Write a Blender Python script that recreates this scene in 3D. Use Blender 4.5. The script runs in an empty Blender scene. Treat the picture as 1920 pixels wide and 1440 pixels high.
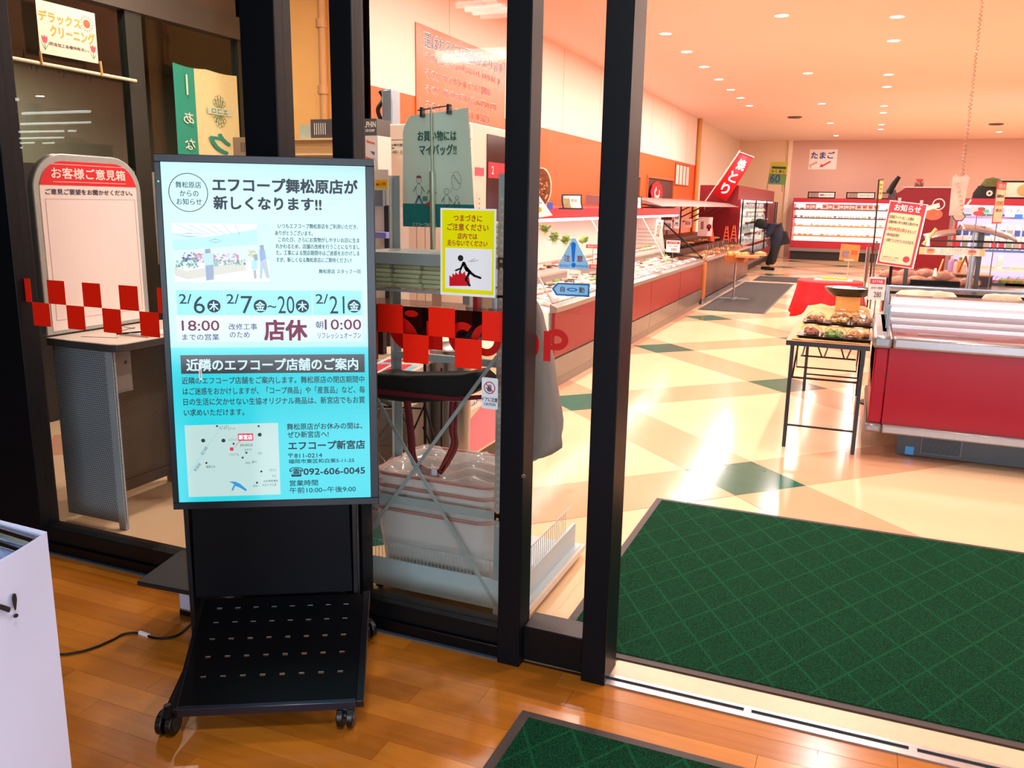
import bpy, math, random
from mathutils import Vector, Matrix
random.seed(7)
SC = bpy.context.scene
COL = SC.collection
PI = math.pi
# ---------------------------------------------------------------- camera
FPX = 1580.0
EYE = Vector((0.0, 0.0, 1.65))
RC = Matrix(((0.9234, -0.0967, 0.3714), (0.3834, 0.1883, -0.9042), (0.0175, 0.9773, 0.2109)))
_x = RC.col[0].normalized(); _z = (RC.col[2] - RC.col[2].dot(_x) * _x).normalized(); _y = _z.cross(_x)
RC = Matrix((_x, _y, _z)).transposed()
cd = bpy.data.cameras.new('camera'); cam = bpy.data.objects.new('camera', cd); COL.objects.link(cam)
cam.matrix_world = Matrix.Translation(EYE) @ RC.to_4x4()
cd.sensor_width = 36; cd.sensor_fit = 'HORIZONTAL'; cd.lens = FPX / 1920 * 36; cd.clip_start = 0.05; cd.clip_end = 200
SC.camera = cam
vs = SC.view_settings
vs.view_transform = 'Standard'; vs.look = 'None'; vs.gamma = 1.0; vs.use_curve_mapping = False; vs.exposure = 0.0
# ---------------------------------------------------------------- world (overcast daylight outside the hall)
w = bpy.data.worlds.new('world'); SC.world = w; w.use_nodes = True
wb = w.node_tree.nodes['Background']; wb.inputs[0].default_value = (0.78, 0.88, 1.0, 1); wb.inputs[1].default_value = 0.9
SC.cycles.max_bounces = 8; SC.cycles.diffuse_bounces = 4; SC.cycles.glossy_bounces = 3; SC.cycles.transmission_bounces = 4
SC.cycles.transparent_max_bounces = 16; SC.cycles.sample_clamp_indirect = 6; SC.cycles.caustics_reflective = False; SC.cycles.caustics_refractive = False

def lamp(kind, name, loc, energy, color, size=0.2, sy=None, rot=(0, 0, 0), spread=None):
    d = bpy.data.lights.new(name, kind); d.energy = energy; d.color = color
    if kind == 'AREA':
        d.size = size
        if sy: d.shape = 'RECTANGLE'; d.size_y = sy
        else: d.shape = 'DISK'
        if spread: d.spread = spread
    o = bpy.data.objects.new(name, d); o.location = loc; o.rotation_euler = rot; COL.objects.link(o); return o
WARM = (1.0, 0.90, 0.83)
COOL = (0.76, 0.87, 1.0)
ZC = 3.78
LA = [(-1.13, y) for y in (6.2, 10.6, 15.1, 19.5, 23.9, 28.0)]
LB = [(0.08, y) for y in (3.9, 6.5, 8.0, 11.05, 12.55, 15.6, 17.1, 20.2, 21.6, 24.55, 26.0)]
LCC = [(-2.6, y) for y in (4.5, 5.85, 7.2, 8.55, 9.92, 11.24, 12.6, 14.0, 15.42, 16.8, 18.1, 19.5)] + [(-4.75, 4.9)]  # last one is an added, unseen downlight to brighten the yellow wall
LD = [(3.09, 27.4)]
DOWN = 38.0
for (x, y) in LA + LB + LCC + LD:
    lamp('AREA', 'downlight_lamp', (x, y, ZC - 0.03), DOWN, WARM, 0.13)
for y in (6, 10, 14, 18, 22, 26):                       # the same lamps over the aisles to the right, beyond the frame
    for x in (3.4, 6.2):
        if (x, y) != (3.4, 26): lamp('AREA', 'downlight_lamp', (x, y, ZC - 0.03), DOWN * 2, WARM, 0.16)
lamp('AREA', 'daylight_opening', (2.5, -6.0, 1.7), 520, COOL, 5.0, 2.4, (PI / 2, 0, 0))
lamp('AREA', 'daylight_side', (5.2, -1.0, 1.8), 90, COOL, 3.0, 2.4, (0, -PI / 2, PI), None)
lamp('AREA', 'hall_lamp', (-0.6, 0.6, 2.96), 34, (.92, .95, 1.0), 0.5)

# ---------------------------------------------------------------- materials
def lin(c):
    if isinstance(c, str):
        c = tuple(int(c[i:i + 2], 16) for i in (0, 2, 4))
    return tuple((v / 255 / 12.92 if v / 255 <= .04045 else ((v / 255 + .055) / 1.055) ** 2.4) for v in c) + (1,)
MATS = {}
def M(color, rough=0.5, metal=0.0, var=0.05, emit=0.0, spec=0.5, bump=0.0, scale=30.0, trans=0.0, alpha=1.0, coat=0.0):
    key = (color, rough, metal, var, emit, spec, bump, scale, trans, alpha, coat)
    if key in MATS: return MATS[key]
    m = bpy.data.materials.new('m_' + str(color)); m.use_nodes = True; nt = m.node_tree
    b = nt.nodes['Principled BSDF']; c = lin(color)
    b.inputs['Roughness'].default_value = rough; b.inputs['Metallic'].default_value = metal
    b.inputs['Specular IOR Level'].default_value = spec; b.inputs['Coat Weight'].default_value = coat
    b.inputs['Transmission Weight'].default_value = trans; b.inputs['Alpha'].default_value = alpha
    b.inputs['Base Color'].default_value = c
    if emit:
        b.inputs['Emission Color'].default_value = c; b.inputs['Emission Strength'].default_value = emit
    if var or bump:
        tc = nt.nodes.new('ShaderNodeTexCoord'); n = nt.nodes.new('ShaderNodeTexNoise'); n.inputs['Scale'].default_value = scale
        n.inputs['Detail'].default_value = 3
        nt.links.new(tc.outputs['Object'], n.inputs['Vector'])
        if var:
            mx = nt.nodes.new('ShaderNodeMix'); mx.data_type = 'RGBA'
            mx.inputs[6].default_value = tuple(v * (1 - var * 2) for v in c[:3]) + (1,); mx.inputs[7].default_value = tuple(min(1, v * (1 + var)) for v in c[:3]) + (1,)
            nt.links.new(n.outputs['Fac'], mx.inputs[0]); nt.links.new(mx.outputs[2], b.inputs['Base Color'])
        if bump:
            bp = nt.nodes.new('ShaderNodeBump'); bp.inputs['Strength'].default_value = bump; bp.inputs['Distance'].default_value = 0.01
            nt.links.new(n.outputs['Fac'], bp.inputs['Height']); nt.links.new(bp.outputs[0], b.inputs['Normal'])
    MATS[key] = m; return m
def screen_mat(c, s):
    m = bpy.data.materials.new('screen_' + c); m.use_nodes = True; b = m.node_tree.nodes['Principled BSDF']
    b.inputs['Base Color'].default_value = (.004, .004, .005, 1); b.inputs['Roughness'].default_value = .12; b.inputs['Emission Color'].default_value = lin(c); b.inputs['Emission Strength'].default_value = s; return m
def flat(color, rough=0.5, **k): return M(color, rough, var=0, **k)
def glass(name, tint='ffffff', refl=1.0):
    m = bpy.data.materials.new(name); m.use_nodes = True; nt = m.node_tree; nt.nodes.remove(nt.nodes['Principled BSDF'])
    out = nt.nodes['Material Output']; t = nt.nodes.new('ShaderNodeBsdfTransparent'); t.inputs[0].default_value = lin(tint)
    g = nt.nodes.new('ShaderNodeBsdfGlossy'); g.inputs['Roughness'].default_value = 0.0; g.inputs[0].default_value = (1, 1, 1, 1)
    f = nt.nodes.new('ShaderNodeFresnel'); f.inputs[0].default_value = 1.45
    mm = nt.nodes.new('ShaderNodeMath'); mm.operation = 'MULTIPLY'; mm.inputs[1].default_value = refl
    geo = nt.nodes.new('ShaderNodeNewGeometry'); inv = nt.nodes.new('ShaderNodeMath'); inv.operation = 'SUBTRACT'; inv.inputs[0].default_value = 1
    m2 = nt.nodes.new('ShaderNodeMath'); m2.operation = 'MULTIPLY'
    mix = nt.nodes.new('ShaderNodeMixShader')
    nt.links.new(f.outputs[0], mm.inputs[0]); nt.links.new(geo.outputs['Backfacing'], inv.inputs[1])
    nt.links.new(mm.outputs[0], m2.inputs[0]); nt.links.new(inv.outputs[0], m2.inputs[1])
    nt.links.new(m2.outputs[0], mix.inputs[0]); nt.links.new(t.outputs[0], mix.inputs[1]); nt.links.new(g.outputs[0], mix.inputs[2])
    nt.links.new(mix.outputs[0], out.inputs[0]); return m
def nodes(m): return m.node_tree.nodes, m.node_tree.links
def mathn(nt, op, a, b=None, c=None):
    n = nt.nodes.new('ShaderNodeMath'); n.operation = op
    for i, v in enumerate((a, b, c)):
        if v is None: continue
        if isinstance(v, (int, float)): n.inputs[i].default_value = v
        else: nt.links.new(v, n.inputs[i])
    return n.outputs[0]
def mixc(nt, f, a, b):
    n = nt.nodes.new('ShaderNodeMix'); n.data_type = 'RGBA'
    nt.links.new(f, n.inputs[0])
    for i, v in ((6, a), (7, b)):
        if isinstance(v, tuple): n.inputs[i].default_value = v
        else: nt.links.new(v, n.inputs[i])
    return n.outputs[2]
def wood_mat():
    m = bpy.data.materials.new('plank_wood'); m.use_nodes = True; nt = m.node_tree; b = nt.nodes['Principled BSDF']
    tc = nt.nodes.new('ShaderNodeTexCoord'); mp = nt.nodes.new('ShaderNodeMapping'); mp.inputs['Scale'].default_value = (3, 40, 3)
    geo = nt.nodes.new('ShaderNodeNewGeometry'); nt.links.new(geo.outputs['Position'], mp.inputs[0])
    n = nt.nodes.new('ShaderNodeTexNoise'); n.inputs['Scale'].default_value = 1.0; n.inputs['Detail'].default_value = 5; nt.links.new(mp.outputs[0], n.inputs['Vector'])
    n2 = nt.nodes.new('ShaderNodeTexNoise'); n2.inputs['Scale'].default_value = 2.2; nt.links.new(geo.outputs['Position'], n2.inputs['Vector'])
    oi = nt.nodes.new('ShaderNodeObjectInfo')
    f = mathn(nt, 'MULTIPLY', n.outputs['Fac'], 0.5); f = mathn(nt, 'ADD', f, mathn(nt, 'MULTIPLY', oi.outputs['Random'], 0.42)); f = mathn(nt, 'ADD', f, mathn(nt, 'MULTIPLY', n2.outputs['Fac'], 0.15))
    nt.links.new(mixc(nt, f, lin('98500e'), lin('e08c2c')), b.inputs['Base Color'])
    b.inputs['Roughness'].default_value = 0.2; b.inputs['Specular IOR Level'].default_value = 0.55
    bp = nt.nodes.new('ShaderNodeBump'); bp.inputs['Strength'].default_value = 0.05; bp.inputs['Distance'].default_value = 0.004
    nt.links.new(n2.outputs['Fac'], bp.inputs['Height']); nt.links.new(bp.outputs[0], b.inputs['Normal']); return m
def carpet_mat():
    m = bpy.data.materials.new('carpet_green'); m.use_nodes = True; nt = m.node_tree; b = nt.nodes['Principled BSDF']
    geo = nt.nodes.new('ShaderNodeNewGeometry'); sp = nt.nodes.new('ShaderNodeSeparateXYZ'); nt.links.new(geo.outputs['Position'], sp.inputs[0])
    n = nt.nodes.new('ShaderNodeTexNoise'); n.inputs['Scale'].default_value = 230; n.inputs['Detail'].default_value = 2; nt.links.new(geo.outputs['Position'], n.inputs['Vector'])
    x, y = sp.outputs[0], sp.outputs[1]; ms = []
    for s in (1, -1):
        v = mathn(nt, 'ADD', mathn(nt, 'MULTIPLY', x, 1.0 * s), mathn(nt, 'MULTIPLY', y, 0.62))
        v = mathn(nt, 'ADD', v, mathn(nt, 'MULTIPLY', n.outputs['Fac'], 0.012))
        v = mathn(nt, 'PINGPONG', mathn(nt, 'MULTIPLY', v, 5.6), 0.5); ms.append(mathn(nt, 'LESS_THAN', v, 0.03))
    line = mathn(nt, 'MAXIMUM', ms[0], ms[1])
    f = mathn(nt, 'MULTIPLY', mathn(nt, 'SUBTRACT', n.outputs['Fac'], 0.33), 2.4)
    base = mixc(nt, f, lin('03150b'), lin('0f5533'))
    f2 = mathn(nt, 'MULTIPLY', line, 0.2)
    nt.links.new(mixc(nt, f2, base, lin('1f7a4c')), b.inputs['Base Color'])
    b.inputs['Roughness'].default_value = 0.95; b.inputs['Specular IOR Level'].default_value = 0.1
    bp = nt.nodes.new('ShaderNodeBump'); bp.inputs['Strength'].default_value = 0.7; bp.inputs['Distance'].default_value = 0.006
    nt.links.new(n.outputs['Fac'], bp.inputs['Height']); nt.links.new(bp.outputs[0], b.inputs['Normal']); return m
def perf_mat(color, pitch=0.0125):
    m = bpy.data.materials.new('perforated_steel'); m.use_nodes = True; nt = m.node_tree; b = nt.nodes['Principled BSDF']
    geo = nt.nodes.new('ShaderNodeNewGeometry'); sp = nt.nodes.new('ShaderNodeSeparateXYZ'); nt.links.new(geo.outputs['Position'], sp.inputs[0])
    h = mathn(nt, 'ADD', sp.outputs[0], sp.outputs[1]); v = sp.outputs[2]
    row = mathn(nt, 'FLOOR', mathn(nt, 'DIVIDE', v, pitch * .87))
    fv = mathn(nt, 'SUBTRACT', mathn(nt, 'FRACT', mathn(nt, 'DIVIDE', v, pitch * .87)), 0.5)
    hh = mathn(nt, 'ADD', mathn(nt, 'DIVIDE', h, pitch), mathn(nt, 'MULTIPLY', mathn(nt, 'MODULO', row, 2), 0.5))
    fh = mathn(nt, 'SUBTRACT', mathn(nt, 'FRACT', hh), 0.5)
    r = mathn(nt, 'ADD', mathn(nt, 'MULTIPLY', fh, fh), mathn(nt, 'MULTIPLY', fv, fv))
    d = mathn(nt, 'LESS_THAN', r, 0.085)
    nt.links.new(mixc(nt, d, lin(color), lin('0c0a09')), b.inputs['Base Color']); b.inputs['Roughness'].default_value = 0.4; return m
BLACK = M('050609', 0.35, spec=.25); BLACKM = M('07080b', 0.5, spec=.25); ALU = M('b9bcc0', 0.3, 0.9); STEEL = M('8f8f8f', 0.28, 0.9)
WHITE = M('f2f2f2', 0.5, var=.02); RED = M('b80f22', 0.3); INK = flat('14141c', 0.6); DRED = M('7a0a14', 0.35)
GLASS = glass('window_glass', 'fbfcfb', 1.0); CLEAR = glass('clear_plastic', 'f6f6f6', 0.8); CASEGLASS = glass('case_glass', 'f0f6f5', 0.5)

# ---------------------------------------------------------------- geometry helpers
def ray(u, v): return (RC @ Vector((u - 960, 720 - v, -FPX)))
def at(u, v, x=None, y=None, z=None):
    d = ray(u, v)
    t = (x - EYE.x) / d.x if x is not None else (y - EYE.y) / d.y if y is not None else (z - EYE.z) / d.z
    return EYE + d * t
class MB:
    def __init__(s): s.v = []; s.f = []; s.mi = []; s.m = 0
    def add(s, vs, fs):
        n = len(s.v); s.v += [Vector(a) for a in vs]; s.f += [tuple(i + n for i in f) for f in fs]; s.mi += [s.m] * len(fs); return s
    def box(s, x0, y0, z0, x1, y1, z1):
        x0, x1 = sorted((x0, x1)); y0, y1 = sorted((y0, y1)); z0, z1 = sorted((z0, z1))
        return s.add([(x0, y0, z0), (x1, y0, z0), (x1, y1, z0), (x0, y1, z0), (x0, y0, z1), (x1, y0, z1), (x1, y1, z1), (x0, y1, z1)],
                     [(0, 3, 2, 1), (4, 5, 6, 7), (0, 1, 5, 4), (1, 2, 6, 5), (2, 3, 7, 6), (3, 0, 4, 7)])
    def hexa(s, bot, top):
        return s.add(list(bot) + list(top), [(0, 3, 2, 1), (4, 5, 6, 7), (0, 1, 5, 4), (1, 2, 6, 5), (2, 3, 7, 6), (3, 0, 4, 7)])
    def cyl(s, a, b, r0, r1=None, n=12, cap=True):
        a = Vector(a); b = Vector(b); r1 = r0 if r1 is None else r1; d = (b - a).normalized()
        p = d.orthogonal().normalized(); q = d.cross(p); vs = []
        for c, r in ((a, r0), (b, r1)): vs += [c + (p * math.cos(2 * PI * i / n) + q * math.sin(2 * PI * i / n)) * r for i in range(n)]
        fs = [(i, (i + 1) % n, n + (i + 1) % n, n + i) for i in range(n)]
        if cap: fs += [tuple(range(n - 1, -1, -1)), tuple(range(n, 2 * n))]
        return s.add(vs, fs)
    def tube(s, pts, r, n=8, closed=False):
        pts = [Vector(p) for p in pts]; N = len(pts); rings = []; prev = None
        for i, p in enumerate(pts):
            a = pts[i - 1] if (i > 0 or closed) else p; b = pts[(i + 1) % N] if (i < N - 1 or closed) else p
            d = (b - a).normalized()
            if prev is None: u = d.orthogonal().normalized()
            else:
                u = prev - d * prev.dot(d); u = u.normalized() if u.length > 1e-6 else d.orthogonal().normalized()
            prev = u; w_ = d.cross(u); rr = r[i] if isinstance(r, (list, tuple)) else r
            rings.append([p + (u * math.cos(2 * PI * k / n) + w_ * math.sin(2 * PI * k / n)) * rr for k in range(n)])
        vs = [v for g in rings for v in g]; fs = []
        for i in range(N if closed else N - 1):
            j = (i + 1) % N
            fs += [(i * n + k, i * n + (k + 1) % n, j * n + (k + 1) % n, j * n + k) for k in range(n)]
        if not closed: fs += [tuple(range(n - 1, -1, -1)), tuple(range((N - 1) * n, N * n))]
        return s.add(vs, fs)
    def lathe(s, prof, c, n=24, sx=1, sy=1, axis=None):
        vs = []; c = Vector(c)
        for r, z in prof: vs += [c + Vector((r * sx * math.cos(2 * PI * i / n), r * sy * math.sin(2 * PI * i / n), z)) for i in range(n)]
        fs = [(k * n + i, k * n + (i + 1) % n, (k + 1) * n + (i + 1) % n, (k + 1) * n + i) for k in range(len(prof) - 1) for i in range(n)]
        if prof[0][0] > 1e-4: fs.append(tuple(range(n - 1, -1, -1)))
        if prof[-1][0] > 1e-4: fs.append(tuple((len(prof) - 1) * n + i for i in range(n)))
        return s.add(vs, fs)
    def prism(s, poly, fr, n0, n1):
        k = len(poly); vs = [fr.pt(a, b, n0) for a, b in poly] + [fr.pt(a, b, n1) for a, b in poly]
        return s.add(vs, [tuple(range(k - 1, -1, -1)), tuple(range(k, 2 * k))] + [(i, (i + 1) % k, k + (i + 1) % k, k + i) for i in range(k)])
    def grid(s, fn, nu, nv):
        vs = [fn(i / nu, j / nv) for j in range(nv + 1) for i in range(nu + 1)]; w_ = nu + 1
        return s.add(vs, [(j * w_ + i, j * w_ + i + 1, (j + 1) * w_ + i + 1, (j + 1) * w_ + i) for j in range(nv) for i in range(nu)])
class Fr:
    """a flat frame: origin, right, up; n points at the viewer's side"""
    def __init__(s, O, U, V): s.O = Vector(O); s.U = Vector(U).normalized(); s.V = Vector(V).normalized(); s.N = s.U.cross(s.V).normalized()
    def pt(s, u, v, n=0): return s.O + s.U * u + s.V * v + s.N * n
    def loc(s, px, py):
        d = ray(px, py); t = (s.O - EYE).dot(s.N) / d.dot(s.N); p = EYE + d * t - s.O; return p.dot(s.U), p.dot(s.V)
def FY(y, x=0, z=0): return Fr((x, y, z), (1, 0, 0), (0, 0, 1))       # faces the camera (normal -y)
def FX(x, y=0, z=0): return Fr((x, y, z), (0, 1, 0), (0, 0, 1))       # faces +x
def finish(name, mb, mats, T=None, smooth=True, bevel=0.0, solid=0.0, sub=0, mesh=None):
    me = bpy.data.meshes.new(name)
    vs = mb.v
    if T is not None:
        inv = (Matrix.Translation(T.location) @ T.rotation_euler.to_matrix().to_4x4()).inverted(); vs = [inv @ v for v in vs]
    me.from_pydata([tuple(v) for v in vs], [], mb.f)
    mats = mats if isinstance(mats, (list, tuple)) else [mats]
    for m in mats: me.materials.append(m)
    if len(mats) > 1: me.polygons.foreach_set('material_index', mb.mi)
    if smooth: me.shade_smooth(); me.set_sharp_from_angle(angle=0.7)
    me.update()
    o = bpy.data.objects.new(name, me); COL.objects.link(o)
    if T is not None: o.parent = T
    if solid: k = o.modifiers.new('s', 'SOLIDIFY'); k.thickness = solid; k.offset = 0
    if bevel: k = o.modifiers.new('b', 'BEVEL'); k.width = bevel; k.segments = 2; k.limit_method = 'ANGLE'
    if sub: k = o.modifiers.new('u', 'SUBSURF'); k.levels = sub; k.render_levels = sub
    return o
def tag(o, label, cat, group=None, kind=None):
    if label: o['label'] = label
    if cat: o['category'] = cat
    if group: o['group'] = group
    if kind: o['kind'] = kind
    return o
def thing(name, label, cat, loc=(0, 0, 0), rz=0, group=None):
    o = bpy.data.objects.new(name, None); COL.objects.link(o); o.location = loc; o.rotation_euler = (0, 0, rz); o.empty_display_size = .05
    return tag(o, label, cat, group)
def struct(name, mb, m, **k):
    o = finish(name, mb, m, **k); o['kind'] = 'structure'; return o
def sroot(name, loc=(0, 0, 0)):
    o = bpy.data.objects.new(name, None); COL.objects.link(o); o.location = loc; o['kind'] = 'structure'; return o
def sub(parent_part, name, mb, mats, T, **k):
    """a piece of a part: same coordinates as the thing T, parented to the part"""
    o = finish(name, mb, mats, T, **k); o.parent = parent_part; return o
def copy_tree(o, loc, rz=None, label=None, group=None, parent=None, scale=None):
    c = o.copy(); COL.objects.link(c)
    if parent is not None: c.parent = parent
    elif loc is not None: c.location = loc
    if rz is not None: c.rotation_euler = (0, 0, rz)
    if scale: c.scale = scale
    if label: c['label'] = label
    if group: c['group'] = group
    for ch in o.children: copy_tree(ch, None, parent=c)
    return c
_tc = {}
def glyphs(s, bold):
    k = (s, bold)
    if k not in _tc:
        c = bpy.data.curves.new('t', 'FONT'); c.body = s; c.resolution_u = 3; c.offset = bold
        o = bpy.data.objects.new('t', c); m = bpy.data.meshes.new_from_object(o)
        vs = [(v.co.x, v.co.y) for v in m.vertices]; fs = [tuple(p.vertices) for p in m.polygons]
        bpy.data.objects.remove(o); bpy.data.curves.remove(c); bpy.data.meshes.remove(m)
        xs = [v[0] for v in vs]; ys = [v[1] for v in vs]
        _tc[k] = (vs, fs, min(xs), max(xs), min(ys), max(ys))
    return _tc[k]
def text(mb, fr, s, u0, u1, v0, v1, n=0.001, bold=0.0, mirror=False, rot=0.0):
    if bold > 0:                                           # heavier stroke: the same glyphs laid four times, slightly shifted
        e = bold * .55 * (v1 - v0)
        for k_, (dx, dy) in enumerate(((e, e), (-e, e), (e, -e), (-e, -e))): text(mb, fr, s, u0 + dx, u1 + dx, v0 + dy, v1 + dy, n + k_ * .0001 * max(1.0, (fr.O - EYE).length * .5), 0.0, mirror, rot)
        return
    vs, fs, a, b, c, d = glyphs(s, 0.0); out = []
    cu, cv = (u0 + u1) / 2, (v0 + v1) / 2
    for x, y in vs:
        X = (x - a) / (b - a); Y = (y - c) / (d - c) if d > c else .5
        if mirror: X = 1 - X
        pu = u0 + (u1 - u0) * X - cu; pv = v0 + (v1 - v0) * Y - cv
        out.append(fr.pt(cu + pu * math.cos(rot) - pv * math.sin(rot), cv + pu * math.sin(rot) + pv * math.cos(rot), n))
    mb.add(out, fs)
def ptext(mb, fr, s, xl, yl, xr, yr, h, n=0.001, bold=0.0, **k):
    """text along a line between two photo points, h pixels tall"""
    ul, vl = fr.loc(xl, yl); ur, vr = fr.loc(xr, yr)
    a = fr.loc((xl + xr) / 2, (yl + yr) / 2 - h / 2); b = fr.loc((xl + xr) / 2, (yl + yr) / 2 + h / 2); hh = abs(a[1] - b[1]); vm = (vl + vr) / 2
    text(mb, fr, s, ul, ur, vm - hh / 2, vm + hh / 2, n, bold, **k)
def prect(mb, fr, x0, y0, x1, y1, n0=0.0, n1=0.001):
    a = fr.loc(x0, y0); b = fr.loc(x1, y1); rect(mb, fr, a[0], b[1], b[0], a[1], n0, n1)
def rect(mb, fr, u0, v0, u1, v1, n0=0.0, n1=0.001): mb.prism([(u0, v0), (u1, v0), (u1, v1), (u0, v1)], fr, n0, n1)
def disc(mb, fr, u, v, r, n0=0, n1=0.001, k=28, ry=None): mb.prism([(u + r * math.cos(2 * PI * i / k), v + (ry or r) * math.sin(2 * PI * i / k)) for i in range(k)], fr, n0, n1)
def ring(mb, fr, u, v, r, t, n=0.001, k=36, ry=None, a0=0, a1=2 * PI):
    ry = ry or r; full = abs(a1 - a0 - 2 * PI) < 1e-3; q = k if full else k + 1
    vs = []
    for i in range(q):
        a = a0 + (a1 - a0) * i / k; vs += [fr.pt(u + r * math.cos(a), v + ry * math.sin(a), n), fr.pt(u + (r - t) * math.cos(a), v + (ry - t) * math.sin(a), n)]
    fs = [(2 * i, 2 * ((i + 1) % q), 2 * ((i + 1) % q) + 1, 2 * i + 1) for i in range(k)]
    mb.add(vs, fs)
def seg(mb, fr, u0, v0, u1, v1, t, n=0.001, n0=0.0):
    d = Vector((u1 - u0, v1 - v0)); d.normalize(); p = Vector((-d.y, d.x)) * t / 2
    mb.prism([(u0 - p.x, v0 - p.y), (u1 - p.x, v1 - p.y), (u1 + p.x, v1 + p.y), (u0 + p.x, v0 + p.y)], fr, n0, n)
def rrect(u0, v0, u1, v1, r, k=6):
    P = []
    for cx, cy, a in ((u1 - r, v0 + r, -PI / 2), (u1 - r, v1 - r, 0), (u0 + r, v1 - r, PI / 2), (u0 + r, v0 + r, PI)):
        P += [(cx + r * math.cos(a + PI / 2 * i / k), cy + r * math.sin(a + PI / 2 * i / k)) for i in range(k + 1)]
    return P
# ================================================================ the setting
YG = 2.65
# entrance hall floor: boards running along the door line
fl = sroot('floor', (0, 0, 0))
mb = MB(); mb.box(-26, -14, -0.06, 6, YG, -0.012); o = struct('floor_base', mb, M('8a5a2c', .4)); o.parent = fl; del o['kind']
WOOD = wood_mat(); RH = 0.1; shared = {}
rows = [(2.62 - RH * (i + 1)) for i in range(22)]
rnd = random.Random(3)
for ri, y0 in enumerate(rows):
    x = -4.4 + rnd.uniform(-.6, 0)
    while x < 1.9:
        L = rnd.choice((0.6, 0.8, 0.9, 1.1))
        if L not in shared:
            m_ = MB(); m_.box(0.0006, 0.0006, -0.012, L - 0.0006, RH - 0.0006, 0); me = finish('plank', m_, WOOD, smooth=False); shared[L] = me.data; o = me
        else:
            o = bpy.data.objects.new('plank', shared[L]); COL.objects.link(o)
        o.location = (x, y0, 0); o.parent = fl; x += L
mb = MB(); mb.box(-26, -14, -0.012, -5.05, YG, 0); mb.box(-5.05, -14, -0.012, 6, rows[-1], 0); mb.box(1.9, rows[-1], -0.012, 6, YG, 0)
o = struct('board_field', mb, WOOD); o.parent = fl; del o['kind']
# store floor: cream tiles, salmon bands and green squares set diagonally
SF = sroot('floor_store', (0, 0, 0)); FGL = 0.13
CREAM = M('f3cfa6', FGL, var=.03, scale=3, spec=.32); BAND = M('e6ac88', FGL, var=.03, scale=3, spec=.32); GREEN = M('1f6a58', FGL, var=.08, scale=8, spec=.32)
mb = MB(); mb.box(-5.45, YG, -0.06, 9, 30, -0.004); o = struct('tile_bed', mb, M('caa27c', .6)); o.parent = SF; del o['kind']
PER = 2.15; S_ = 0.52; c45 = math.cos(PI / 4)
bx = Vector((-0.56, 5.19, 0)); tm = {}
def tile(kind, a, b, wa, wb, mat):
    # a,b = position along the two diagonals
    if kind not in tm:
        m_ = MB(); m_.box(0.001, 0.001, -0.004, wa - 0.001, wb - 0.001, 0); o = finish('tile', m_, mat, smooth=False); tm[kind] = o.data
    else:
        o = bpy.data.objects.new('tile', tm[kind]); COL.objects.link(o)
    p = bx + Vector((c45, c45, 0)) * a + Vector((-c45, c45, 0)) * b
    o.location = p; o.rotation_euler = (0, 0, PI / 4); o.parent = SF
G_ = PER - S_
for i in range(-4, 22):
    for j in range(-10, 20):
        a = i * PER - S_ / 2; b = j * PER - S_ / 2; cx = bx.x + (a - b) * c45; cy = bx.y + (a + b) * c45
        if not (-5.2 < cx < 4.6 and 2.4 < cy < 29.6): continue
        def ok(pa, pb, wa, wb):
            for (qa, qb) in ((pa, pb), (pa + wa, pb), (pa, pb + wb), (pa + wa, pb + wb)):
                X = bx.x + (qa - qb) * c45; Y = bx.y + (qa + qb) * c45
                if not (-5.42 < X < 8.9 and YG + .12 < Y < 29.95): return False
            return True
        for kd, pa, pb, wa, wb, mt in (('g', a, b, S_, S_, GREEN), ('b1', a + S_, b, G_, S_, BAND), ('b2', a, b + S_, S_, G_, BAND), ('c', a + S_, b + S_, G_, G_, CREAM)):
            if ok(pa, pb, wa, wb): tile(kd, pa, pb, wa, wb, mt)
mb = MB(); mb.box(-5.45, YG, -0.003, 9, 30, -0.0025); o = struct('tile_field', mb, CREAM); o.parent = SF; del o['kind']

# ceilings
CEILM = M('fbe1d4', .75, var=.015, scale=.6)
mb = MB(); mb.box(-5.5, YG, ZC, 9, 30.1, ZC + .1); struct('ceiling', mb, CEILM)
mb = MB(); mb.box(-26, -14, 3.0, 6, YG - .02, 3.1); struct('ceiling_hall', mb, M('6b5644', .7))
# walls
WW = M('f3ded0', .7, var=.02, scale=2)
wl = sroot('wall_left'); XW = -4.18
mb = MB(); mb.box(XW - .12, 6.64, 2.64, XW, 22.15, ZC); o = finish('upper_wall', mb, WW); o.parent = wl
OR = M('f85c08', .5, var=.05, scale=1.5)
mb = MB(); mb.box(XW - .12, 6.64, 0, XW, 22.15, 2.64); o = finish('orange_band', mb, OR); o.parent = wl
mb = MB(); mb.box(XW - .12, 22.15, 0, XW, 30, ZC); o = finish('white_wall', mb, M('f2dcc4', .7)); o.parent = wl
mb = MB()
for y in (8.3, 10.1, 11.9, 13.7, 15.5, 17.3, 19.1, 20.9): mb.box(XW - .001, y, 2.64, XW + .0015, y + .008, ZC)
o = finish('panel_joint', mb, M('c9a896', .8)); o.parent = wl
mb = MB(); mb.cyl((XW + .06, 22.15, 0), (XW + .06, 22.15, ZC), .055, n=16); struct('trim_1', mb, M('d79a4c', .5))
mb = MB(); mb.box(-5.42, 6.64, 0, XW, 6.76, ZC); struct('wall_yellow', mb, M('fabc6c', .7, var=.02, scale=2))
mb = MB(); mb.tube([at(602, 0, y=6.56) + Vector((0, 0, 1.2)), at(604, 60, y=6.56), at(606, 250, y=6.56) - Vector((0, 0, 1.6))], .036, 12)
for z in (2.55, 3.1): mb.cyl((at(605, 140, y=6.56).x, 6.56, z), (at(605, 140, y=6.56).x, 6.56, z + .07), .048, n=12)
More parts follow.
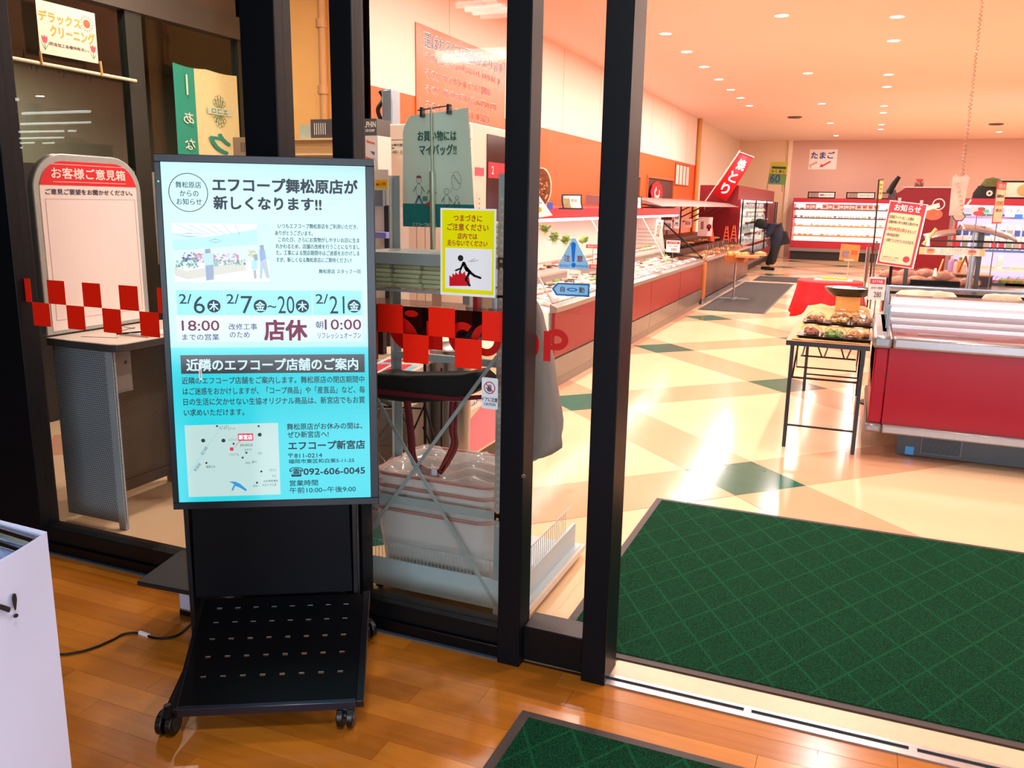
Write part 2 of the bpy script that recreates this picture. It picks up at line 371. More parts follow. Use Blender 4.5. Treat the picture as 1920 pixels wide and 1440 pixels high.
pipe = finish('wall_pipe', mb, M('c78f55', .5)); tag(pipe, 'ochre vertical pipe running up the yellow wall behind the cartons', 'pipe')
mb = MB(); mb.box(-2.55, 30, 0, 9, 30.1, ZC); struct('wall_back', mb, M('dcb6a6', .75, var=.02, scale=.5))
mb = MB(); mb.box(XW, 29.8, 0, -2.6, 30.0, ZC); mb.m = 1; mb.box(-2.62, 29.72, 0, -2.5, 30.0, ZC)
struct('wall_back_corner', mb, [M('f0d0b0', .75), M('fbe6cc', .6)])
mb = MB(); mb.box(9, YG, 0, 9.1, 30, ZC); struct('wall_right', mb, WW)
mb = MB(); mb.box(.9, YG - .05, 2.6, 9, YG + .08, ZC); mb.box(3.2, YG - .05, 0, 9, YG + .08, 2.6); mb.box(-5.5, YG, 2.72, .9, YG + .1, ZC); struct('wall_front', mb, M('c9b8a8', .7))
# room of the cleaner's counter left of the glass: posts, header and the dim space beyond
DG = M('20261d', .45); XS = -5.42
wc = sroot('wall_side')
ya = at(236, 60, x=XS).y; yb = at(266, 60, x=XS).y; yc = at(449, 170, x=XS).y
mb = MB(); mb.box(XS - .08, ya, 0, XS, yb, 3.4); o = finish('post', mb, DG); o.parent = wc
mb = MB(); mb.box(XS - .08, yc, 0, XS, 6.64, 3.4); o = finish('post', mb, DG); o.parent = wc
mb = MB(); mb.box(XS - .08, 2.7, 0, XS, 3.15, 3.4); o = finish('post', mb, DG); o.parent = wc
zh = at(360, 45, x=XS).z
mb = MB(); mb.box(XS - .1, 2.7, zh - .03, XS + .02, 6.64, zh + .16); o = finish('header', mb, M('4a4238', .5)); o.parent = wc
mb = MB(); mb.box(XS - .1, 2.7, zh + .16, XS, 6.64, ZC); o = finish('upper_panel', mb, M('5a4a3a', .7)); o.parent = wc
mb = MB(); mb.box(XS - .06, 2.7, 0, XS - .02, 6.64, 1.86); o = finish('lower_panel', mb, M('141210', .5)); o.parent = wc
for (a, b, mn) in ((3.15, ya, 0), (yb, yc, 0)):
    mb = MB(); mb.box(XS - .045, a, 1.86, XS - .037, b, zh); o = finish('pane', mb, GLASS); o.parent = wc
mb = MB(); mb.box(-9.5, 2.7, 0, -9.4, 10, 3.3); struct('wall_cleaner', mb, M('8d8a78', .8, var=.2, scale=1.2))
mb = MB(); mb.box(-9.5, 10, 0, XS - .1, 10.1, 3.3); mb.box(-9.5, 2.66, 0, XS - .1, 2.7, 3.3); struct('wall_cleaner_end', mb, M('8a7b66', .8))
mb = MB(); mb.box(-9.5, 2.7, 3.3, XS - .1, 10, 3.36); mb.box(-9.5, 2.7, -.05, XS - .1, 10, 0); struct('ceiling_cleaner', mb, M('6b563e', .8))
lamp('AREA', 'cleaner_lamp', (-8.0, 6.5, 3.2), 110, (1, .9, .72), .5)
# hall enclosure behind the camera and its tube lamps (seen as reflections in the panes)
mb = MB(); mb.box(-26, -14, 0, -25.9, YG, 3.0); struct('wall_hall_far', mb, M('4e4a3e', .8))
mb = MB(); mb.box(-26, -14.1, 0, -7, -14, 3.0); struct('wall_hall_rear', mb, M('5d5748', .8))
mb = MB(); mb.box(-26, YG - .02, 0, -3.72, YG + .04, 3.4); struct('wall_hall_side', mb, M('0a0a0b', .5))
mb = MB(); mb.box(-60, -60, -.1, 40, -14, -.06); mb.box(6, -14, -.1, 40, 2.6, -.06); struct('ground', mb, M('6d6f72', .8))
TUBE = flat('f4fff6', .4, emit=7.0)
hz = 2.96
def tube_lamp(x0, x1, y, grp, label, z=hz):
    t = thing('tube_lamp', label, 'ceiling lamp', ((x0 + x1) / 2, y, z), 0, grp)
    m1 = MB(); m1.box(x0, y - .05, z, x1, y + .05, z + .04); finish('housing', m1, WHITE, t)
    m1 = MB(); m1.cyl((x0 + .03, y, z - .02), (x1 - .03, y, z - .02), .018, n=8); finish('lamp_tube', m1, TUBE, t)
for (u0, v0, u1, v1) in ((12, 185, 38, 184), (15, 212, 36, 212), (40, 211, 175, 207), (37, 231, 177, 228), (28, 246, 122, 244), (127, 244, 148, 244), (28, 258, 128, 257), (30, 267, 72, 267), (79, 267, 108, 267), (24, 276, 47, 276)):
    a = at(u0, v0, z=hz); b = at(u1, v1, z=hz); tube_lamp(a.x, b.x, 2 * YG - a.y, 'tube lamps mirrored in the left pane', 'fluorescent tube on the hall ceiling, one of the rows mirrored in the left pane')
for (u0, v0, u1, v1) in ((850, 6, 945, 2), (866, 12, 952, 8), (880, 19, 962, 12), (812, 97, 965, 90), (812, 104, 965, 97), (816, 111, 965, 104)):
    a = at(u0, v0, z=hz); b = at(u1, v1, z=hz); tube_lamp(a.x, b.x, 2 * YG - a.y, 'tube lamps mirrored above the orange poster', 'fluorescent tube on the hall ceiling, mirrored over the orange wall poster')

# ---------------------------------------------------------------- entrance glazing
wn = sroot('window_1', (0, YG, 0))
def wpart(name, mb, m, **k): return finish(name, mb, m, wn, **k)
def post(x0, x1, y0=YG - .05, y1=YG + .05, z1=2.72, nm='post'):
    m_ = MB(); m_.box(x0, y0, 0, x1, y1, z1); return wpart(nm, m_, M('070a10', .4, spec=.2), bevel=.003)
post(-3.72, -3.44); post(-2.15, -2.0); post(-1.79, -1.70, YG - .02, YG + .05); post(-1.10, -1.014, YG - .07, YG + .03)
mb = MB(); mb.box(-3.44, YG - .045, 0, -1.10, YG + .05, .05); wpart('sill', mb, BLACK, bevel=.003)
mb = MB(); mb.box(-3.44, YG - .03, .05, -1.10, YG + .05, .12); wpart('sill_rail', mb, M('0c0d10', .4, spec=.25), bevel=.003)
mb = MB(); mb.box(-3.44, YG - .06, .0, -1.02, YG - .045, .006); wpart('sill_strip', mb, M('6a747c', .3, .5))
mb = MB(); mb.box(-3.72, YG - .06, 2.6, .95, YG + .06, 2.74); wpart('head_rail', mb, BLACK)
for a, b in ((-3.44, -2.15), (-2.0, -1.79), (-1.70, -1.10)):
    mb = MB(); mb.box(a, YG - .004, .12, b, YG + .004, 2.6); wpart('pane', mb, GLASS, smooth=False)
fg = FY(YG - .006)
SQ = M('f02008', .35, var=.02)
sq_px = [(57, 518, 0), (60, 560, 1), (88, 523, 0), (122, 568, 1), (152, 527, 0), (190, 572, 1), (220, 532, 0), (258, 578, 1), (289, 535, 0), (330, 580, 1), (705, 568, 0), (757, 622, 1), (805, 575, 0), (853, 634, 1), (905, 583, 0)]
# squares step 0.1065 m along the pane, alternating in two rows
zt = 1.181 + .002; 
zt = at(805, 575, y=YG).z; x0 = at(805, 577, y=YG).x; stp = .1065; sz = at(757, 600, y=YG)
for k in range(-26, 3):
    x = x0 + k * stp * .985
    if x + stp < -3.60 or x > -1.1 or -2.15 < x + .05 < -2.0 or -1.8 < x + .05 < -1.70: continue
    up = (k % 2 == 0)
    z1 = zt if up else zt - .104
    m_ = MB(); rect(m_, fg, max(x, -3.6), z1 - .104, min(x + stp * .985, -1.101), z1, 0, .001); wpart('red_square', m_, SQ)
# sliding leaf standing open behind the fixed pane
dr = sroot('door_1', (0, YG + .06, 0)); yd = YG + .07
mb = MB(); mb.box(-.782, YG - .06, 0, -.695, yd + .02, 2.6); finish('stile', mb, M('070a10', .4, spec=.2), dr, bevel=.003)
mb = MB(); mb.box(-1.80, yd - .02, 0, -1.72, yd + .02, 2.6); finish('stile', mb, M('070a10', .4, spec=.2), dr, bevel=.003)
mb = MB(); mb.box(-1.014, YG - .03, 0.012, -.782, yd + .02, .145); finish('bottom_rail', mb, M('060709', .4, spec=.25), dr, bevel=.003)
mb = MB(); mb.box(-1.72, yd - .004, .1, -.782, yd + .004, 2.6); finish('pane', mb, GLASS, dr, smooth=False)
mb = MB(); mb.cyl((-1.01, YG - .072, .73), (-1.01, YG - .076, .73), .007, n=10); finish('screw', mb, STEEL, dr)
# logo lettering on the leaf
fd = FY(yd - .006); LR = M('c81207', .4, var=.02); mb = MB()
def PD(u, v): return fd.loc(u, v)
def pring(u, v, ru, rv, t, **k):
    a = PD(u, v); s = abs(PD(u + ru, v)[0] - a[0]); q = abs(PD(u, v + rv)[1] - a[1]); tt = abs(PD(u + t, v)[0] - a[0]); ring(mb, fd, a[0], a[1], s, tt, 0.0016, ry=q, **k)
pring(868, 634, 27, 30, 13, a0=.9, a1=2 * PI - .9); pring(912, 638, 28, 30, 13); pring(984, 645, 28, 31, 13)
a = PD(1020, 620); b = PD(1032, 678); rect(mb, fd, a[0], b[1], b[0], a[1]); pring(1043, 637, 23, 20, 12, a0=-PI / 2 - .3, a1=PI / 2 + .3)
a = PD(1030, 618); b = PD(1046, 628); rect(mb, fd, a[0], b[1], b[0], a[1], 0, .0022); a = PD(1030, 646); b = PD(1046, 657); rect(mb, fd, a[0], b[1], b[0], a[1], 0, .0022)
mb.prism([(PD(755, 625)[0] + .062 * math.cos(t) * (1.0 if math.cos(t) > 0 else .9) - .028 * math.sin(t), PD(755, 625)[1] + .066 * math.sin(t)) for t in [2 * PI * i / 28 for i in range(28)]], fd, 0, .001)
a = PD(771, 588); disc(mb, fd, a[0], a[1], .028, ry=.012)
a = PD(800, 602); b = PD(830, 657); rect(mb, fd, a[0], b[1], b[0], a[1])
finish('lettering', mb, LR, dr)
# bottom track of the sliding door
tr = sroot('trim_2', (0, YG, 0)); x1 = 3.2
mb = MB(); mb.box(-.695, YG - .05, 0, x1, YG - .02, .006); finish('track_rail', mb, ALU, tr)
mb = MB(); mb.box(-.695, YG + .0, 0, x1, YG + .016, .006); finish('track_rail', mb, ALU, tr)
mb = MB(); mb.box(-.695, YG - .02, -.01, x1, YG, .001); finish('track_groove', mb, M('0b0b0d', .6), tr)
mb = MB()
for u in (1405, 1710): 
    p = at(u, 1320, z=0).x if u < 1500 else at(u, 1390, z=0).x
    mb.box(p - .012, YG - .02, 0, p + .012, YG, .0055)
finish('track_bridge', mb, ALU, tr)
mb = MB(); mb.box(-.695, YG + .016, 0, x1, YG + .12, .005); finish('threshold', mb, M('f0c9a4', .35), tr)
# door mats
def mat_thing(name, label, x0, y0, x1, y1, z=.006):
    t = thing(name, label, 'mat', ((x0 + x1) / 2, (y0 + y1) / 2, 0)); bw = .035
    m_ = MB(); m_.box(x0 + bw, y0 + bw, 0, x1 - bw, y1 - bw, z + .004); finish('pile', m_, carpet_mat(), t)
    m_ = MB(); f = FY(0)
    for (a, b, c, d) in ((x0, y0, x1, y0 + bw), (x0, y1 - bw, x1, y1), (x0, y0 + bw, x0 + bw, y1 - bw), (x1 - bw, y0 + bw, x1, y1 - bw)): m_.box(a, b, 0, c, d, z)
    finish('rubber_border', m_, M('3a2a26', .6), t)
mat_thing('door_mat', 'large green diamond-patterned mat with brown rubber border just inside the open door', -.965, 2.785, 1.9, 4.57)
mat_thing('door_mat', 'green mat on the wooden boards outside the door track', -.90, .9, 1.3, 2.335)
for nm, q, lab in (('floor_mat', ((1305, 582), (1487, 532)), 'long dark grey mat on the aisle floor beside the brown deli counter'), ('floor_mat', ((1400, 527), (1500, 519)), 'short dark grey mat lying across the aisle beyond the long one')):
    a = at(*q[0], z=0); b = at(*q[1], z=0)
    t = thing(nm, lab, 'mat', ((a.x + b.x) / 2, (a.y + b.y) / 2, 0)); m_ = MB()
    X0, X1 = (-2.4, -1.36) if 'long' in lab[:5] else (-2.3, -1.3)
    if 'short' in lab: a.y = 19.9; b.y = 21.3
    else: a.y = 13.7; b.y = 19.4
    m_.box(X0 + .03, a.y + .05, 0, X1 - .03, b.y - .05, .012); finish('pile', m_, M('3d3836', .9, bump=.3, scale=200), t)
    m_ = MB(); m_.box(X0, a.y, 0, X1, b.y, .007); finish('rubber_border', m_, M('4a4748', .5), t)
# downlights of the rows, with the added one by the yellow wall
DL = flat('fff4e4', .5, emit=14.0)
proto = None
for (x, y) in LA + LB + LCC + LD:
    if proto is None:
        proto = thing('downlight', 'x', 'ceiling lamp', (0, 0, 0)); m_ = MB()
        m_.lathe([(.098, 0), (.098, -.006), (.075, -.012), (.072, 0)], (0, 0, 0), 24); finish('trim_ring', m_, WHITE, proto)
        m_ = MB(); m_.lathe([(.072, -.0085), (.0001, -.0095)], (0, 0, 0), 20); finish('diffuser', m_, DL, proto); t = proto
    else: t = copy_tree(proto, (x, y, ZC))
    t.location = (x, y, ZC)
    r_ = None if x == -4.75 else 'left row of downlights above the serve-over cases' if x == -2.6 else 'widely spaced downlights over the aisle' if x == -1.13 else 'paired downlights over the island freezer' if x == .08 else None
    t['label'] = ('round white ceiling downlight in the ' + r_) if r_ and r_.startswith('left') else ('round white ceiling downlight, one of the ' + r_) if r_ else 'added round downlight brightening the recess before the yellow wall' if x == -4.75 else 'lone round downlight far back over the right shelves'
    if r_: t['group'] = r_
for (u, v, lab) in ((1490, 219, 'small dark square ceiling vent near the back left'), (1868, 232, 'dark oval ceiling speaker near the back right')):
    p = at(u, v, z=ZC); t = thing('ceiling_vent', lab, 'vent', (p.x, p.y, ZC)); m_ = MB()
    m_.lathe([(.17, 0), (.17, -.015), (.14, -.03)], (p.x, p.y, ZC), 20); finish('vent_body', m_, M('6a544a', .6), t)
    m_ = MB(); m_.lathe([(.14, -.03), (.04, -.035)], (p.x, p.y, ZC), 20); finish('vent_cone', m_, M('3a2f2b', .6), t)
# ================================================================ digital signage
def signage():
    yaw, tilt, W_, H_ = .523, .046, .64, 1.089
    tc = Vector((-1.6835, 2.1245, 1.771))
    U = Vector((math.cos(yaw), math.sin(yaw), 0)); Nf = Vector((math.sin(yaw), -math.cos(yaw), 0)); V = Vector((0, 0, 1)) * math.cos(tilt) - Nf * math.sin(tilt)
    T = thing('digital_signage', 'black floor-standing portrait display on castors showing a cyan notice screen', 'display', (tc.x - .05, tc.y + .08, 0), yaw)
    f = Fr(tc, U, V)
    # frame
    mb = MB(); mb.prism(rrect(-W_ / 2, -H_, W_ / 2, 0, .014), f, -.055, -.004); finish('display_body', mb, M('060911', .35, spec=.3), T)
    ua, va = f.loc(300, 303); ub, vb = f.loc(699, 932); uc, vc = f.loc(683, 312); ud, vd = f.loc(343, 942)
    sl, sr_, st, sb = ua, f.loc(690, 620)[0], (va + vc) / 2, (vb + vd) / 2
    mb = MB()
    for (a, b, c, d) in ((-W_ / 2, st, W_ / 2, 0), (-W_ / 2, -H_, W_ / 2, sb), (-W_ / 2, sb, sl, st), (sr_, sb, W_ / 2, st)): rect(mb, f, a, b, c, d, -.006, .004)
    finish('bezel', mb, M('080d1a', .3, spec=.3), T, bevel=.0015)
    g0 = lambda c, s=.88: screen_mat(c, s)
    vsplit = f.loc(340, 652)[1]
    mb = MB(); rect(mb, f, sl, vsplit, sr_, st, -.004, -.001); scr = finish('screen', mb, g0('b4efec', .8), T)
    def sp(nm, mb_, m): return sub(scr, nm, mb_, m, T)
    mb = MB(); rect(mb, f, sl, sb, sr_, vsplit, -.004, -.0009); sp('cyan_field', mb, g0('26e2f2', .88))
    mb = MB(); prect(mb, f, 329, 592, 680, 640, -.002, -.0004); sp('pale_field', mb, g0('cdf6f8', .85))
    mb = MB(); prect(mb, f, 330, 544, 679, 591, -.002, -.0004); sp('date_band', mb, g0('44e4f6', .9))
    mb = MB()
    for u in (419, 585): a = f.loc(u, 545); b = f.loc(u + 2, 637); seg(mb, f, a[0], a[1], b[0], b[1], .0022, 0)
    sp('divider', mb, g0('dcfbfb', .9))
    K = flat('0b2030', .5); mb = MB()
    a = f.loc(353, 361); r = abs(f.loc(390, 361)[0] - a[0]); ring(mb, f, a[0], a[1], r, .0022, 0, 48)
    def t(*q, **k):
        k.setdefault('bold', .02); ptext(mb, f, *q, n=.0004, **k)
    t('舞松原店', 329, 346, 377, 347, 12, bold=.008); t('からの', 337, 362, 372, 363, 11, bold=.008); t('お知らせ', 331, 378, 378, 378, 12, bold=.008)
    t('いつもエフコープ舞松原店をご利用いただき、', 521, 424, 671, 425, 9); t('ありがとうございます。', 516, 437, 586, 437, 9)
    t('このたび、さらにお買物がしやすいお店に生ま', 522, 450, 674, 450, 9); t('れかわるため、店舗の改修を行うことになりまし', 517, 463, 674, 462, 9)
    t('た。工事による閉店期間中はご迷惑をおかけしま', 518, 475, 674, 474, 9); t('すが、新しくなる舞松原店にご期待ください!', 518, 488, 659, 487, 9)
    t('舞松原店 スタッフ一同', 598, 509, 676, 509, 8)
    t('近隣のエフコープ店舗をご案内します。舞松原店の閉店期間中', 341, 715, 683, 710, 13); t('はご迷惑をおかけしますが、「コープ商品」や「産直品」など、毎', 343, 735, 684, 729, 13)
    t('日の生活に欠かせない生協オリジナル商品は、新宮店でもお買', 344, 754, 684, 749, 13); t('い求めいただけます。', 345, 774, 458, 772, 13)
    t('舞松原店がお休みの間は、', 538, 800, 679, 798, 12); t('ぜひ新宮店へ!', 539, 815, 616, 814, 12)
    t('〒811-0214', 540, 855, 604, 853, 8); t('福岡市東区和白東5-11-25', 541, 865, 664, 863, 8)
    t('営業時間', 543, 906, 596, 905, 11, bold=.015); t('午前10:00~午後9:00', 543, 919, 667, 917, 11, bold=.01)
    sp('lettering', mb, K)
    mb = MB(); t('エフコープ舞松原店が', 399, 349, 670, 348, 26, bold=.06); t('新しくなります!!', 401, 382, 602, 381, 24, bold=.06)
    t('エフコープ新宮店', 541, 836, 684, 833, 16, bold=.05); t('☎092-606-0045', 543, 885, 684, 882, 17, bold=.03); sp('lettering', mb, flat('121a30', .5))
    mb = MB(); t('2/', 336, 561, 359, 560, 18); t('6', 363, 572, 384, 571, 33, bold=0.0); t('2/', 425, 561, 448, 560, 18); t('7', 452, 572, 474, 571, 33, bold=0.0)
    t('~', 502, 575, 518, 575, 5); t('20', 521, 572, 552, 571, 33, bold=0.0); t('2/', 592, 561, 615, 560, 18); t('21', 618, 572, 646, 571, 33, bold=0.0)
    for u in (401, 488, 567, 664):
        a = f.loc(u, 574); disc(mb, f, a[0], a[1], abs(f.loc(u + 12.5, 574)[0] - a[0]), -.001, .0002)
    sp('lettering', mb, flat('14243c', .5))
    mb = MB()
    for u, s in ((401, '木'), (488, '金'), (567, '木'), (664, '金')): ptext(mb, f, s, u - 8.5, 574, u + 8.5, 574, 17, n=.0005, bold=.03)
    sp('lettering', mb, g0('9ff2f8', .9))
    mb = MB(); t('18:00', 341, 611, 411, 610, 19, bold=.02); t('店休', 496, 620, 575, 618, 37, bold=.06); t('10:00', 609, 609, 677, 608, 19, bold=.02); sp('lettering', mb, flat('7e1440', .5))
    mb = MB(); t('までの営業', 342, 633, 411, 631, 12, bold=.012); t('改修工事', 429, 613, 482, 612, 12, bold=.012); t('のため', 431, 628, 468, 627, 11, bold=.012); t('朝', 592, 609, 606, 609, 13, bold=.012); t('リフレッシュオープン', 596, 630, 677, 628, 11, bold=.012); sp('lettering', mb, flat('5a2472', .5))
    mb = MB(); A, B = f.loc(338, 667), f.loc(684, 697); vA = (f.loc(338, 667)[1] + f.loc(683, 663)[1]) / 2; vB = (f.loc(341, 702)[1] + f.loc(684, 697)[1]) / 2
    rect(mb, f, A[0], vB, B[0], vA, -.002, 0); sp('title_bar', mb, flat('0a0d14', .15))
    mb = MB(); t('近隣のエフコープ店舗のご案内', 350, 685, 671, 682, 22, bold=.045); sp('lettering', mb, g0('d8f8ff', .9))
    # picture of the renewed shop, as shown on the screen
    pic = [('a8e6f2', .85, [(320, 418), (508, 418), (508, 530), (326, 530)]), ('d6f7f8', .9, [(320, 418), (482, 420), (482, 428), (386, 446), (322, 436)]), ('8adbe8', .8, [(323, 452), (482, 432), (482, 460), (326, 470)]),
           ('bfeef4', .8, [(322, 470), (484, 458), (484, 492), (326, 492)]), ('e9f2ea', .8, [(326, 496), (505, 488), (507, 528), (328, 529)]), ('cfc2a0', .7, [(326, 500), (350, 508), (458, 490), (462, 507), (352, 524), (328, 516)])]
    for i, (c, s, P) in enumerate(pic):
        mb = MB(); mb.prism([f.loc(*p) for p in reversed(P)], f, -.001, -.0004 + i * .00012); sp('picture_field', mb, g0(c, s))
    rn = random.Random(5); cols = {'d2638c': ((400, 448), (476, 490)), '3a2a6a': ((340, 372), (474, 490)), '2f8f6a': ((330, 372), (488, 504)), 'e57aa0': ((366, 402), (476, 492)), '3f9f7a': ((390, 460), (488, 496)), 'f0f0c0': ((464, 480), (470, 482))}
    for c, ((x0, x1), (y0, y1)) in cols.items():
        mb = MB()
        for _ in range(46):
            a = f.loc(rn.uniform(x0, x1), rn.uniform(y0, y1)); disc(mb, f, a[0], a[1], rn.uniform(.002, .0042), 0, .0004, 7)
        sp('picture_produce', mb, g0(c, .6))
    def fig(items):
        for c, P in items:
            mb = MB(); mb.prism([f.loc(*p) for p in reversed(P)], f, 0, .0008); sp('picture_figure', mb, g0(c, .6))
    fig([('a4e2e0', [(382, 473), (396, 472), (401, 484), (400, 497), (385, 498), (380, 484)]), ('14589c', [(385, 497), (400, 496), (401, 524), (387, 526)]), ('23233a', [(384, 467), (394, 466), (395, 474), (385, 475)]),
         ('2e9a86', [(400, 489), (409, 488), (410, 499), (401, 500)]), ('1f56c8', [(486, 469), (496, 468), (499, 486), (488, 491)]), ('8fb0c0', [(488, 491), (499, 487), (506, 521), (500, 522), (493, 502), (491, 523), (487, 522)]),
         ('1b1b28', [(487, 460), (494, 459), (495, 468), (488, 469)]), ('2a2a38', [(475, 477), (482, 476), (484, 488), (477, 489)]), ('8adfe6', [(472, 489), (482, 487), (483, 504), (472, 507)]), ('a06a70', [(475, 507), (480, 506), (481, 522), (477, 523)])])
    mb = MB()
    for (x0, y0, x1, y1) in ((325, 438, 385, 443), (391, 453, 416, 450)):
        a = f.loc(x0, y0); b = f.loc(x1, y1); ring(mb, f, (a[0] + b[0]) / 2, (a[1] + b[1]) / 2, abs(b[0] - a[0]) / 2, .0015, .0003, 4, ry=.006)
    for k in range(6):
        a = f.loc(330 + k * 22, 421); b = f.loc(380 + k * 14, 440); seg(mb, f, a[0], a[1], b[0], b[1], .0008, .0004)
    sp('picture_outline', mb, flat('3b8aa0', .5))
    # map
    mb = MB(); mb.prism([f.loc(*p) for p in ((354, 932), (526, 927), (521, 793), (346, 798))], f, -.001, 0); sp('map_field', mb, g0('cdeeea', .85))
    mb = MB(); P = [(430, 903), (441, 903), (450, 907), (463, 918), (461, 921), (449, 914), (441, 911), (437, 920), (434, 919), (439, 908)]
    mb.prism([f.loc(*p) for p in reversed(P)], f, 0, .0004)
    sp('map_lake', mb, g0('2fa8f0', .8))
    mb = MB(); a = f.loc(352, 893); b = f.loc(412, 803); seg(mb, f, a[0], a[1], b[0], b[1], .002, .0003); sp('map_railway', mb, g0('b0e4f4', .85))
    mb = MB(); prect(mb, f, 446, 813, 475, 826, 0, .0006); a = f.loc(452, 825); b = f.loc(440, 838); seg(mb, f, a[0], a[1], b[0], b[1], .0016, .0006); prect(mb, f, 431, 839, 438, 845, 0, .0006); sp('map_flag', mb, flat('c01840', .4, emit=.5))
    mb = MB(); ptext(mb, f, '新宮店', 448, 820, 473, 819, 9, n=.0009, bold=.03); sp('lettering', mb, flat('fff0f4', .4, emit=.7))
    mb = MB()
    for (x, y) in ((407, 799), (438, 832), (462, 849), (455, 858), (387, 868), (490, 884), (482, 905), (485, 799)): a = f.loc(x, y); disc(mb, f, a[0], a[1], .0033, 0, .0004, 14)
    for (x, y) in ((381, 826), (419, 826), (487, 815)): a = f.loc(x, y); disc(mb, f, a[0], a[1], .0066, 0, .0004, 6)
    for (s, a0, b0, a1, b1) in (('レインボー', 412, 800, 430, 799), ('モータースクール', 412, 804, 441, 803), ('ミニストップ', 428, 825, 444, 824), ('高松神社前', 450, 835, 474, 834), ('コナテ', 458, 844, 472, 843), ('三代', 483, 850, 491, 850), ('トライアル', 431, 853, 448, 852), ('湊川', 472, 866, 481, 866), ('福岡工大', 386, 875, 404, 875), ('ハルコン', 504, 881, 518, 881), ('下り', 510, 893, 517, 893), ('JA古賀青果館', 494, 902, 521, 902), ('メガドラ三苫', 492, 909, 518, 909)):
        ptext(mb, f, s, a0, b0, a1, b1, 5, n=.0004)
    for (u, v) in ((465, 868), (479, 911)):
        for q in (-3, 0, 3): a = f.loc(u + q, v); ring(mb, f, a[0], a[1], .003, .0008, .0004, 12)
    sp('map_mark', mb, flat('0d2c3c', .5))
    mb = MB(); a = f.loc(371, 876); b = f.loc(382, 848)
    ptext(mb, f, '鹿児島本線', 361, 876, 379, 876, 6, n=.0004, rot=.95); ptext(mb, f, '福工大前駅', 374, 845, 392, 845, 6, n=.0004, rot=.95); sp('map_mark', mb, flat('1a6a9a', .5))
    mb = MB(); a = f.loc(297, 340); disc(mb, f, a[0] + .001, a[1], .0022, .003, .0046, 12); finish('power_light', mb, flat('30ff50', .3, emit=4), T)
    mb = MB(); a = f.loc(373, 697); b = f.loc(379, 712); rect(mb, f, a[0], f.loc(373, 712)[1], b[0], f.loc(373, 681)[1], 0, .0012); bar = finish('barcode_sticker', mb, WHITE, T)
    mb = MB()
    for k in range(16): rect(mb, f, a[0] + .0025, f.loc(375, 709)[1] + k * .0017, b[0] - .002, f.loc(375, 709)[1] + k * .0017 + (.0008 if k % 3 else .0012), .0012, .0015)
    sub(bar, 'bars', mb, INK, T)
    # tower behind the screen
    d = -Nf; B0 = Vector((-1.808, 2.233, .277)); hw = .272
    C0 = lambda u, dd, z: Vector((B0.x, B0.y, 0)) + U * u + d * dd + Vector((0, 0, z))
    mb = MB(); mb.hexa([C0(-hw, -.005, .28), C0(hw, -.005, .28), C0(hw, .09, .28), C0(-hw, .09, .28)], [C0(-hw + .01, .0, .95), C0(hw - .01, .0, .95), C0(hw - .01, .09, .95), C0(-hw + .01, .09, .95)]); tw = finish('tower', mb, M('03050c', .5, spec=.12), T, bevel=.004)
    mb = MB(); mb.hexa([C0(hw + .001, -.008, .1), C0(hw + .018, -.008, .1), C0(hw + .018, .105, .1), C0(hw + .001, .105, .1)], [C0(hw + .001, -.008, 1.0), C0(hw + .018, -.008, 1.0), C0(hw + .018, .105, 1.0), C0(hw + .001, .105, 1.0)])
    finish('side_rail', mb, M('07090d', .35, spec=.25), T, bevel=.002)
    mb = MB(); mb.hexa([C0(-hw - .018, -.008, .1), C0(-hw - .001, -.008, .1), C0(-hw - .001, .105, .1), C0(-hw - .018, .105, .1)], [C0(-hw - .018, -.008, 1.0), C0(-hw - .001, -.008, 1.0), C0(-hw - .001, .105, 1.0), C0(-hw - .018, .105, 1.0)])
    finish('side_rail', mb, M('07090d', .35, spec=.25), T, bevel=.002)
    mb = MB(); mb.hexa([C0(-.2, .06, .9), C0(.2, .06, .9), C0(.2, .1, .9), C0(-.2, .1, .9)], [C0(-.2, -.06, 1.5), C0(.2, -.06, 1.5), C0(.2, .0, 1.5), C0(-.2, .0, 1.5)]); finish('bracket', mb, BLACKM, T)
    # sloping slotted plate
    F0, F1 = Vector((-1.824, 1.768, .11)), Vector((-1.346, 2.029, .11)); R0, R1 = C0(-hw, -.006, .277), C0(hw, -.006, .277)
    L = lambda p, q, s: p + (q - p) * s
    pl = Fr(F0, F1 - F0, (R0 - F0)); plw = (F1 - F0).length; pll = (R0 - F0).length
    pl = Fr(F0, F1 - F0, pl.N.cross((F1 - F0).normalized()))
    dep = (R0 - F0).dot(pl.V)
    # plate with real slots: strips between slot rows
    slots = MB(); plate = MB(); cu = [plw * (.105 + k * .113) for k in range(8)]
    rowv = [dep * q for q in (.24, .42, .585, .745, .89)]; sw, sh = .017, .006
    edges = [0.0]; 
    for v in rowv: edges += [v - sh / 2, v + sh / 2]
    edges.append(dep)
    for i in range(0, len(edges) - 1):
        a, b = edges[i], edges[i + 1]
        if i % 2 == 0: rect(plate, pl, 0, a, plw, b, -.004, 0)
        else:
            xs = [0.0]
            for c in cu: xs += [c - sw / 2, c + sw / 2]
            xs.append(plw)
            for k in range(0, len(xs), 2): rect(plate, pl, xs[k], a, xs[k + 1], b, -.004, 0)
    finish('slotted_plate', plate, M('050609', .35, spec=.25), T)
    for v in rowv:
        for c in cu:
            m_ = MB(); rect(m_, pl, c - sw / 2, v + sh / 2 - .0015, c + sw / 2, v + sh / 2 + .001, 0, .0016); m_.v = m_.v; slots.add(m_.v, m_.f)
    finish('slot_lip', slots, M('b8bcc4', .25, .6), T)
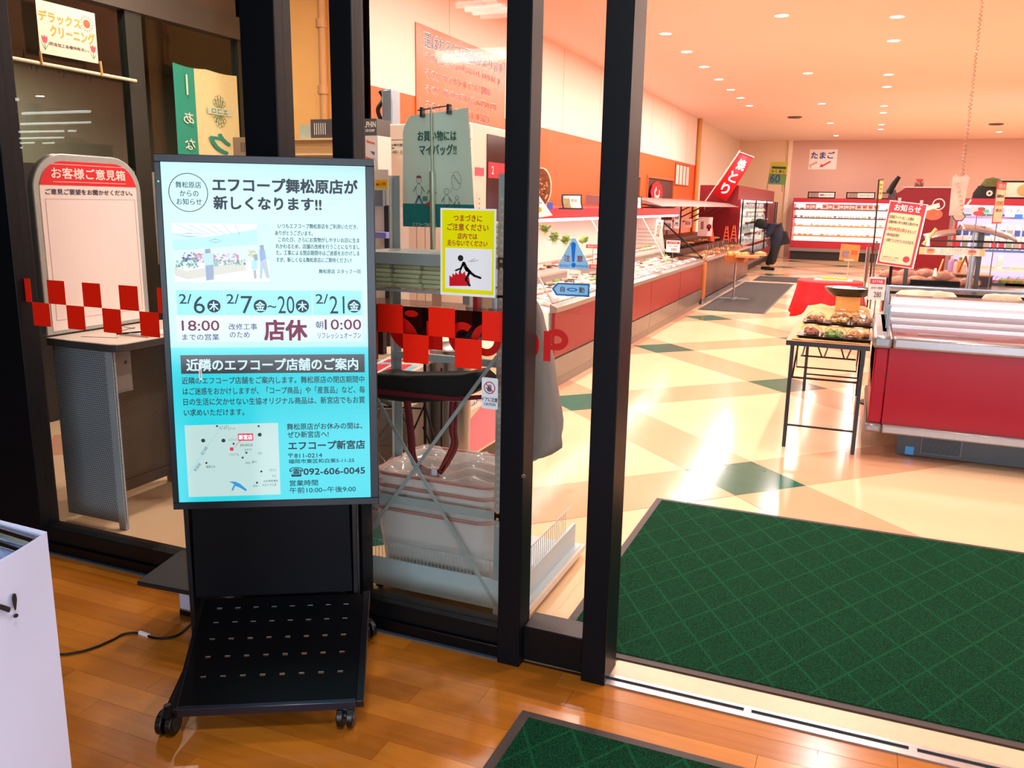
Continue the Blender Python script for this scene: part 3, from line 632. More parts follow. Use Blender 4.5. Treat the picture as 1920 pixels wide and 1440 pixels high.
    for uu in (-.012, plw): 
        mb = MB(); a = pl.pt(uu, -.012, 0)
        rect(mb, pl, uu, -.012, uu + .024 if uu > 0 else uu + .014, dep + .01, -.03, .004); finish('side_channel', mb, M('0b0c12', .3), T, bevel=.002)
    mb = MB(); rect(mb, pl, 0, -.014, plw, .0, -.035, .003); finish('front_lip', mb, M('2a3040', .2, .3), T, bevel=.002)
    # rear floor bars
    mb = MB()
    for s in (-1, 1):
        u = s * (hw + .005); a = C0(u, -.40, .085); b = C0(u, .22, .085); mb.tube([a, b], .014, 6)
    mb.tube([C0(-hw, .2, .085), C0(hw, .2, .085)], .014, 6)
    finish('base_bar', mb, BLACKM, T)
    def caster(c, turn):
        c = Vector(c); ax = Vector((math.cos(turn), math.sin(turn), 0)); mb = MB()
        for s in (-1, 1): mb.cyl(c + ax * s * .006, c + ax * s * .026, .0385, n=24)
        k = finish('caster', mb, M('0a0a0c', .3), T, bevel=.003)
        m2 = MB(); m2.cyl(c + ax * .005, c - ax * .005, .014, n=12); m2.cyl(c + Vector((0, 0, .01)), c + Vector((0, 0, .06)), .011, n=12)
        fr = ax.cross(Vector((0, 0, 1))); m2.hexa([c - ax * .021 - fr * .012 + Vector((0, 0, .03)), c + ax * .021 - fr * .012 + Vector((0, 0, .03)), c + ax * .021 + fr * .02 + Vector((0, 0, .03)), c - ax * .021 + fr * .02 + Vector((0, 0, .03))],
                [c - ax * .018 - fr * .01 + Vector((0, 0, .043)), c + ax * .018 - fr * .01 + Vector((0, 0, .043)), c + ax * .018 + fr * .016 + Vector((0, 0, .043)), c - ax * .018 + fr * .016 + Vector((0, 0, .043))])
        sub(k, 'fork', m2, M('101012', .4), T)
        m3 = MB(); m3.cyl(c + ax * .0262, c + ax * .0282, .024, n=20); sub(k, 'hub_cap', m3, M('2a2c30', .25), T)
    caster(at(316, 1354, z=.0385), .5 - .25); caster(at(650, 1340, z=.0385), .35); caster(at(685, 1180, z=.0385), 1.3); caster(C0(-hw, .25, .0385), .8)
    return f
signage()
# ================================================================ things on the hall floor
# white curved advertising box at the left edge
def whitebox():
    T = thing('leaflet_box', 'tall white card leaflet stand with black lettering at the left picture edge', 'leaflet stand', (-1.75, 1.1, 0))
    zt = 1.05; cr = at(88, 998, z=zt); l1 = at(0, 1050, z=zt); b1 = at(0, 976, z=zt); cr.z = l1.z = b1.z = 0
    left = cr + (l1 - cr) * 2.6; bk = cr + (b1 - cr) * 2.4; back = (bk - cr).normalized(); bl = (bk - cr).length
    z0 = zt
    fr = Fr(left, cr - left, (0, 0, 1)); Wd = (cr - left).length
    mb = MB(); N = 16; r = .03
    prof = [(0, 0)] + [(Wd * i / N, -.008 * math.sin(PI * i / N)) for i in range(1, N)] + [(Wd, 0)]
    pts = [left + (cr - left) * (u / Wd) + fr.N * (-v) for u, v in prof] + [cr + back * bl, left + back * bl]
    k = len(pts); top = [Vector((p.x, p.y, zt + .001)) for p in pts]; bot = [Vector((p.x, p.y, .0)) for p in pts]
    # thin wall shell
    cen = sum(pts, Vector()) / k; inn = [p + (cen - p).normalized() * .012 for p in pts]
    topi = [Vector((p.x, p.y, zt)) for p in inn]; boti = [Vector((p.x, p.y, zt - .14)) for p in inn]
    mb.add(bot + top + topi + boti, [(i, (i + 1) % k, k + (i + 1) % k, k + i) for i in range(k)] + [(k + i, k + (i + 1) % k, 2 * k + (i + 1) % k, 2 * k + i) for i in range(k)] + [(2 * k + i, 2 * k + (i + 1) % k, 3 * k + (i + 1) % k, 3 * k + i) for i in range(k)] + [tuple(range(3 * k + k - 1, 3 * k - 1, -1))])
    finish('card_body', mb, M('d6deff', .45, var=.01), T)
    rim = [p + (cen - p).normalized() * .03 + Vector((0, 0, zt - .012)) for p in (cr, cr + back * bl, left + back * bl)]
    mb = MB(); mb.tube([rim[0], rim[1] * .96 + rim[0] * .04, rim[1] * .97 + rim[2] * .03, rim[2]], .011, 8); mb.tube([r_ - Vector((0, 0, .02)) + (Vector((cen.x, cen.y, 0)) - Vector((r_.x, r_.y, 0))) * .05 for r_ in rim], .008, 8); finish('chrome_rim', mb, M('aab0b8', .15, 1.0), T)
    pc = at(14, 1012, z=zt - .03); mb = MB(); mb.lathe([(.0001, .006), (.055, .006), (.062, 0), (.055, -.02)], (pc.x - .05, pc.y - .01, zt - .035), 28, 1.1, .7); finish('white_lid', mb, M('dff6fb', .3), T)
    mb = MB(); f = Fr(left, cr - left, (0, 0, 1)); f = Fr(left + f.N * .012, cr - left, (0, 0, 1))
    def rr_(p, n_): return
    a_, b_ = (0, 0), 0
    for s_, qx0, qx1, qy0, qy1 in (('ト', -12, 20, 1170, 1116), ('ト', -14, 18, 1171, 1117), ('ト', -12, 20, 1167, 1113), ('!', 23, 33, 1160, 1114)):
        vs, fs, ga, gb, gc, gd = glyphs(s_, 0.0); mb.add([f.pt(*f.loc(qx0 + (qx1 - qx0) * (x - ga) / (gb - ga) - (4 * ((y - gc) / (gd - gc) - .5)), qy0 + (qy1 - qy0) * (y - gc) / (gd - gc) - (x - ga) / (gb - ga) * 3), .0003 * len(mb.f) * .01) for x, y in vs], fs)
    finish('lettering', mb, INK, T)
whitebox()
# cable across the floor
pts = [at(u, v, z=.006) for u, v in ((60, 1222), (112, 1227), (150, 1222), (180, 1213), (210, 1200), (232, 1189), (262, 1187), (285, 1195), (310, 1197), (335, 1190), (352, 1176), (370, 1160))]
def smooth_pts(P, k=5):
    out = []
    for i in range(len(P) - 1):
        a = P[max(0, i - 1)]; b = P[i]; c = P[i + 1]; d = P[min(len(P) - 1, i + 2)]
        for j in range(k):
            t = j / k; out.append(.5 * ((2 * b) + (c - a) * t + (2 * a - 5 * b + 4 * c - d) * t * t + (3 * b - a - 3 * c + d) * t ** 3))
    return out + [P[-1]]
T = thing('power_cable', 'black cable with a white tag running over the boards to the display', 'cable', tuple(at(262, 1187, z=0)))
mb = MB(); mb.tube(smooth_pts(pts), .0045, 8); finish('cord', mb, BLACKM, T)
mb = MB(); a = at(262, 1186, z=.006); b = at(279, 1192, z=.006); mb.tube([a, b], .0085, 8); finish('white_tag', mb, WHITE, T)
# low black board behind the signage with a carton under it
T = thing('low_stand', 'low black board standing out from behind the display above a small carton', 'stand', (-2.32, 2.4, 0)); zb = .215
c0, c1 = at(256, 1090, z=zb), at(340, 1030, z=zb)
mb = MB(); pl = [c0, c0 + Vector((.42, .03, 0)), Vector((c1.x + .52, c1.y, zb)), c1]; fb = Fr((0, 0, zb), (1, 0, 0), (0, 1, 0))
mb.prism([(p.x, p.y) for p in pl], fb, -.018, .0); finish('board', mb, M('0d0e11', .6), T, bevel=.004)
mb = MB(); 
for (x, y) in ((c1.x + .12, 2.42), (c1.x + .40, 2.50)): mb.box(x - .012, y - .012, 0, x + .012, y + .012, zb - .018)
mb.box(c1.x + .1, 2.40, 0, c1.x + .42, 2.52, .012); finish('foot', mb, BLACKM, T)
p0 = at(338, 1152, z=0); T = thing('carton', 'small brown carton with a white label under the low black board', 'carton', (p0.x + .04, p0.y + .03, 0))
mb = MB(); mb.box(p0.x, p0.y, .022, p0.x + .085, p0.y + .075, .155); finish('card', mb, M('8c6a48', .8), T)
mb = MB(); mb.box(p0.x - .001, p0.y - .001, 0, p0.x + .086, p0.y + .076, .022); finish('dark_base', mb, BLACKM, T)
f = FY(p0.y - .001, 0, 0); mb = MB(); rect(mb, f, p0.x + .004, .03, p0.x + .08, .095, 0, .001); finish('label', mb, M('c9cbe2', .5), T)
mb = MB(); text(mb, f, 'こわれもの', p0.x + .01, p0.x + .075, .122, .14, .001, .02); finish('lettering', mb, INK, T)

# ================================================================ notices stuck on the glass
def sticker(name, label, cat, f, P, mat, mats=None):
    o = thing(name, label, cat, tuple(f.pt(*f.loc(*P), 0))); return o
fS = FY(YG - .010)
T = sticker('warning_notice', 'yellow paper notice with stumbling figure taped to the fixed pane', 'notice', fS, (877, 470), None)
mb = MB(); prect(mb, fS, 827, 392, 929, 553, -.001, .0005)
u0, v0 = fS.loc(826, 552); u1, v1 = fS.loc(931, 392); mb = MB(); rect(mb, fS, u0, v0, u1, v1, 0, .0006); finish('paper', mb, flat('f4f6f4', .25), T)
mb = MB(); rect(mb, fS, u0 + .007, v0 + .009, u1 - .007, v1 - .006, .0006, .001); finish('yellow_field', mb, flat('f2ee00', .25), T)
mb = MB(); rect(mb, fS, fS.loc(835, 470)[0], fS.loc(880, 543)[1], fS.loc(923, 470)[0], fS.loc(880, 466)[1], .001, .0014); finish('white_field', mb, flat('f6f7f8', .25), T)
mb = MB()
for s, a, b, c, d, h in (('つまづきに', 851, 409, 904, 409, 12), ('ご注意ください', 839, 425, 916, 427, 13), ('店内では', 858, 443, 895, 443, 11), ('走らないでください', 839, 455, 914, 457, 11)): ptext(mb, fS, s, a, b, c, d, h, n=.0012, bold=.03)
finish('lettering', mb, flat('a81810', .5), T)
def pp(f, P): return [f.loc(*p) for p in P]
def ccw(P):
    a = sum(P[i][0] * P[(i + 1) % len(P)][1] - P[(i + 1) % len(P)][0] * P[i][1] for i in range(len(P))); return P if a > 0 else P[::-1]
mb = MB(); mb.prism(ccw(pp(fS, [(843, 536), (843, 516), (848, 520), (849, 512), (853, 516), (855, 510), (859, 515), (864, 509), (867, 514), (872, 508), (873, 516), (880, 520), (882, 536)])), fS, .0014, .0018); finish('red_burst', mb, flat('d01020', .4), T)
mb = MB(); a = fS.loc(864, 484); disc(mb, fS, a[0], a[1], .0105, .0014, .002)
for (x0, y0, x1, y1, t) in ((869, 493, 865, 503, .007), (865, 503, 855, 507, .006), (870, 494, 876, 506, .013), (875, 503, 882, 511, .012), (868, 497, 862, 511, .005), (880, 509, 890, 517, .009), (890, 517, 901, 521, .008), (881, 510, 874, 524, .009), (874, 524, 881, 535, .008)):
    a = fS.loc(x0, y0); b = fS.loc(x1, y1); seg(mb, fS, a[0], a[1], b[0], b[1], t, .0022, .0014); disc(mb, fS, b[0], b[1], t / 2, .0014, .0022, 12); disc(mb, fS, a[0], a[1], t / 2, .0014, .0022, 12)
a = fS.loc(879, 491); b = fS.loc(891, 485); seg(mb, fS, a[0], a[1], b[0], b[1], .0012, .0018, .0014); a = fS.loc(883, 491); b = fS.loc(897, 488); seg(mb, fS, a[0], a[1], b[0], b[1], .0012, .0018, .0014)
finish('figure', mb, flat('0c0c0e', .5), T)
fL = FY(YG + .07 - .0055)
T = sticker('caution_sticker', 'small white door sticker with a crossed-out hand on the glass', 'sticker', fS, (918, 735), None)
mb = MB(); A = fS.loc(903, 765); B = fS.loc(934, 710); mb.prism(rrect(A[0], A[1], B[0], B[1], .006), fS, 0, .0006); finish('card', mb, flat('e2e8ee', .3), T)
c = fS.loc(918, 727); r = .022; mb = MB(); ring(mb, fS, c[0], c[1], r, .0034, .001); seg(mb, fS, c[0] - .015, c[1] + .015, c[0] + .015, c[1] - .015, .0034, .0014, .0008); finish('red_ring', mb, flat('b01a20', .4), T)
mb = MB(); mb.prism(rrect(c[0] - .008, c[1] - .014, c[0] + .007, c[1], .004), fS, .0006, .0009)
for k, h in enumerate((.009, .012, .012, .010)): mb.prism(rrect(c[0] - .0075 + k * .004, c[1] - .003, c[0] - .0045 + k * .004, c[1] + h, .0014, 3), fS, .0006, .0009)
seg(mb, fS, c[0] - .006, c[1] - .008, c[0] - .014, c[1] + .001, .0034, .0009, .0006); finish('hand', mb, flat('53606e', .5), T)
mb = MB(); ptext(mb, fS, 'ドアに注意', 904.5, 749, 933, 749, 8, n=.0008, bold=.03); ptext(mb, fS, 'CAUTION', 908, 758, 929, 758, 5, n=.0008, bold=.03); finish('lettering', mb, INK, T)
T = sticker('warning_sticker', 'triangular blue sticker with an exclamation mark on the sliding leaf', 'sticker', fL, (1076, 480), None); f = fL
mb = MB(); mb.prism(ccw(pp(f, [(1073, 447), (1079, 447), (1105, 499), (1103, 505), (1049, 504), (1046, 498)])), f, 0, .0006); finish('card', mb, flat('9fd0ec', .3), T)
mb = MB(); mb.prism(ccw(pp(f, [(1071, 457), (1080, 457), (1077, 491), (1073, 491)])), f, .0006, .001); a = f.loc(1075.5, 497); disc(mb, f, a[0], a[1], .008, .0006, .001); ptext(mb, f, 'おさえないで', 1050, 498, 1069, 498, 5, n=.0008, bold=.03); ptext(mb, f, 'ゆびをはさみ', 1081, 499, 1102, 499, 5, n=.0008, bold=.03)
a = f.loc(1075.5, 452); disc(mb, f, a[0], f.loc(1075, 459)[1], .0088, .0006, .0014, 16); finish('exclamation_mark', mb, flat('0a74d0', .4), T)
mb = MB(); ptext(mb, f, '注', 1058, 484, 1069, 484, 12, n=.0008, bold=.03); ptext(mb, f, '意', 1082, 485, 1093, 485, 12, n=.0008, bold=.03); finish('lettering', mb, flat('9a1848', .4), T)
T = sticker('automatic_door_sticker', 'blue arrow-shaped sticker pointing left on the sliding leaf', 'sticker', f, (1070, 544), None)
mb = MB(); mb.prism(ccw(pp(f, [(1035, 541), (1045, 530), (1106, 532), (1105, 557), (1043, 554)])), f, 0, .0006); finish('border', mb, flat('1570b8', .35), T)
mb = MB(); mb.prism(ccw(pp(f, [(1039, 541), (1047, 533), (1103, 535.5), (1102, 553.5), (1045, 551)])), f, .0006, .001); finish('blue_field', mb, flat('9cccea', .3), T)
mb = MB(); ptext(mb, f, '自', 1051, 542, 1059, 542, 10, n=.0013, bold=.015); ptext(mb, f, '動', 1086, 544, 1096, 544, 11, n=.0013, bold=.015); finish('lettering', mb, INK, T)
mb = MB(); a = f.loc(1073, 543); disc(mb, f, a[0], a[1], .019, .001, .0013, ry=.0062); finish('oval_mark', mb, flat('1570c8', .3), T)
mb = MB(); disc(mb, f, a[0], a[1], .012, .0013, .0015, ry=.003); finish('oval_mark', mb, flat('9cccea', .3), T)
# ================================================================ opinion box stand behind the left pane
def opinion():
    XB = -3.70; Y0 = 2.93
    T = thing('opinion_box_stand', 'white opinion board with red header on a perforated grey steel desk', 'message stand', (-3.46, 3.1, 0))
    f = FX(XB)
    yl = at(66, 400, x=XB).y; yr = at(262, 330, x=XB).y; zt = at(150, 285, x=XB).z; yr2 = at(257, 330, x=XB).y
    zt = (at(110, 284, x=XB).z + at(205, 298, x=XB).z) / 2
    zb = .96; rr = (yr - yl) * .27
    def arch(a, b, c, d, r, k=10):
        return [(a, c), (b, c)] + [(b - r + r * math.cos(PI / 2 * i / k), d - r + r * math.sin(PI / 2 * i / k)) for i in range(k + 1)] + [(a + r + r * math.cos(PI / 2 + PI / 2 * i / k), d - r + r * math.sin(PI / 2 + PI / 2 * i / k)) for i in range(k + 1)]
    mb = MB(); mb.prism(arch(yl, yr, zb, zt, rr), f, -.04, 0); finish('board_frame', mb, M('a9aeaa', .35, .3), T, bevel=.006)
    g = .035; a, b, c, d = yl + g, yr - g, zb + .02, zt - g; zr = (at(80, 345, x=XB).z + at(240, 352, x=XB).z) / 2
    mb = MB(); mb.prism(arch(a, b, c, d, rr - g), f, 0, .002); finish('board', mb, M('f6e4dc', .3, var=.01), T)
    mb = MB(); hdr = [p for p in arch(a, b, c, d, rr - g) if p[1] > zr]; mb.prism([(a, zr), (b, zr)] + hdr, f, .002, .004); finish('red_header', mb, M('e8182c', .25, var=.01), T)
    W_ = b - a; mb = MB(); zc = (zr + d) / 2
    text(mb, f, 'お客様ご意見箱', a + W_ * .12, a + W_ * .88, zc - .026, zc + .026, .005, .035)
    for z in (zc - .042, zc + .042): rect(mb, f, a + W_ * .13, z - .001, a + W_ * .88, z + .001, .004, .005)
    finish('lettering', mb, flat('ffe9dc', .4), T)
    mb = MB(); text(mb, f, 'ご意見ご要望をお聞かせください。', a + W_ * .05, a + W_ * .95, zr - .045, zr - .018, .0035, .03); finish('lettering', mb, flat('1c1c40', .4), T)
    mb = MB()
    for (p, q, r, s) in ((a + .025, zr - .068, b - .015, zr - .0665), (a + .025, c + .05, b - .015, c + .0515), (a + .025, c + .05, a + .0265, zr - .067), (b - .0165, c + .05, b - .015, zr - .067)): rect(mb, f, p, q, r, s, .002, .003)
    finish('outline', mb, flat('a08f8c', .4), T)
    # desk top
    X1 = -3.235; Y1 = yr + .08; fz = Fr((0, 0, .95), (1, 0, 0), (0, 1, 0))
    P = [(XB, Y0), (X1 - .05, Y0), (X1 - .015, Y0 + .015), (X1, Y0 + .05), (X1 - .0, Y1), (XB, Y1)]
    mb = MB(); mb.prism(P, fz, -.035, 0); mb.m = 1
    top = finish('desk_top', mb, M('3a3836', .4), T, bevel=.002)
    mb = MB(); mb.prism([(x - .002 if x > XB else x, y + .002) for x, y in P], fz, 0, .004); finish('laminate', mb, M('f2e2d2', .25, var=.01), T)
    mb = MB(); seg(mb, fz, XB + .12, Y0 + .10, XB + .30, Y0 + .16, .006, .0052, .004); finish('posting_slot', mb, BLACKM, T)
    # steel panels; near side's bluish tint has the daylight put into its colour
    PF = perf_mat('8d97a0')
    mb = MB(); mb.box(XB, Y0 + .03, .03, -3.30, Y0 + .034, .915); finish('side_panel', mb, PF, T, smooth=False)
    mb = MB(); mb.box(-3.345, Y0 + .025, 0, -3.30, Y0 + .045, .915); finish('edge_fold', mb, M('9aa4ac', .4), T)
    mb = MB(); mb.box(XB + .02, Y0 + .05, .10, XB + .024, Y1 - .03, .915); finish('back_panel', mb, perf_mat('8a7b6e'), T, smooth=False)
    mb = MB(); mb.box(XB, Y1 - .034, .06, -3.28, Y1 - .03, .915); finish('side_panel', mb, perf_mat('80766e'), T, smooth=False)
    mb = MB(); mb.box(XB + .02, Y0 + .05, .04, XB + .035, Y1 - .03, .10); mb.box(XB, Y1 - .04, .0, -3.28, Y1 - .025, .08); finish('plinth', mb, M('6d625a', .5), T)
    # cash-box style door under the desk
    x = -3.43; ya, yb = at(222, 700, x=x).y, at(243, 700, x=x).y + .02; za, zb_ = at(235, 735, x=x).z, .915
    ya = Y0 + .06; yb = ya + .2
    mb = MB(); mb.box(x - .2, ya, za, x, yb, zb_); bx_ = finish('locker', mb, M('8e8a88', .4), T, bevel=.002)
    ff = FX(x); mb = MB(); rect(mb, ff, ya + .012, za + .018, yb - .014, zb_ - .01, 0, .005); dd = sub(bx_, 'locker_door', mb, M('96928f', .35), T)
    mb = MB(); rect(mb, ff, ya + .045, za + .10, ya + .085, za + .19, .005, .007); finish('window_slot', mb, M('b08f60', .5), T)
    mb = MB(); c = ff.pt(yb - .04, za + .155, .005); mb.cyl(c, c + Vector((.012, 0, 0)), .009, n=14); finish('lock', mb, STEEL, T)
    # pad of forms with a pen on a cord
    P = thing('form_tray', 'beige paper tray of white comment forms on the desk top', 'tray', (-3.36, Y0 + .3, .954)); mb = MB(); c = P.location
    mb.box(c.x - .1, c.y - .07, .954, c.x + .09, c.y + .12, .96); finish('tray_base', mb, M('c9a888', .6), P)
    mb = MB(); mb.box(c.x - .09, c.y - .055, .96, c.x + .08, c.y + .11, .966); finish('paper', mb, WHITE, P)
    P = thing('pen', 'black pen with a curled cord lying beside the comment forms', 'pen', (-3.47, Y0 + .22, .954)); mb = MB(); c = P.location
    mb.tube([c + Vector((0, 0, .006)), c + Vector((.12, .06, .02))], .004, 8); finish('pen_body', mb, BLACKM, P)
    mb = MB(); mb.tube(smooth_pts([c + Vector((0, 0, .006)), c + Vector((-.05, .06, .006)), c + Vector((-.02, .13, .02)), c + Vector((-.08, .18, .005)), c + Vector((-.2, .22, .005))]), .0015, 6); finish('pen_cord', mb, BLACKM, P)
opinion()
# poster, rail and banner on the side wall
def cleaner():
    f = FX(XS + .03)
    T = thing('cleaning_poster', 'painted white poster with yellow letters, a sun and two tulips on the rail', 'poster', tuple(f.pt(*f.loc(120, 70))))
    P = [f.loc(*p) for p in ((75, 96), (183, 122), (178, 25), (65, -2))]; u0 = (P[0][0] + P[3][0]) / 2; u1 = (P[1][0] + P[2][0]) / 2; v0 = (P[0][1] + P[1][1]) / 2; v1 = (P[2][1] + P[3][1]) / 2
    W_, H_ = u1 - u0, v1 - v0; X = lambda a: u0 + W_ * a; Z = lambda b: v0 + H_ * b
    mb = MB(); rect(mb, f, u0, v0, u1, v1, 0, .003); finish('paper', mb, M('f4dcc0', .5, var=.02, scale=6), T)
    mb = MB(); text(mb, f, 'デラックス', X(.03), X(.73), Z(.62), Z(.82), .004, .05); text(mb, f, 'クリーニング', X(.2), X(.96), Z(.36), Z(.58), .004, .05); finish('lettering', mb, flat('d8a040', .5), T)
    mb = MB(); text(mb, f, '(防虫加工各種特殊洗い)', X(.15), X(.84), Z(.17), Z(.25), .004, .01); finish('lettering', mb, flat('3c3a36', .5), T)
    mb = MB(); disc(mb, f, X(.84), Z(.75), W_ * .06, .003, .004)
    for k in range(16): a = 2 * PI * k / 16; seg(mb, f, X(.84) + W_ * .08 * math.cos(a), Z(.75) + W_ * .08 * math.sin(a), X(.84) + W_ * .12 * math.cos(a), Z(.75) + W_ * .12 * math.sin(a), .004, .004, .003)
    finish('sun_drawing', mb, flat('e8603c', .5), T)
    for cx, cz in ((.09, .26), (.92, .26)):
        mb = MB(); mb.prism([(X(cx) + W_ * a, Z(cz) + H_ * b) for a, b in ((-.03, -.05), (.03, -.05), (.05, .03), (.045, .09), (.02, .05), (0, .1), (-.02, .05), (-.045, .09), (-.05, .03))], f, .003, .004); finish('tulip_drawing', mb, flat('e05058', .5), T)
        mb = MB(); seg(mb, f, X(cx), Z(cz - .05), X(cx), Z(cz - .19), .006, .004, .003)
        for s in (-1, 1): mb.prism(ccw([(X(cx), Z(cz - .18)), (X(cx) + s * W_ * .03, Z(cz - .13)), (X(cx) + s * W_ * .06, Z(cz - .04)), (X(cx) + s * W_ * .02, Z(cz - .15))]), f, .003, .0045)
        finish('leaf_drawing', mb, flat('5c9c70', .5), T)
    T = thing('hanging_rail', 'cream pole hung across the cleaning counter window below the painted poster', 'rail', tuple(f.pt(*f.loc(130, 128))))
    mb = MB(); a = Vector(f.pt(*f.loc(-20, 101), .0)); b = Vector(f.pt(*f.loc(255, 152), .0)); mb.tube([a, b], .013, 10); finish('pole', mb, M('e2d8b4', .4), T)
    for u, v, w_ in ((76, 122, 96), (189, 143, 115)):
        mb = MB(); A = Vector(f.pt(*f.loc(u, v), .015)); B = Vector(f.pt(*f.loc(u - 4, w_), .015)); mb.tube([A, B], .009, 6); finish('clothes_peg', mb, M('d8a860', .5), T)
    for u in (63, 115, 165):
        mb = MB(); c = Vector(f.pt(*f.loc(u, 119 + (u - 63) * .18), 0)); mb.tube([c + Vector((0, .02 * math.cos(q), -.03 + .03 * math.sin(q))) for q in [PI * .1 * k for k in range(-4, 12)]], .002, 5); finish('wire_hook', mb, BLACKM, T)
    T = thing('shop_banner', 'green and cream fabric banner with a petal emblem hanging in the cleaning counter window', 'banner', tuple(f.pt(*f.loc(390, 200))))
    P = [f.loc(*p) for p in ((330, 292), (452, 292), (447, 141), (325, 118))]; u0, u1 = P[3][0], P[2][0]; v1 = (P[2][1] + P[3][1]) / 2; v0 = 1.6; W_, H_ = u1 - u0, v1 - v0
    fd2 = FX(XS + .015)
    def cl(a, b, off): return lambda i, j: fd2.pt(u0 + W_ * (a + (b - a) * i), v0 + H_ * j - .012 * math.sin(PI * ((a + (b - a) * i) * 2 % 1)), off + .006 * math.sin(9 * (a + (b - a) * i) + 2 * j))
    mb = MB(); mb.grid(cl(0, .32, 0), 8, 10); finish('green_panel', mb, M('2c9c80', .8), T)
    mb = MB(); mb.grid(cl(.32, 1, 0), 12, 10); finish('cream_panel', mb, M('e6dca0', .8), T)
    mb = MB(); text(mb, f, 'あなた', u0 + W_ * .08, u0 + W_ * .24, 0, 0, 0, 0) if False else None
    for s, z in (('ー', .86), ('あ', .62), ('な', .43), ('た', .24)):
        mb = MB(); zz = v0 + H_ * z; text(mb, f, s if s != 'ー' else 'l', u0 + W_ * .1 if s != 'ー' else u0 + W_ * .17, u0 + W_ * .25 if s != 'ー' else u0 + W_ * .19, zz - .045 if s != 'ー' else zz - .08, zz + .045 if s != 'ー' else zz + .08, -.002, .02, mirror=True); finish('lettering', mb, flat('e0ead0', .6), T)
    cx, cz = u0 + W_ * .66, v0 + H_ * .70; mb = MB()
    for k in range(14):
        a = 2 * PI * k / 14 + .2
        if abs(math.sin(a)) < .3: continue
        r0, r1 = .035, .15; px_, pz_ = cx + (r1 - .03) * .55 * math.cos(a) * 1.2, cz + (r1 - .03) * math.sin(a)
        L = [(cx + .02 * math.cos(a), cz + .03 * math.sin(a))]
        ring(mb, f, px_, pz_, .021, .004, -.001, 16, ry=.021); n_ = Vector((-math.sin(a), math.cos(a)))
        for s in (-1, 1): seg(mb, f, cx + .03 * math.cos(a) + n_.x * s * .005, cz + .035 * math.sin(a) + n_.y * s * .005, px_ + n_.x * s * .019, pz_ + n_.y * s * .019, .004, -.001, -.002)
    finish('petal_emblem', mb, flat('5c8c6c', .6), T)
    mb = MB(); rect(mb, f, cx - .15, cz - .028, cx + .15, cz + .028, -.001, .0005); finish('emblem_band', mb, flat('cdd8b4', .6), T)
    mb = MB(); text(mb, f, 'エコロ', cx - .1, cx + .1, cz - .018, cz + .018, .001, .05, mirror=True); finish('lettering', mb, flat('4c8468', .6), T)
    mb = MB(); text(mb, f, 'ク', cx - .14, cx + .12, v0 + H_ * .38, v0 + H_ * .53, -.001, .06, mirror=True); finish('lettering', mb, flat('1f9078', .6), T)
    # small dark-framed notices on the lower panel
    g = FX(XS - .018)
    for (q0, q1, lab) in (((192, 243), (238, 420), 'long grey notice sheet on the dark wall behind the opinion board'), ((276, 245), (288, 420), 'narrow pale notice sheet on the dark wall next to the display')):
        a = g.loc(*q0); b = g.loc(*q1); o = thing('notice_sheet', lab, 'notice', tuple(g.pt((a[0] + b[0]) / 2, (a[1] + b[1]) / 2))); zt = min(1.84, a[1])
        mb = MB(); rect(mb, g, a[0], zt - .75, a[0] + .36, zt, 0, .002); finish('paper', mb, M('8a8a84', .6), o)
        mb = MB()
        for k in range(9): rect(mb, g, a[0] + .04, zt - .08 - k * .07, a[0] + .30 - .05 * (k % 3), zt - .065 - k * .07, .002, .003)
        finish('print', mb, flat('3a3a3a', .6), o)
cleaner()
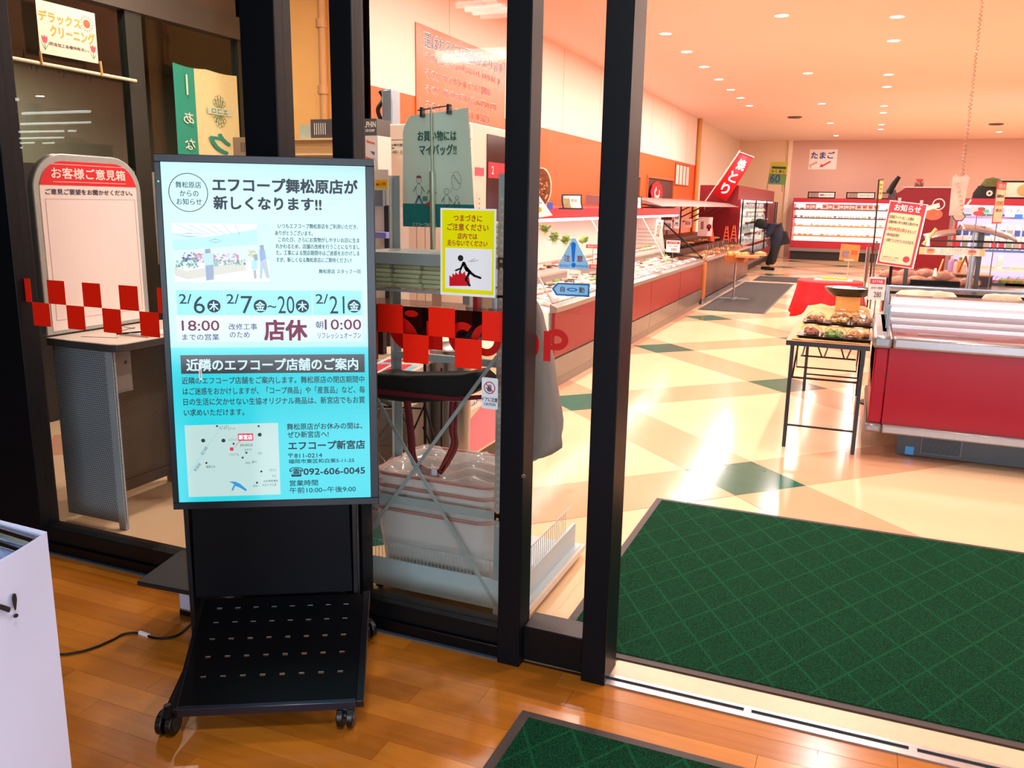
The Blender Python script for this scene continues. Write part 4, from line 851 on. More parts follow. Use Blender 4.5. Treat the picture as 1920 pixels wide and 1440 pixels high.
# ================================================================ steel rack behind the fixed pane
RK = M('a4acac', .45); YR0, YR1 = 2.88, 3.17; XR0, XR1 = -1.86, -1.215
def rack():
    T = thing('steel_rack', 'grey slotted-angle steel rack with crossed braces right behind the fixed pane', 'rack', ((XR0 + XR1) / 2, (YR0 + YR1) / 2, 0))
    for (x, y, sx, sy) in ((XR0, YR0, 1, 1), (XR1, YR0, -1, 1), (XR0, YR1, 1, -1), (XR1, YR1, -1, -1)):
        mb = MB(); mb.box(x, y, .02, x + sx * .034, y + sy * .003, 1.75 if y == YR1 or sx == -1 else 1.5); mb.box(x, y, .02, x + sx * .003, y + sy * .034, 1.75 if y == YR1 or sx == -1 else 1.5); o = finish('upright', mb, RK, T)
        if y == YR0 and sx == -1:
            m2 = MB(); f = FY(YR0)
            for k in range(46): disc(m2, f, x - .02, .40 + k * .028, .006, 0, .0008, 10)
            sub(o, 'bolt_holes', m2, M('d8b89c', .5), T)
    def brace(u0, v0, u1, v1, y=YR0 - .006):
        a, b = at(u0, v0, y=y), at(u1, v1, y=y); mb = MB(); seg(mb, FY(y), a.x, a.z, b.x, b.z, .014, .0015, -.0015); finish('cross_brace', mb, RK, T)
    brace(702, 930, 942, 640, YR0 - .010) if False else None
    brace(702, 740, 936, 1146); brace(690, 1000, 932, 668, YR0 - .010)
    def shelf(z0, z1, name='shelf_rail', wires=False):
        mb = MB(); mb.box(XR0, YR0, z0, XR1, YR0 + .006, z1); finish(name, mb, RK, T)
        mb = MB()
        if wires:
            for k in range(24): x = XR0 + .02 + k * (XR1 - XR0 - .04) / 23; mb.tube([(x, YR0 + .005, z0 + .004), (x, YR1, z0 + .004)], .0022, 5)
            mb.box(XR0, YR1 - .01, z0, XR1, YR1, z0 + .014); finish('wire_deck', mb, RK, T)
        else: mb.box(XR0, YR0 + .006, z1 - .004, XR1, YR1, z1); finish('shelf_deck', mb, RK, T)
    za = at(790, 480, y=YR0).z; zb = at(790, 492, y=YR0).z; shelf(zb - .012, za + .008)
    zc = at(760, 545, y=YR0).z; shelf(zc - .006, zc + .005, wires=True)
    zd = at(820, 950, y=YR0).z; shelf(zd - .018, zd + .018, wires=False) if False else None
    mb = MB(); mb.box(XR0, YR0, zd - .017, XR1, YR0 + .005, zd + .017); finish('shelf_rail', mb, RK, T)
    ze = at(820, 706, y=YR0).z; 
    mb = MB(); mb.box(XR0, YR1 - .02, ze, XR1, YR1, ze + .03); finish('shelf_rail', mb, RK, T)
    # side grid between the right uprights
    mb = MB()
    for k in range(30): z = .18 + k * .045; mb.tube([(XR1 + .004, YR0 + .01, z), (XR1 + .004, YR1, z)], .0016, 4)
    for y in (YR0 + .12, YR0 + .3): mb.tube([(XR1 + .004, y, .16), (XR1 + .004, y, 1.5)], .002, 4)
    o = finish('side_grid', mb, M('98a4a2', .4), T)
    # base tray with wire guard
    mb = MB(); zb0 = at(800, 1105, y=YR0 - .0).z; mb.box(XR0, YR0 - .004, .045, XR1, YR0 + .004, .17); mb.box(XR0, YR0, .045, XR1 + .1, 3.62, .06); mb.box(XR1 + .06, YR0 + .04, .045, XR1 + .075, 3.6, .17); finish('base_panel', mb, M('bccad0', .35), T)
    mb = MB(); mb.box(XR1 + .05, YR0 + .03, .03, XR1 + .115, 3.64, .055); finish('bumper', mb, M('e0cfc0', .5), T)
    mb = MB(); n = 40
    for k in range(n): x = XR0 + (XR1 - XR0) * k / (n - 1); mb.tube([(x, YR0 - .002, .17), (x, YR0 - .002, .25)], .0013, 4)
    mb.tube([(XR0, YR0 - .002, .25), (XR1, YR0 - .002, .25)], .0025, 5)
    for k in range(22): y = YR0 + .06 + k * .025; mb.tube([(XR1 + .068, y, .16), (XR1 + .068, y, .27)], .0013, 4)
    mb.tube([(XR1 + .068, YR0 + .06, .27), (XR1 + .068, 3.59, .27)], .0025, 5); finish('wire_guard', mb, M('a8b2b2', .35), T)
    mb = MB()
    for x in (XR0 + .05, XR1 + .02):
        for y in (YR0 + .06, 3.5): mb.cyl((x - .01, y, .022), (x + .01, y, .022), .022, n=14)
    finish('castors', mb, BLACKM, T)
    return za, zc, zd
za, zc, zd = rack()
# stacks of folded pale-green cloths on the two shelves
GT = M('c4c8a0', .9, bump=.4, scale=60); GT2 = M('93a088', .9, bump=.4, scale=60)
def cloth_mesh(w_, d, h, mat):
    mb = MB(); mb.box(-w_ / 2, -d / 2, 0, w_ / 2, d / 2, h); o = finish('folded_cloth', mb, mat, bevel=min(h * .42, .008)); return o
first = {}
def cloth(x, y, z, w_, d, h, lab, grp, mat=None):
    k = (w_, d, h)
    if k not in first: o = cloth_mesh(w_, d, h, mat or GT); first[k] = o
    else: o = first[k].copy(); COL.objects.link(o)
    o.location = (x, y, z); o.rotation_euler = (0, 0, rnd.uniform(-.04, .04)); tag(o, lab, 'cloth', grp)
for ix, (x, n_, w_) in enumerate(((-1.785, 5, .12), (-1.655, 5, .12), (-1.525, 5, .12))):
    for k in range(n_): cloth(x, YR0 + .19, zc + .008 + k * .018, w_, .32, .0175, 'folded pale green cloth in the row of stacks on the lower wire shelf', 'folded cloths on the lower wire shelf')
for k in range(6): cloth(-1.415 + .004 * (k % 2), YR0 + .17, za + .008 + k * .0205, .155, .28, .02, 'folded pale green cloth in the tall stack on the top rack shelf', 'folded cloths in the tall stack on the top shelf')
o = None
T = thing('shelf_liner', 'yellow-brown paper liner lying over the cloths on the lower rack shelf', 'paper', (-1.65, YR0 + .2, zc + .1)); mb = MB(); mb.box(-1.84, YR0 + .03, zc + .099, -1.46, YR1 - .01, zc + .103); finish('sheet', mb, M('c9a068', .8), T)
# black bag with red straps hanging from the rail
def trolley_bag():
    T = thing('shopping_bag', 'black folded bag with dark red carrying straps hanging in the steel rack', 'bag', (-1.6, 3.05, .9)); Y = 3.02
    f = FY(Y); P = [(700, 700), (760, 705), (860, 704), (893, 697), (915, 716), (880, 742), (850, 752), (770, 757), (700, 748)]
    body = ccw([f.loc(*p) for p in P]); mb = MB(); mb.prism(body, f, -.12, .0); finish('bag_body', mb, M('0b0b0d', .75, bump=.4, scale=20), T, bevel=.012)
    RD = M('6e0f1c', .7)
    mb = MB(); q = [f.loc(*p) for p in ((690, 736), (850, 752), (905, 748), (905, 740), (850, 744), (690, 726))]; mb.prism(ccw(q), f, .001, .006); finish('red_trim', mb, RD, T)
    def strap(P, w_):
        pts = smooth_pts([Vector(f.pt(*f.loc(*p), .012)) for p in P], 6); mb = MB()
        vs = []; 
        for i, p in enumerate(pts):
            a = pts[max(0, i - 1)]; b = pts[min(len(pts) - 1, i + 1)]; d = (b - a).normalized(); s = Vector((d.z, 0, -d.x)).normalized()
            vs += [p - s * w_ / 2, p + s * w_ / 2]
        mb.add(vs, [(2 * i, 2 * i + 1, 2 * i + 3, 2 * i + 2) for i in range(len(pts) - 1)]); return finish('strap', mb, RD, T, solid=.003)
    strap([(766, 750), (772, 800), (778, 860), (800, 882), (826, 886)], .034); strap([(850, 752), (848, 800), (852, 830), (838, 862), (826, 886)], .02)
    strap([(858, 752), (856, 805), (858, 835), (842, 868), (828, 886)], .016)
    mb = MB(); prect(mb, f, 813, 877, 823, 890, .016, .02); finish('strap_label', mb, M('b9c6d4', .5), T)
trolley_bag()
# stack of translucent trays in plastic film
def tray_stack():
    c = Vector((-1.56, 3.13, 0)); mats_ = M('e8dccf', .35, var=.03, scale=4)
    grp = 'translucent trays stacked in the rack'
    zz = .075; z1 = zd + .05; first_ = None
    prof = lambda w_, d, z: [Vector((x, y, z)) for x, y in rrect(-w_ / 2, -d / 2, w_ / 2, d / 2, .07, 5)]
    T0 = thing('plastic_tub', 'x', 'tub', (0, 0, 0)); mb = MB(); a = prof(.50, .36, 0); b = prof(.56, .42, .30); k = len(a); inn = prof(.53, .39, .30); ib = prof(.48, .34, .01)
    mb.add(a + b + inn + ib, [tuple(range(k - 1, -1, -1))] + [(i, (i + 1) % k, k + (i + 1) % k, k + i) for i in range(k)] + [(k + i, k + (i + 1) % k, 2 * k + (i + 1) % k, 2 * k + i) for i in range(k)] + [(2 * k + i, 2 * k + (i + 1) % k, 3 * k + (i + 1) % k, 3 * k + i) for i in range(k)] + [tuple(3 * k + i for i in range(k))])
    milk = bpy.data.materials.new('milky_plastic'); milk.use_nodes = True; p_ = milk.node_tree.nodes['Principled BSDF']; p_.inputs['Base Color'].default_value = lin('e8dcd8'); p_.inputs['Roughness'].default_value = .25; p_.inputs['Alpha'].default_value = .62
    finish('tub_body', mb, milk, T0); mb = MB(); ringp = prof(.565, .425, .302); mb.tube(ringp, .0075, 6, closed=True); finish('pink_rim', mb, M('b88078', .4), T0)
    T0.location = (c.x, c.y, zz); T0['label'] = 'large translucent tub with pink rim, lowest of the stack in the rack'; T0['group'] = grp
    for i, (dz, lab) in enumerate(((.285, 'middle translucent tub with pink rim nested in the stack in the rack'), (.315, 'second translucent tub from the top, nested in the rack'), (.345, 'topmost translucent tub of the stack in the rack'))):
        t = copy_tree(T0, (c.x + .004 * i, c.y + .006 * i, zz + dz - .29 + .10), label=lab)
        t.location.z = zz + .05 * (i + 1)
    # film over the top
    T = thing('plastic_film', 'crumpled clear plastic film draped over the stacked tubs', 'film', (c.x, c.y, zz + .4)); rn = random.Random(4)
    film = bpy.data.materials.new('clear_film'); film.use_nodes = True; nt = film.node_tree; p_ = nt.nodes['Principled BSDF']; p_.inputs['Base Color'].default_value = (1, 1, 1, 1); p_.inputs['Roughness'].default_value = .12; p_.inputs['Alpha'].default_value = .16; p_.inputs['Specular IOR Level'].default_value = 1.0
    def fn(i, j):
        x = (i - .5) * .60; y = (j - .5) * .46; z = zz + .46 + .012 * math.sin(17 * i + 5 * j) + .012 * math.sin(11 * j * 2 - 9 * i) + rn.uniform(-.006, .006)
        if i in (0, 1) or j in (0, 1): z -= .30
        return Vector((c.x + x * (1.02 if i in (0, 1) else .97), c.y + y * (1.02 if j in (0, 1) else .97), z))
    mb = MB(); mb.grid(fn, 22, 16); finish('film_sheet', mb, film, T)
tray_stack()
# grey nylon cover bag hanging on the right side of the rack
def cover():
    T = thing('nylon_bag', 'tall grey-brown nylon bag hanging on the aisle side of the steel rack', 'bag', (-1.2, 3.25, .5)); Y = 3.27
    f = FY(Y); L = [(992, 545), (992, 600), (992, 700), (990, 800), (992, 884)]; R = [(1003, 552), (1018, 600), (1036, 690), (1054, 800), (1053, 835)]
    def fn(i, j):
        k = j * (len(L) - 1); a = min(int(k), len(L) - 2); t = k - a
        l = (L[a][0] * (1 - t) + L[a + 1][0] * t, L[a][1] * (1 - t) + L[a + 1][1] * t); r = (R[a][0] * (1 - t) + R[a + 1][0] * t, R[a][1] * (1 - t) + R[a + 1][1] * t)
        p = (l[0] - 38 + (r[0] - l[0] + 38) * i, l[1] + (r[1] - l[1]) * i); u, v = f.loc(*p)
        return f.pt(u, v, .02 * math.sin(PI * i) * 2 + .008 * math.sin(14 * i + 5 * j) + .006 * math.sin(23 * j + 7 * i))
    mb = MB(); mb.grid(fn, 10, 18); finish('bag_front', mb, M('9a8a80', .6, bump=.3, scale=12), T, solid=.05)
    mb = MB(); mb.tube([f.pt(*f.loc(985, 548), .03), f.pt(*f.loc(975, 520), .02), f.pt(*f.loc(992, 540), .0)], .004, 6); finish('hanging_loop', mb, BLACKM, T)
cover()
# ================================================================ things further in behind the fixed pane
# water dispenser cabinet
def machine():
    x0, x1 = at(716, 300, y=5.8).x, at(884, 300, y=5.8).x; y0 = 5.8; y1 = at(960, 270, x=x1).y; zt = at(760, 232, y=5.8).z
    T = thing('water_dispenser', 'tall cream water dispenser cabinet standing under the orange wall poster', 'dispenser', ((x0 + x1) / 2, (y0 + y1) / 2, 0)); CR = M('ead3c4', .45, var=.015)
    mb = MB(); mb.box(x0, y0, 0, x1, y1, zt); finish('cabinet', mb, CR, T, bevel=.01)
    f = FY(y0); mb = MB(); J = flat('8f7468', .6)
    for v in (262, 278): z = at(760, v, y=y0).z; mb.box(x0, y0 - .002, z - .002, x1, y0 + .001, z + .002)
    for (u, va, vb) in ((781, 400, 620), (797, 400, 620)): p = at(u, va, y=y0).x; mb.box(p - .002, y0 - .002, .3, p + .002, y0 + .001, at(u, va, y=y0).z)
    z = at(740, 399, y=y0).z; mb.box(x0, y0 - .002, z - .003, x1, y0 + .001, z + .003); finish('panel_joint', mb, J, T)
    mb = MB(); a = f.loc(712, 289); b = f.loc(800, 264); rect(mb, f, max(a[0], x0 + .01), a[1], b[0], b[1], .0, .003); pl = finish('contact_plate', mb, M('e9dcc8', .4), T)
    mb = MB(); ptext(mb, f, 'サービス受付窓口', 717, 272, 760, 272, 5, n=.004, bold=.03); ptext(mb, f, '年中無休', 717, 278, 740, 278, 3.4, n=.004, bold=.03); ptext(mb, f, '092-481-0511', 722, 285, 766, 285, 6, n=.004); sub(pl, 'lettering', mb, INK, T)
    mb = MB(); prect(mb, f, 715, 282, 720, 288, .003, .005); sub(pl, 'phone_mark', mb, flat('e8d84c', .5), T)
    g = FX(x1); yw0 = at(912, 300, x=x1).y; mb = MB(); rect(mb, g, yw0, .9, y1 - .03, zt - .06, .0, .006); finish('dark_window', mb, M('3a0f16', .15), T, bevel=.002)
    mb = MB(); rect(mb, g, yw0 + .02, 1.83, y1 - .05, 1.95, .006, .009); finish('red_strip', mb, flat('c42038', .3), T)
    mb = MB(); text(mb, g, '2', yw0 + .08, yw0 + .12, 1.86, 1.92, .010, .03); finish('lettering', mb, flat('f4e6e6', .4), T)
    mb = MB(); rect(mb, g, y0 + .06, 1.84, yw0 - .05, 1.9, 0, .003); finish('pink_label', mb, flat('e0506c', .4), T)
    mb = MB(); rect(mb, g, y0 + .1, 1.45, yw0 - .08, 1.72, 0, .003); finish('instruction_label', mb, flat('f0cfc4', .4), T)
    mb = MB()
    for k in range(6): rect(mb, g, y0 + .13, 1.49 + k * .035, yw0 - .12, 1.5 + k * .035, .003, .004)
    finish('print', mb, flat('7a3030', .5), T)
    # things on top: silver box and fan clutter
    s = thing('silver_canister', 'upright silver-grey box standing on top of the cream dispenser', 'canister', (0, 0, 0)); a = at(722, 230, y=5.95); b = at(741, 168, y=5.95); s.location = ((a.x + b.x) / 2, 5.95, zt)
    mb = MB(); mb.box(a.x, 5.9, zt, b.x, 6.03, b.z); finish('canister_body', mb, M('9aa4b0', .3, .6), s, bevel=.012)
    mb = MB(); mb.tube(smooth_pts([Vector((a.x - .02, 5.95, zt + .02)), Vector((a.x - .05, 5.93, zt + .12)), Vector((a.x - .01, 5.95, zt + .2)), Vector((a.x - .04, 5.95, zt + .26))]), .018, 6); finish('cable_bundle', mb, BLACKM, s)
machine()
# orange wall poster
def wallposter():
    x = XW + .012; f = FX(x); a = at(780, 39, x=x); b = at(948, 112, x=x); zt = (a.z + b.z) / 2; y0, y1 = a.y, b.y; z0 = at(780, 262, x=x).z
    T = thing('wall_poster', 'big orange wall poster listing four reasons in white-edged letters', 'poster', (x, (y0 + y1) / 2, (zt + z0) / 2))
    mb = MB(); rect(mb, f, y0, z0, y1, zt, -.01, 0); finish('sheet', mb, M('d2642c', .3, var=.04, scale=2), T)
    ln = [('選ばれるには理由があります', .07, .97, .885, .07, .05), ('その1  使うとわかるおいしい純水(¯¯)/', .08, .93, .74, .045, .02), ('その2  マイボトルでゴミ削減', .08, .80, .60, .045, .02), ('その3  断然お買い得(16円/1.8ℓ)', .08, .88, .46, .045, .02), ('その4  安心マイボトル洗浄', .08, .80, .32, .045, .02)]
    W_, H_ = y1 - y0, zt - z0
    for (s, a_, b_, c, h, bd) in ln:
        mb = MB(); text(mb, f, s, y0 + W_ * a_, y0 + W_ * b_, z0 + H_ * (c - h), z0 + H_ * (c + h), .001, bd * .5 + .035); finish('lettering', mb, flat('fff0e6', .4), T)
        mb = MB(); text(mb, f, s, y0 + W_ * a_ + .004, y0 + W_ * b_ - .004, z0 + H_ * (c - h) + .004, z0 + H_ * (c + h) - .004, .0045, 0.0); finish('lettering', mb, flat('2c4878' if bd > .03 else 'a02c18', .4), T)
wallposter()
# wire shelf unit with cartons, in front of the yellow wall
def cartons():
    Y = 5.5; xa = at(470, 262, y=Y).x; xb = at(668, 262, y=Y).x; zt = at(600, 259, y=Y).z; zl = at(600, 289, y=Y).z
    T = thing('wooden_cupboard', 'tan wooden cupboard behind the display with cartons on its top', 'cupboard', ((xa + xb) / 2, Y + .2, 0))
    mb = MB(); mb.box(xa, Y, 0, xb, Y + .45, zt - .012); finish('body', mb, M('c89860', .6, var=.08, scale=5), T)
    mb = MB(); mb.box(xa - .01, Y - .015, zt - .014, xb + .01, Y + .46, zt); finish('top_board', mb, M('f0c890', .5), T)
    mb = MB(); mb.box(xa, Y - .01, zl - .008, xb, Y, zl + .004); finish('edge_strip', mb, M('f4d8a0', .5), T)
    c = thing('barcode_carton', 'open-topped carton with printed codes standing left of the middle post', 'carton', (0, 0, 0)); Yc = 5.2; a = at(438, 292, y=Yc); b = at(478, 257, y=Yc); c.location = ((a.x + b.x) / 2, Yc, 1.4)
    mb = MB(); mb.box(a.x, Yc, 1.5, b.x, Yc + .2, b.z); finish('card', mb, M('b49270', .8), c); f = FY(Yc); mb = MB()
    for k in range(12): q = f.loc(463 + k * .5, 276); rect(mb, f, q[0], q[1] - .03, q[0] + .0025, q[1] + .03, 0, .001)
    for k in range(3): q = f.loc(452 + k * 3, 276); rect(mb, f, q[0], q[1] - .035, q[0] + .004, q[1] + .035, 0, .001)
    finish('print', mb, INK, c)
    mb = MB(); mb.box(a.x + .02, Yc + .02, 0, b.x - .02, Yc + .18, 1.5); finish('column', mb, BLACKM, c)
    # dark DOLPHIN cartons
    Yd = 5.52
    for i, (u0, v0, u1, v1, lab, side) in enumerate(((583, 252, 664, 222, 'dark grey printed carton lying on the cupboard by the yellow wall', 0), (667, 254, 706, 222, 'dark grey DOLPHIN carton on top of the white product carton', 1))):
        yy = Yd if i == 0 else 5.2; a = at(u0, v0, y=yy); b = at(u1, v1, y=yy); t = thing('pump_carton', lab, 'carton', ((a.x + b.x) / 2, yy, a.z)); zb_ = zt if i == 0 else a.z
        if i == 0: a.z = zt + .0
        mb = MB(); mb.box(a.x, yy, a.z, b.x, yy + .18, b.z); finish('card', mb, M('58504c', .5), t); f = FY(yy)
        mb = MB(); H_ = b.z - a.z; W_ = b.x - a.x
        if i: text(mb, f, 'DOLPHIN', a.x + W_ * .1, b.x - W_ * .04, a.z + H_ * .48, a.z + H_ * .82, .001, .03); text(mb, f, 'WATER PUMP', a.x + W_ * .3, b.x - W_ * .1, a.z + H_ * .2, a.z + H_ * .36, .001, .03)
        else:
            text(mb, f, 'DOLPHIN', b.x - W_ * .30, b.x + W_ * .12, a.z + H_ * .4, a.z + H_ * .6, .001, .03, rot=-PI / 2)
            for k in range(6): rect(mb, f, a.x + W_ * (.08 + .05 * k), a.z + H_ * .2, a.x + W_ * (.095 + .05 * k), a.z + H_ * .8, 0, .001)
        finish('lettering', mb, flat('f0e8e0', .4), t)
        mb = MB(); disc(mb, f, a.x + W_ * (.29 if i else .905), a.z + H_ * (.65 if i else .66), .017, .001, .002); finish('red_dot', mb, flat('d83040', .4), t)
    a = at(562, 254, y=Yd); b = at(582, 234, y=Yd); t = thing('small_box', 'small pale green box beside the dark carton on the cupboard', 'box', ((a.x + b.x) / 2, Yd, zt)); mb = MB(); mb.box(a.x, Yd, zt, b.x, Yd + .1, b.z); finish('card', mb, M('b8c0a8', .6), t)
    # white product carton
    yy = 5.2; a = at(665, 330, y=yy); b = at(708, 254, y=yy); t = thing('product_carton', 'tall white carton with printed faucet pictures beside the cream dispenser', 'carton', ((a.x + b.x) / 2, yy, 0)); z0 = 0
    mb = MB(); mb.box(a.x, yy, z0, b.x, yy + .18, b.z); finish('card', mb, M('e4d0c8', .5), t); f = FY(yy); mb = MB()
    mb.prism(ccw([f.loc(*p) for p in ((686, 262), (703, 268), (702, 271), (688, 267))]), f, 0, .001); mb.prism(ccw([f.loc(*p) for p in ((686, 293), (695, 296), (695, 299), (686, 298))]), f, 0, .001); finish('print', mb, flat('e06850', .5), t)
    mb = MB(); mb.prism(ccw([f.loc(*p) for p in ((694, 283), (703, 285), (702, 292), (698, 288))]), f, 0, .001); mb.prism(ccw([f.loc(*p) for p in ((676, 275), (684, 281), (683, 283), (676, 278))]), f, 0, .001); finish('print', mb, flat('505a88', .5), t)
    mb = MB(); q = f.loc(700, 320); ring(mb, f, q[0], q[1], .035, .004, .001, ry=.09); finish('print', mb, flat('a8a4b4', .5), t)
    # price stand with 2,100 card
    yy = 4.6; a = at(700, 358, y=yy); b = at(728, 318, y=yy); t = thing('price_stand', 'grey product stand with a yellow 2,100 yen price card beside the display', 'price stand', ((a.x + b.x) / 2, yy, 0)); f = FY(yy)
    mb = MB(); mb.box(a.x, yy, .95, b.x, yy + .03, b.z); finish('back_card', mb, M('e6d8cc', .5), t)
    mb = MB(); prect(mb, f, 704, 355, 727, 336, .0, .002); A = f.loc(704, 353); B = f.loc(727, 337); mb = MB(); rect(mb, f, A[0], A[1], B[0], B[1], 0, .002); cd_ = finish('price_card', mb, flat('f2c21c', .4), t)
    mb = MB(); ptext(mb, f, '2,100', 711, 345, 724, 345, 7, n=.003, bold=.03); q = f.loc(708, 346); disc(mb, f, q[0], q[1], .009, .002, .003, 14); sub(cd_, 'lettering', mb, flat('c01c20', .4), t)
    mb = MB(); A = f.loc(700, 386); B = f.loc(724, 357); rect(mb, f, A[0], A[1], B[0], B[1], 0, .04); finish('grey_holder', mb, M('74808c', .5), t)
    mb = MB(); p = at(722, 420, y=yy).x; mb.box(p, yy - .01, 0, p + .03, yy + .02, at(722, 385, y=yy).z); finish('perforated_post', mb, M('34343c', .4, .5), t)
    mb = MB(); mb.box(a.x - .2, yy + .03, 0, b.x - .03, yy + .3, at(722, 388, y=yy).z); finish('stand_body', mb, M('b8a8a0', .5), t)
    mb = MB(); A = at(700, 446, y=yy - .1); B = at(727, 436, y=yy - .1); mb.box(A.x, yy - .12, A.z, B.x, yy - .03, B.z); finish('blue_tray', mb, M('8c90e0', .4), t)
cartons()
# green shopping-bag banner
def nobori():
    Y = 3.62; f = FY(Y); T = thing('bag_banner', 'pale green bring-your-own-bag banner hung on a pole in front of the dispenser', 'banner', tuple(f.pt(*f.loc(812, 300))))
    u0, v1 = f.loc(765, 213); u1, _ = f.loc(886, 213); _, v0 = f.loc(780, 425); lf = f.loc(757, 300)[0]; ur = f.loc(893, 395)[0]; W_ = f.loc(884, 300)[0] - lf
    def cl(z0, z1, n):
        def g(i, j):
            z = z0 + (z1 - z0) * j; tt = (z - v0) / (v1 - v0); l = lf + (.05 * max(0, tt - .86) * 6 * 1.0); r = f.loc(878, 210)[0] + (ur - f.loc(878, 210)[0]) * (1 - tt)
            return f.pt(l + (r - l) * i, z + (.02 * i - .01 * (1 - i)) * (tt > .99), n + .010 * math.sin(5 * i + 1.5) * 1 + .003 * math.sin(9 * z))
        return g
    zm = f.loc(790, 382)[1]; mb = MB(); mb.grid(cl(zm, v1, 0), 16, 14); finish('pale_field', mb, M('d4ecdc', .8, var=.02), T)
    mb = MB(); mb.grid(cl(v0, zm, 0), 16, 4); finish('teal_field', mb, M('108080', .8, var=.02), T)
    k = .0135
    mb = MB(); ptext(mb, f, 'お買い物には', 786, 255, 858, 255, 19, n=k, bold=.03); ptext(mb, f, 'マイバッグ!!', 789, 281, 858, 281, 20, n=k, bold=.03); finish('lettering', mb, flat('14645c', .6), T)
    mb = MB(); ptext(mb, f, 'エフコープは環境', 776, 420, 818, 422, 7, n=k, bold=.02); finish('lettering', mb, flat('d8e8e0', .6), T)
    # line drawing: four generic shoppers and a speech bubble
    mb = MB(); c2 = MB(); c3 = MB()
    def fig(x, y, s, hat=False, arm=1):
        q = f.loc(x, y); r = .012 * s; ring(mb, f, q[0], q[1], r, .0016, k + .001, 18)
        if hat: disc(c3, f, q[0], q[1] + r, r * .9, k - .002, k + .002, 12, ry=r * .4)
        b = q[1] - r; ring(mb, f, q[0], b - .024 * s, .013 * s, .0016, k + .001, 18, ry=.024 * s)
        for d_ in (-1, 1): seg(mb, f, q[0] + d_ * .012 * s, b - .012 * s, q[0] + d_ * .024 * s, b - .03 * s, .003, k + .001, k)
        for d_ in (-1, 1): seg(c2, f, q[0], b - .045 * s, q[0] + d_ * .016 * s, b - .078 * s, .008 * s, k + .001, k)
    fig(788, 338, 1.25, True); fig(812, 346, 1.0); fig(840, 359, 1.15); fig(859, 371, .8)
    q = f.loc(858, 339); ring(mb, f, q[0], q[1], .025, .0014, k + .001, 28, ry=.042); seg(mb, f, *f.loc(849, 352), *f.loc(848, 361), .0014, k + .001, k)
    for i in range(5): a = f.loc(853 + i * 2.4, 330 + i * 3.6); rect(mb, f, a[0] - .004, a[1] - .001, a[0] + .006, a[1] + .002, k, k + .001)
    finish('figure_drawing', mb, flat('4a5c58', .6), T); finish('figure_drawing', c2, flat('6a7f9c', .6), T); finish('figure_drawing', c3, flat('a84858', .6), T)
    mb = MB(); prect(mb, f, 795, 368, 804, 377, k, k + .0015); finish('bag_drawing', mb, flat('4a9a78', .6), T)
    mb = MB(); prect(mb, f, 802, 380, 812, 387, k, k + .0015) ; finish('figure_drawing', mb, flat('c83848', .6), T)
    mb = MB(); a = Vector(f.pt(*f.loc(814, 203), .03)); b = Vector(f.pt(*f.loc(816, 322), .03)); mb.tube([a, b], .006, 10); c = Vector((b.x, b.y, 1.45)); mb.tube([b, Vector((b.x + .005, b.y, 1.3))], .014, 10); finish('pole', mb, M('a8b4a0', .3, .3), T)
    mb = MB(); mb.tube([f.pt(*f.loc(787, 208), .02), f.pt(*f.loc(851, 198), .02)], .0035, 6); finish('cross_bar', mb, STEEL, T)
    for x, y in ((795, 206), (845, 200)):
        mb = MB(); a = f.loc(x, y); rect(mb, f, a[0] - .008, a[1] - .035, a[0] + .008, a[1] + .01, .0, .03); finish('clip', mb, M('3c3c3c', .3), T, bevel=.003)
nobori()
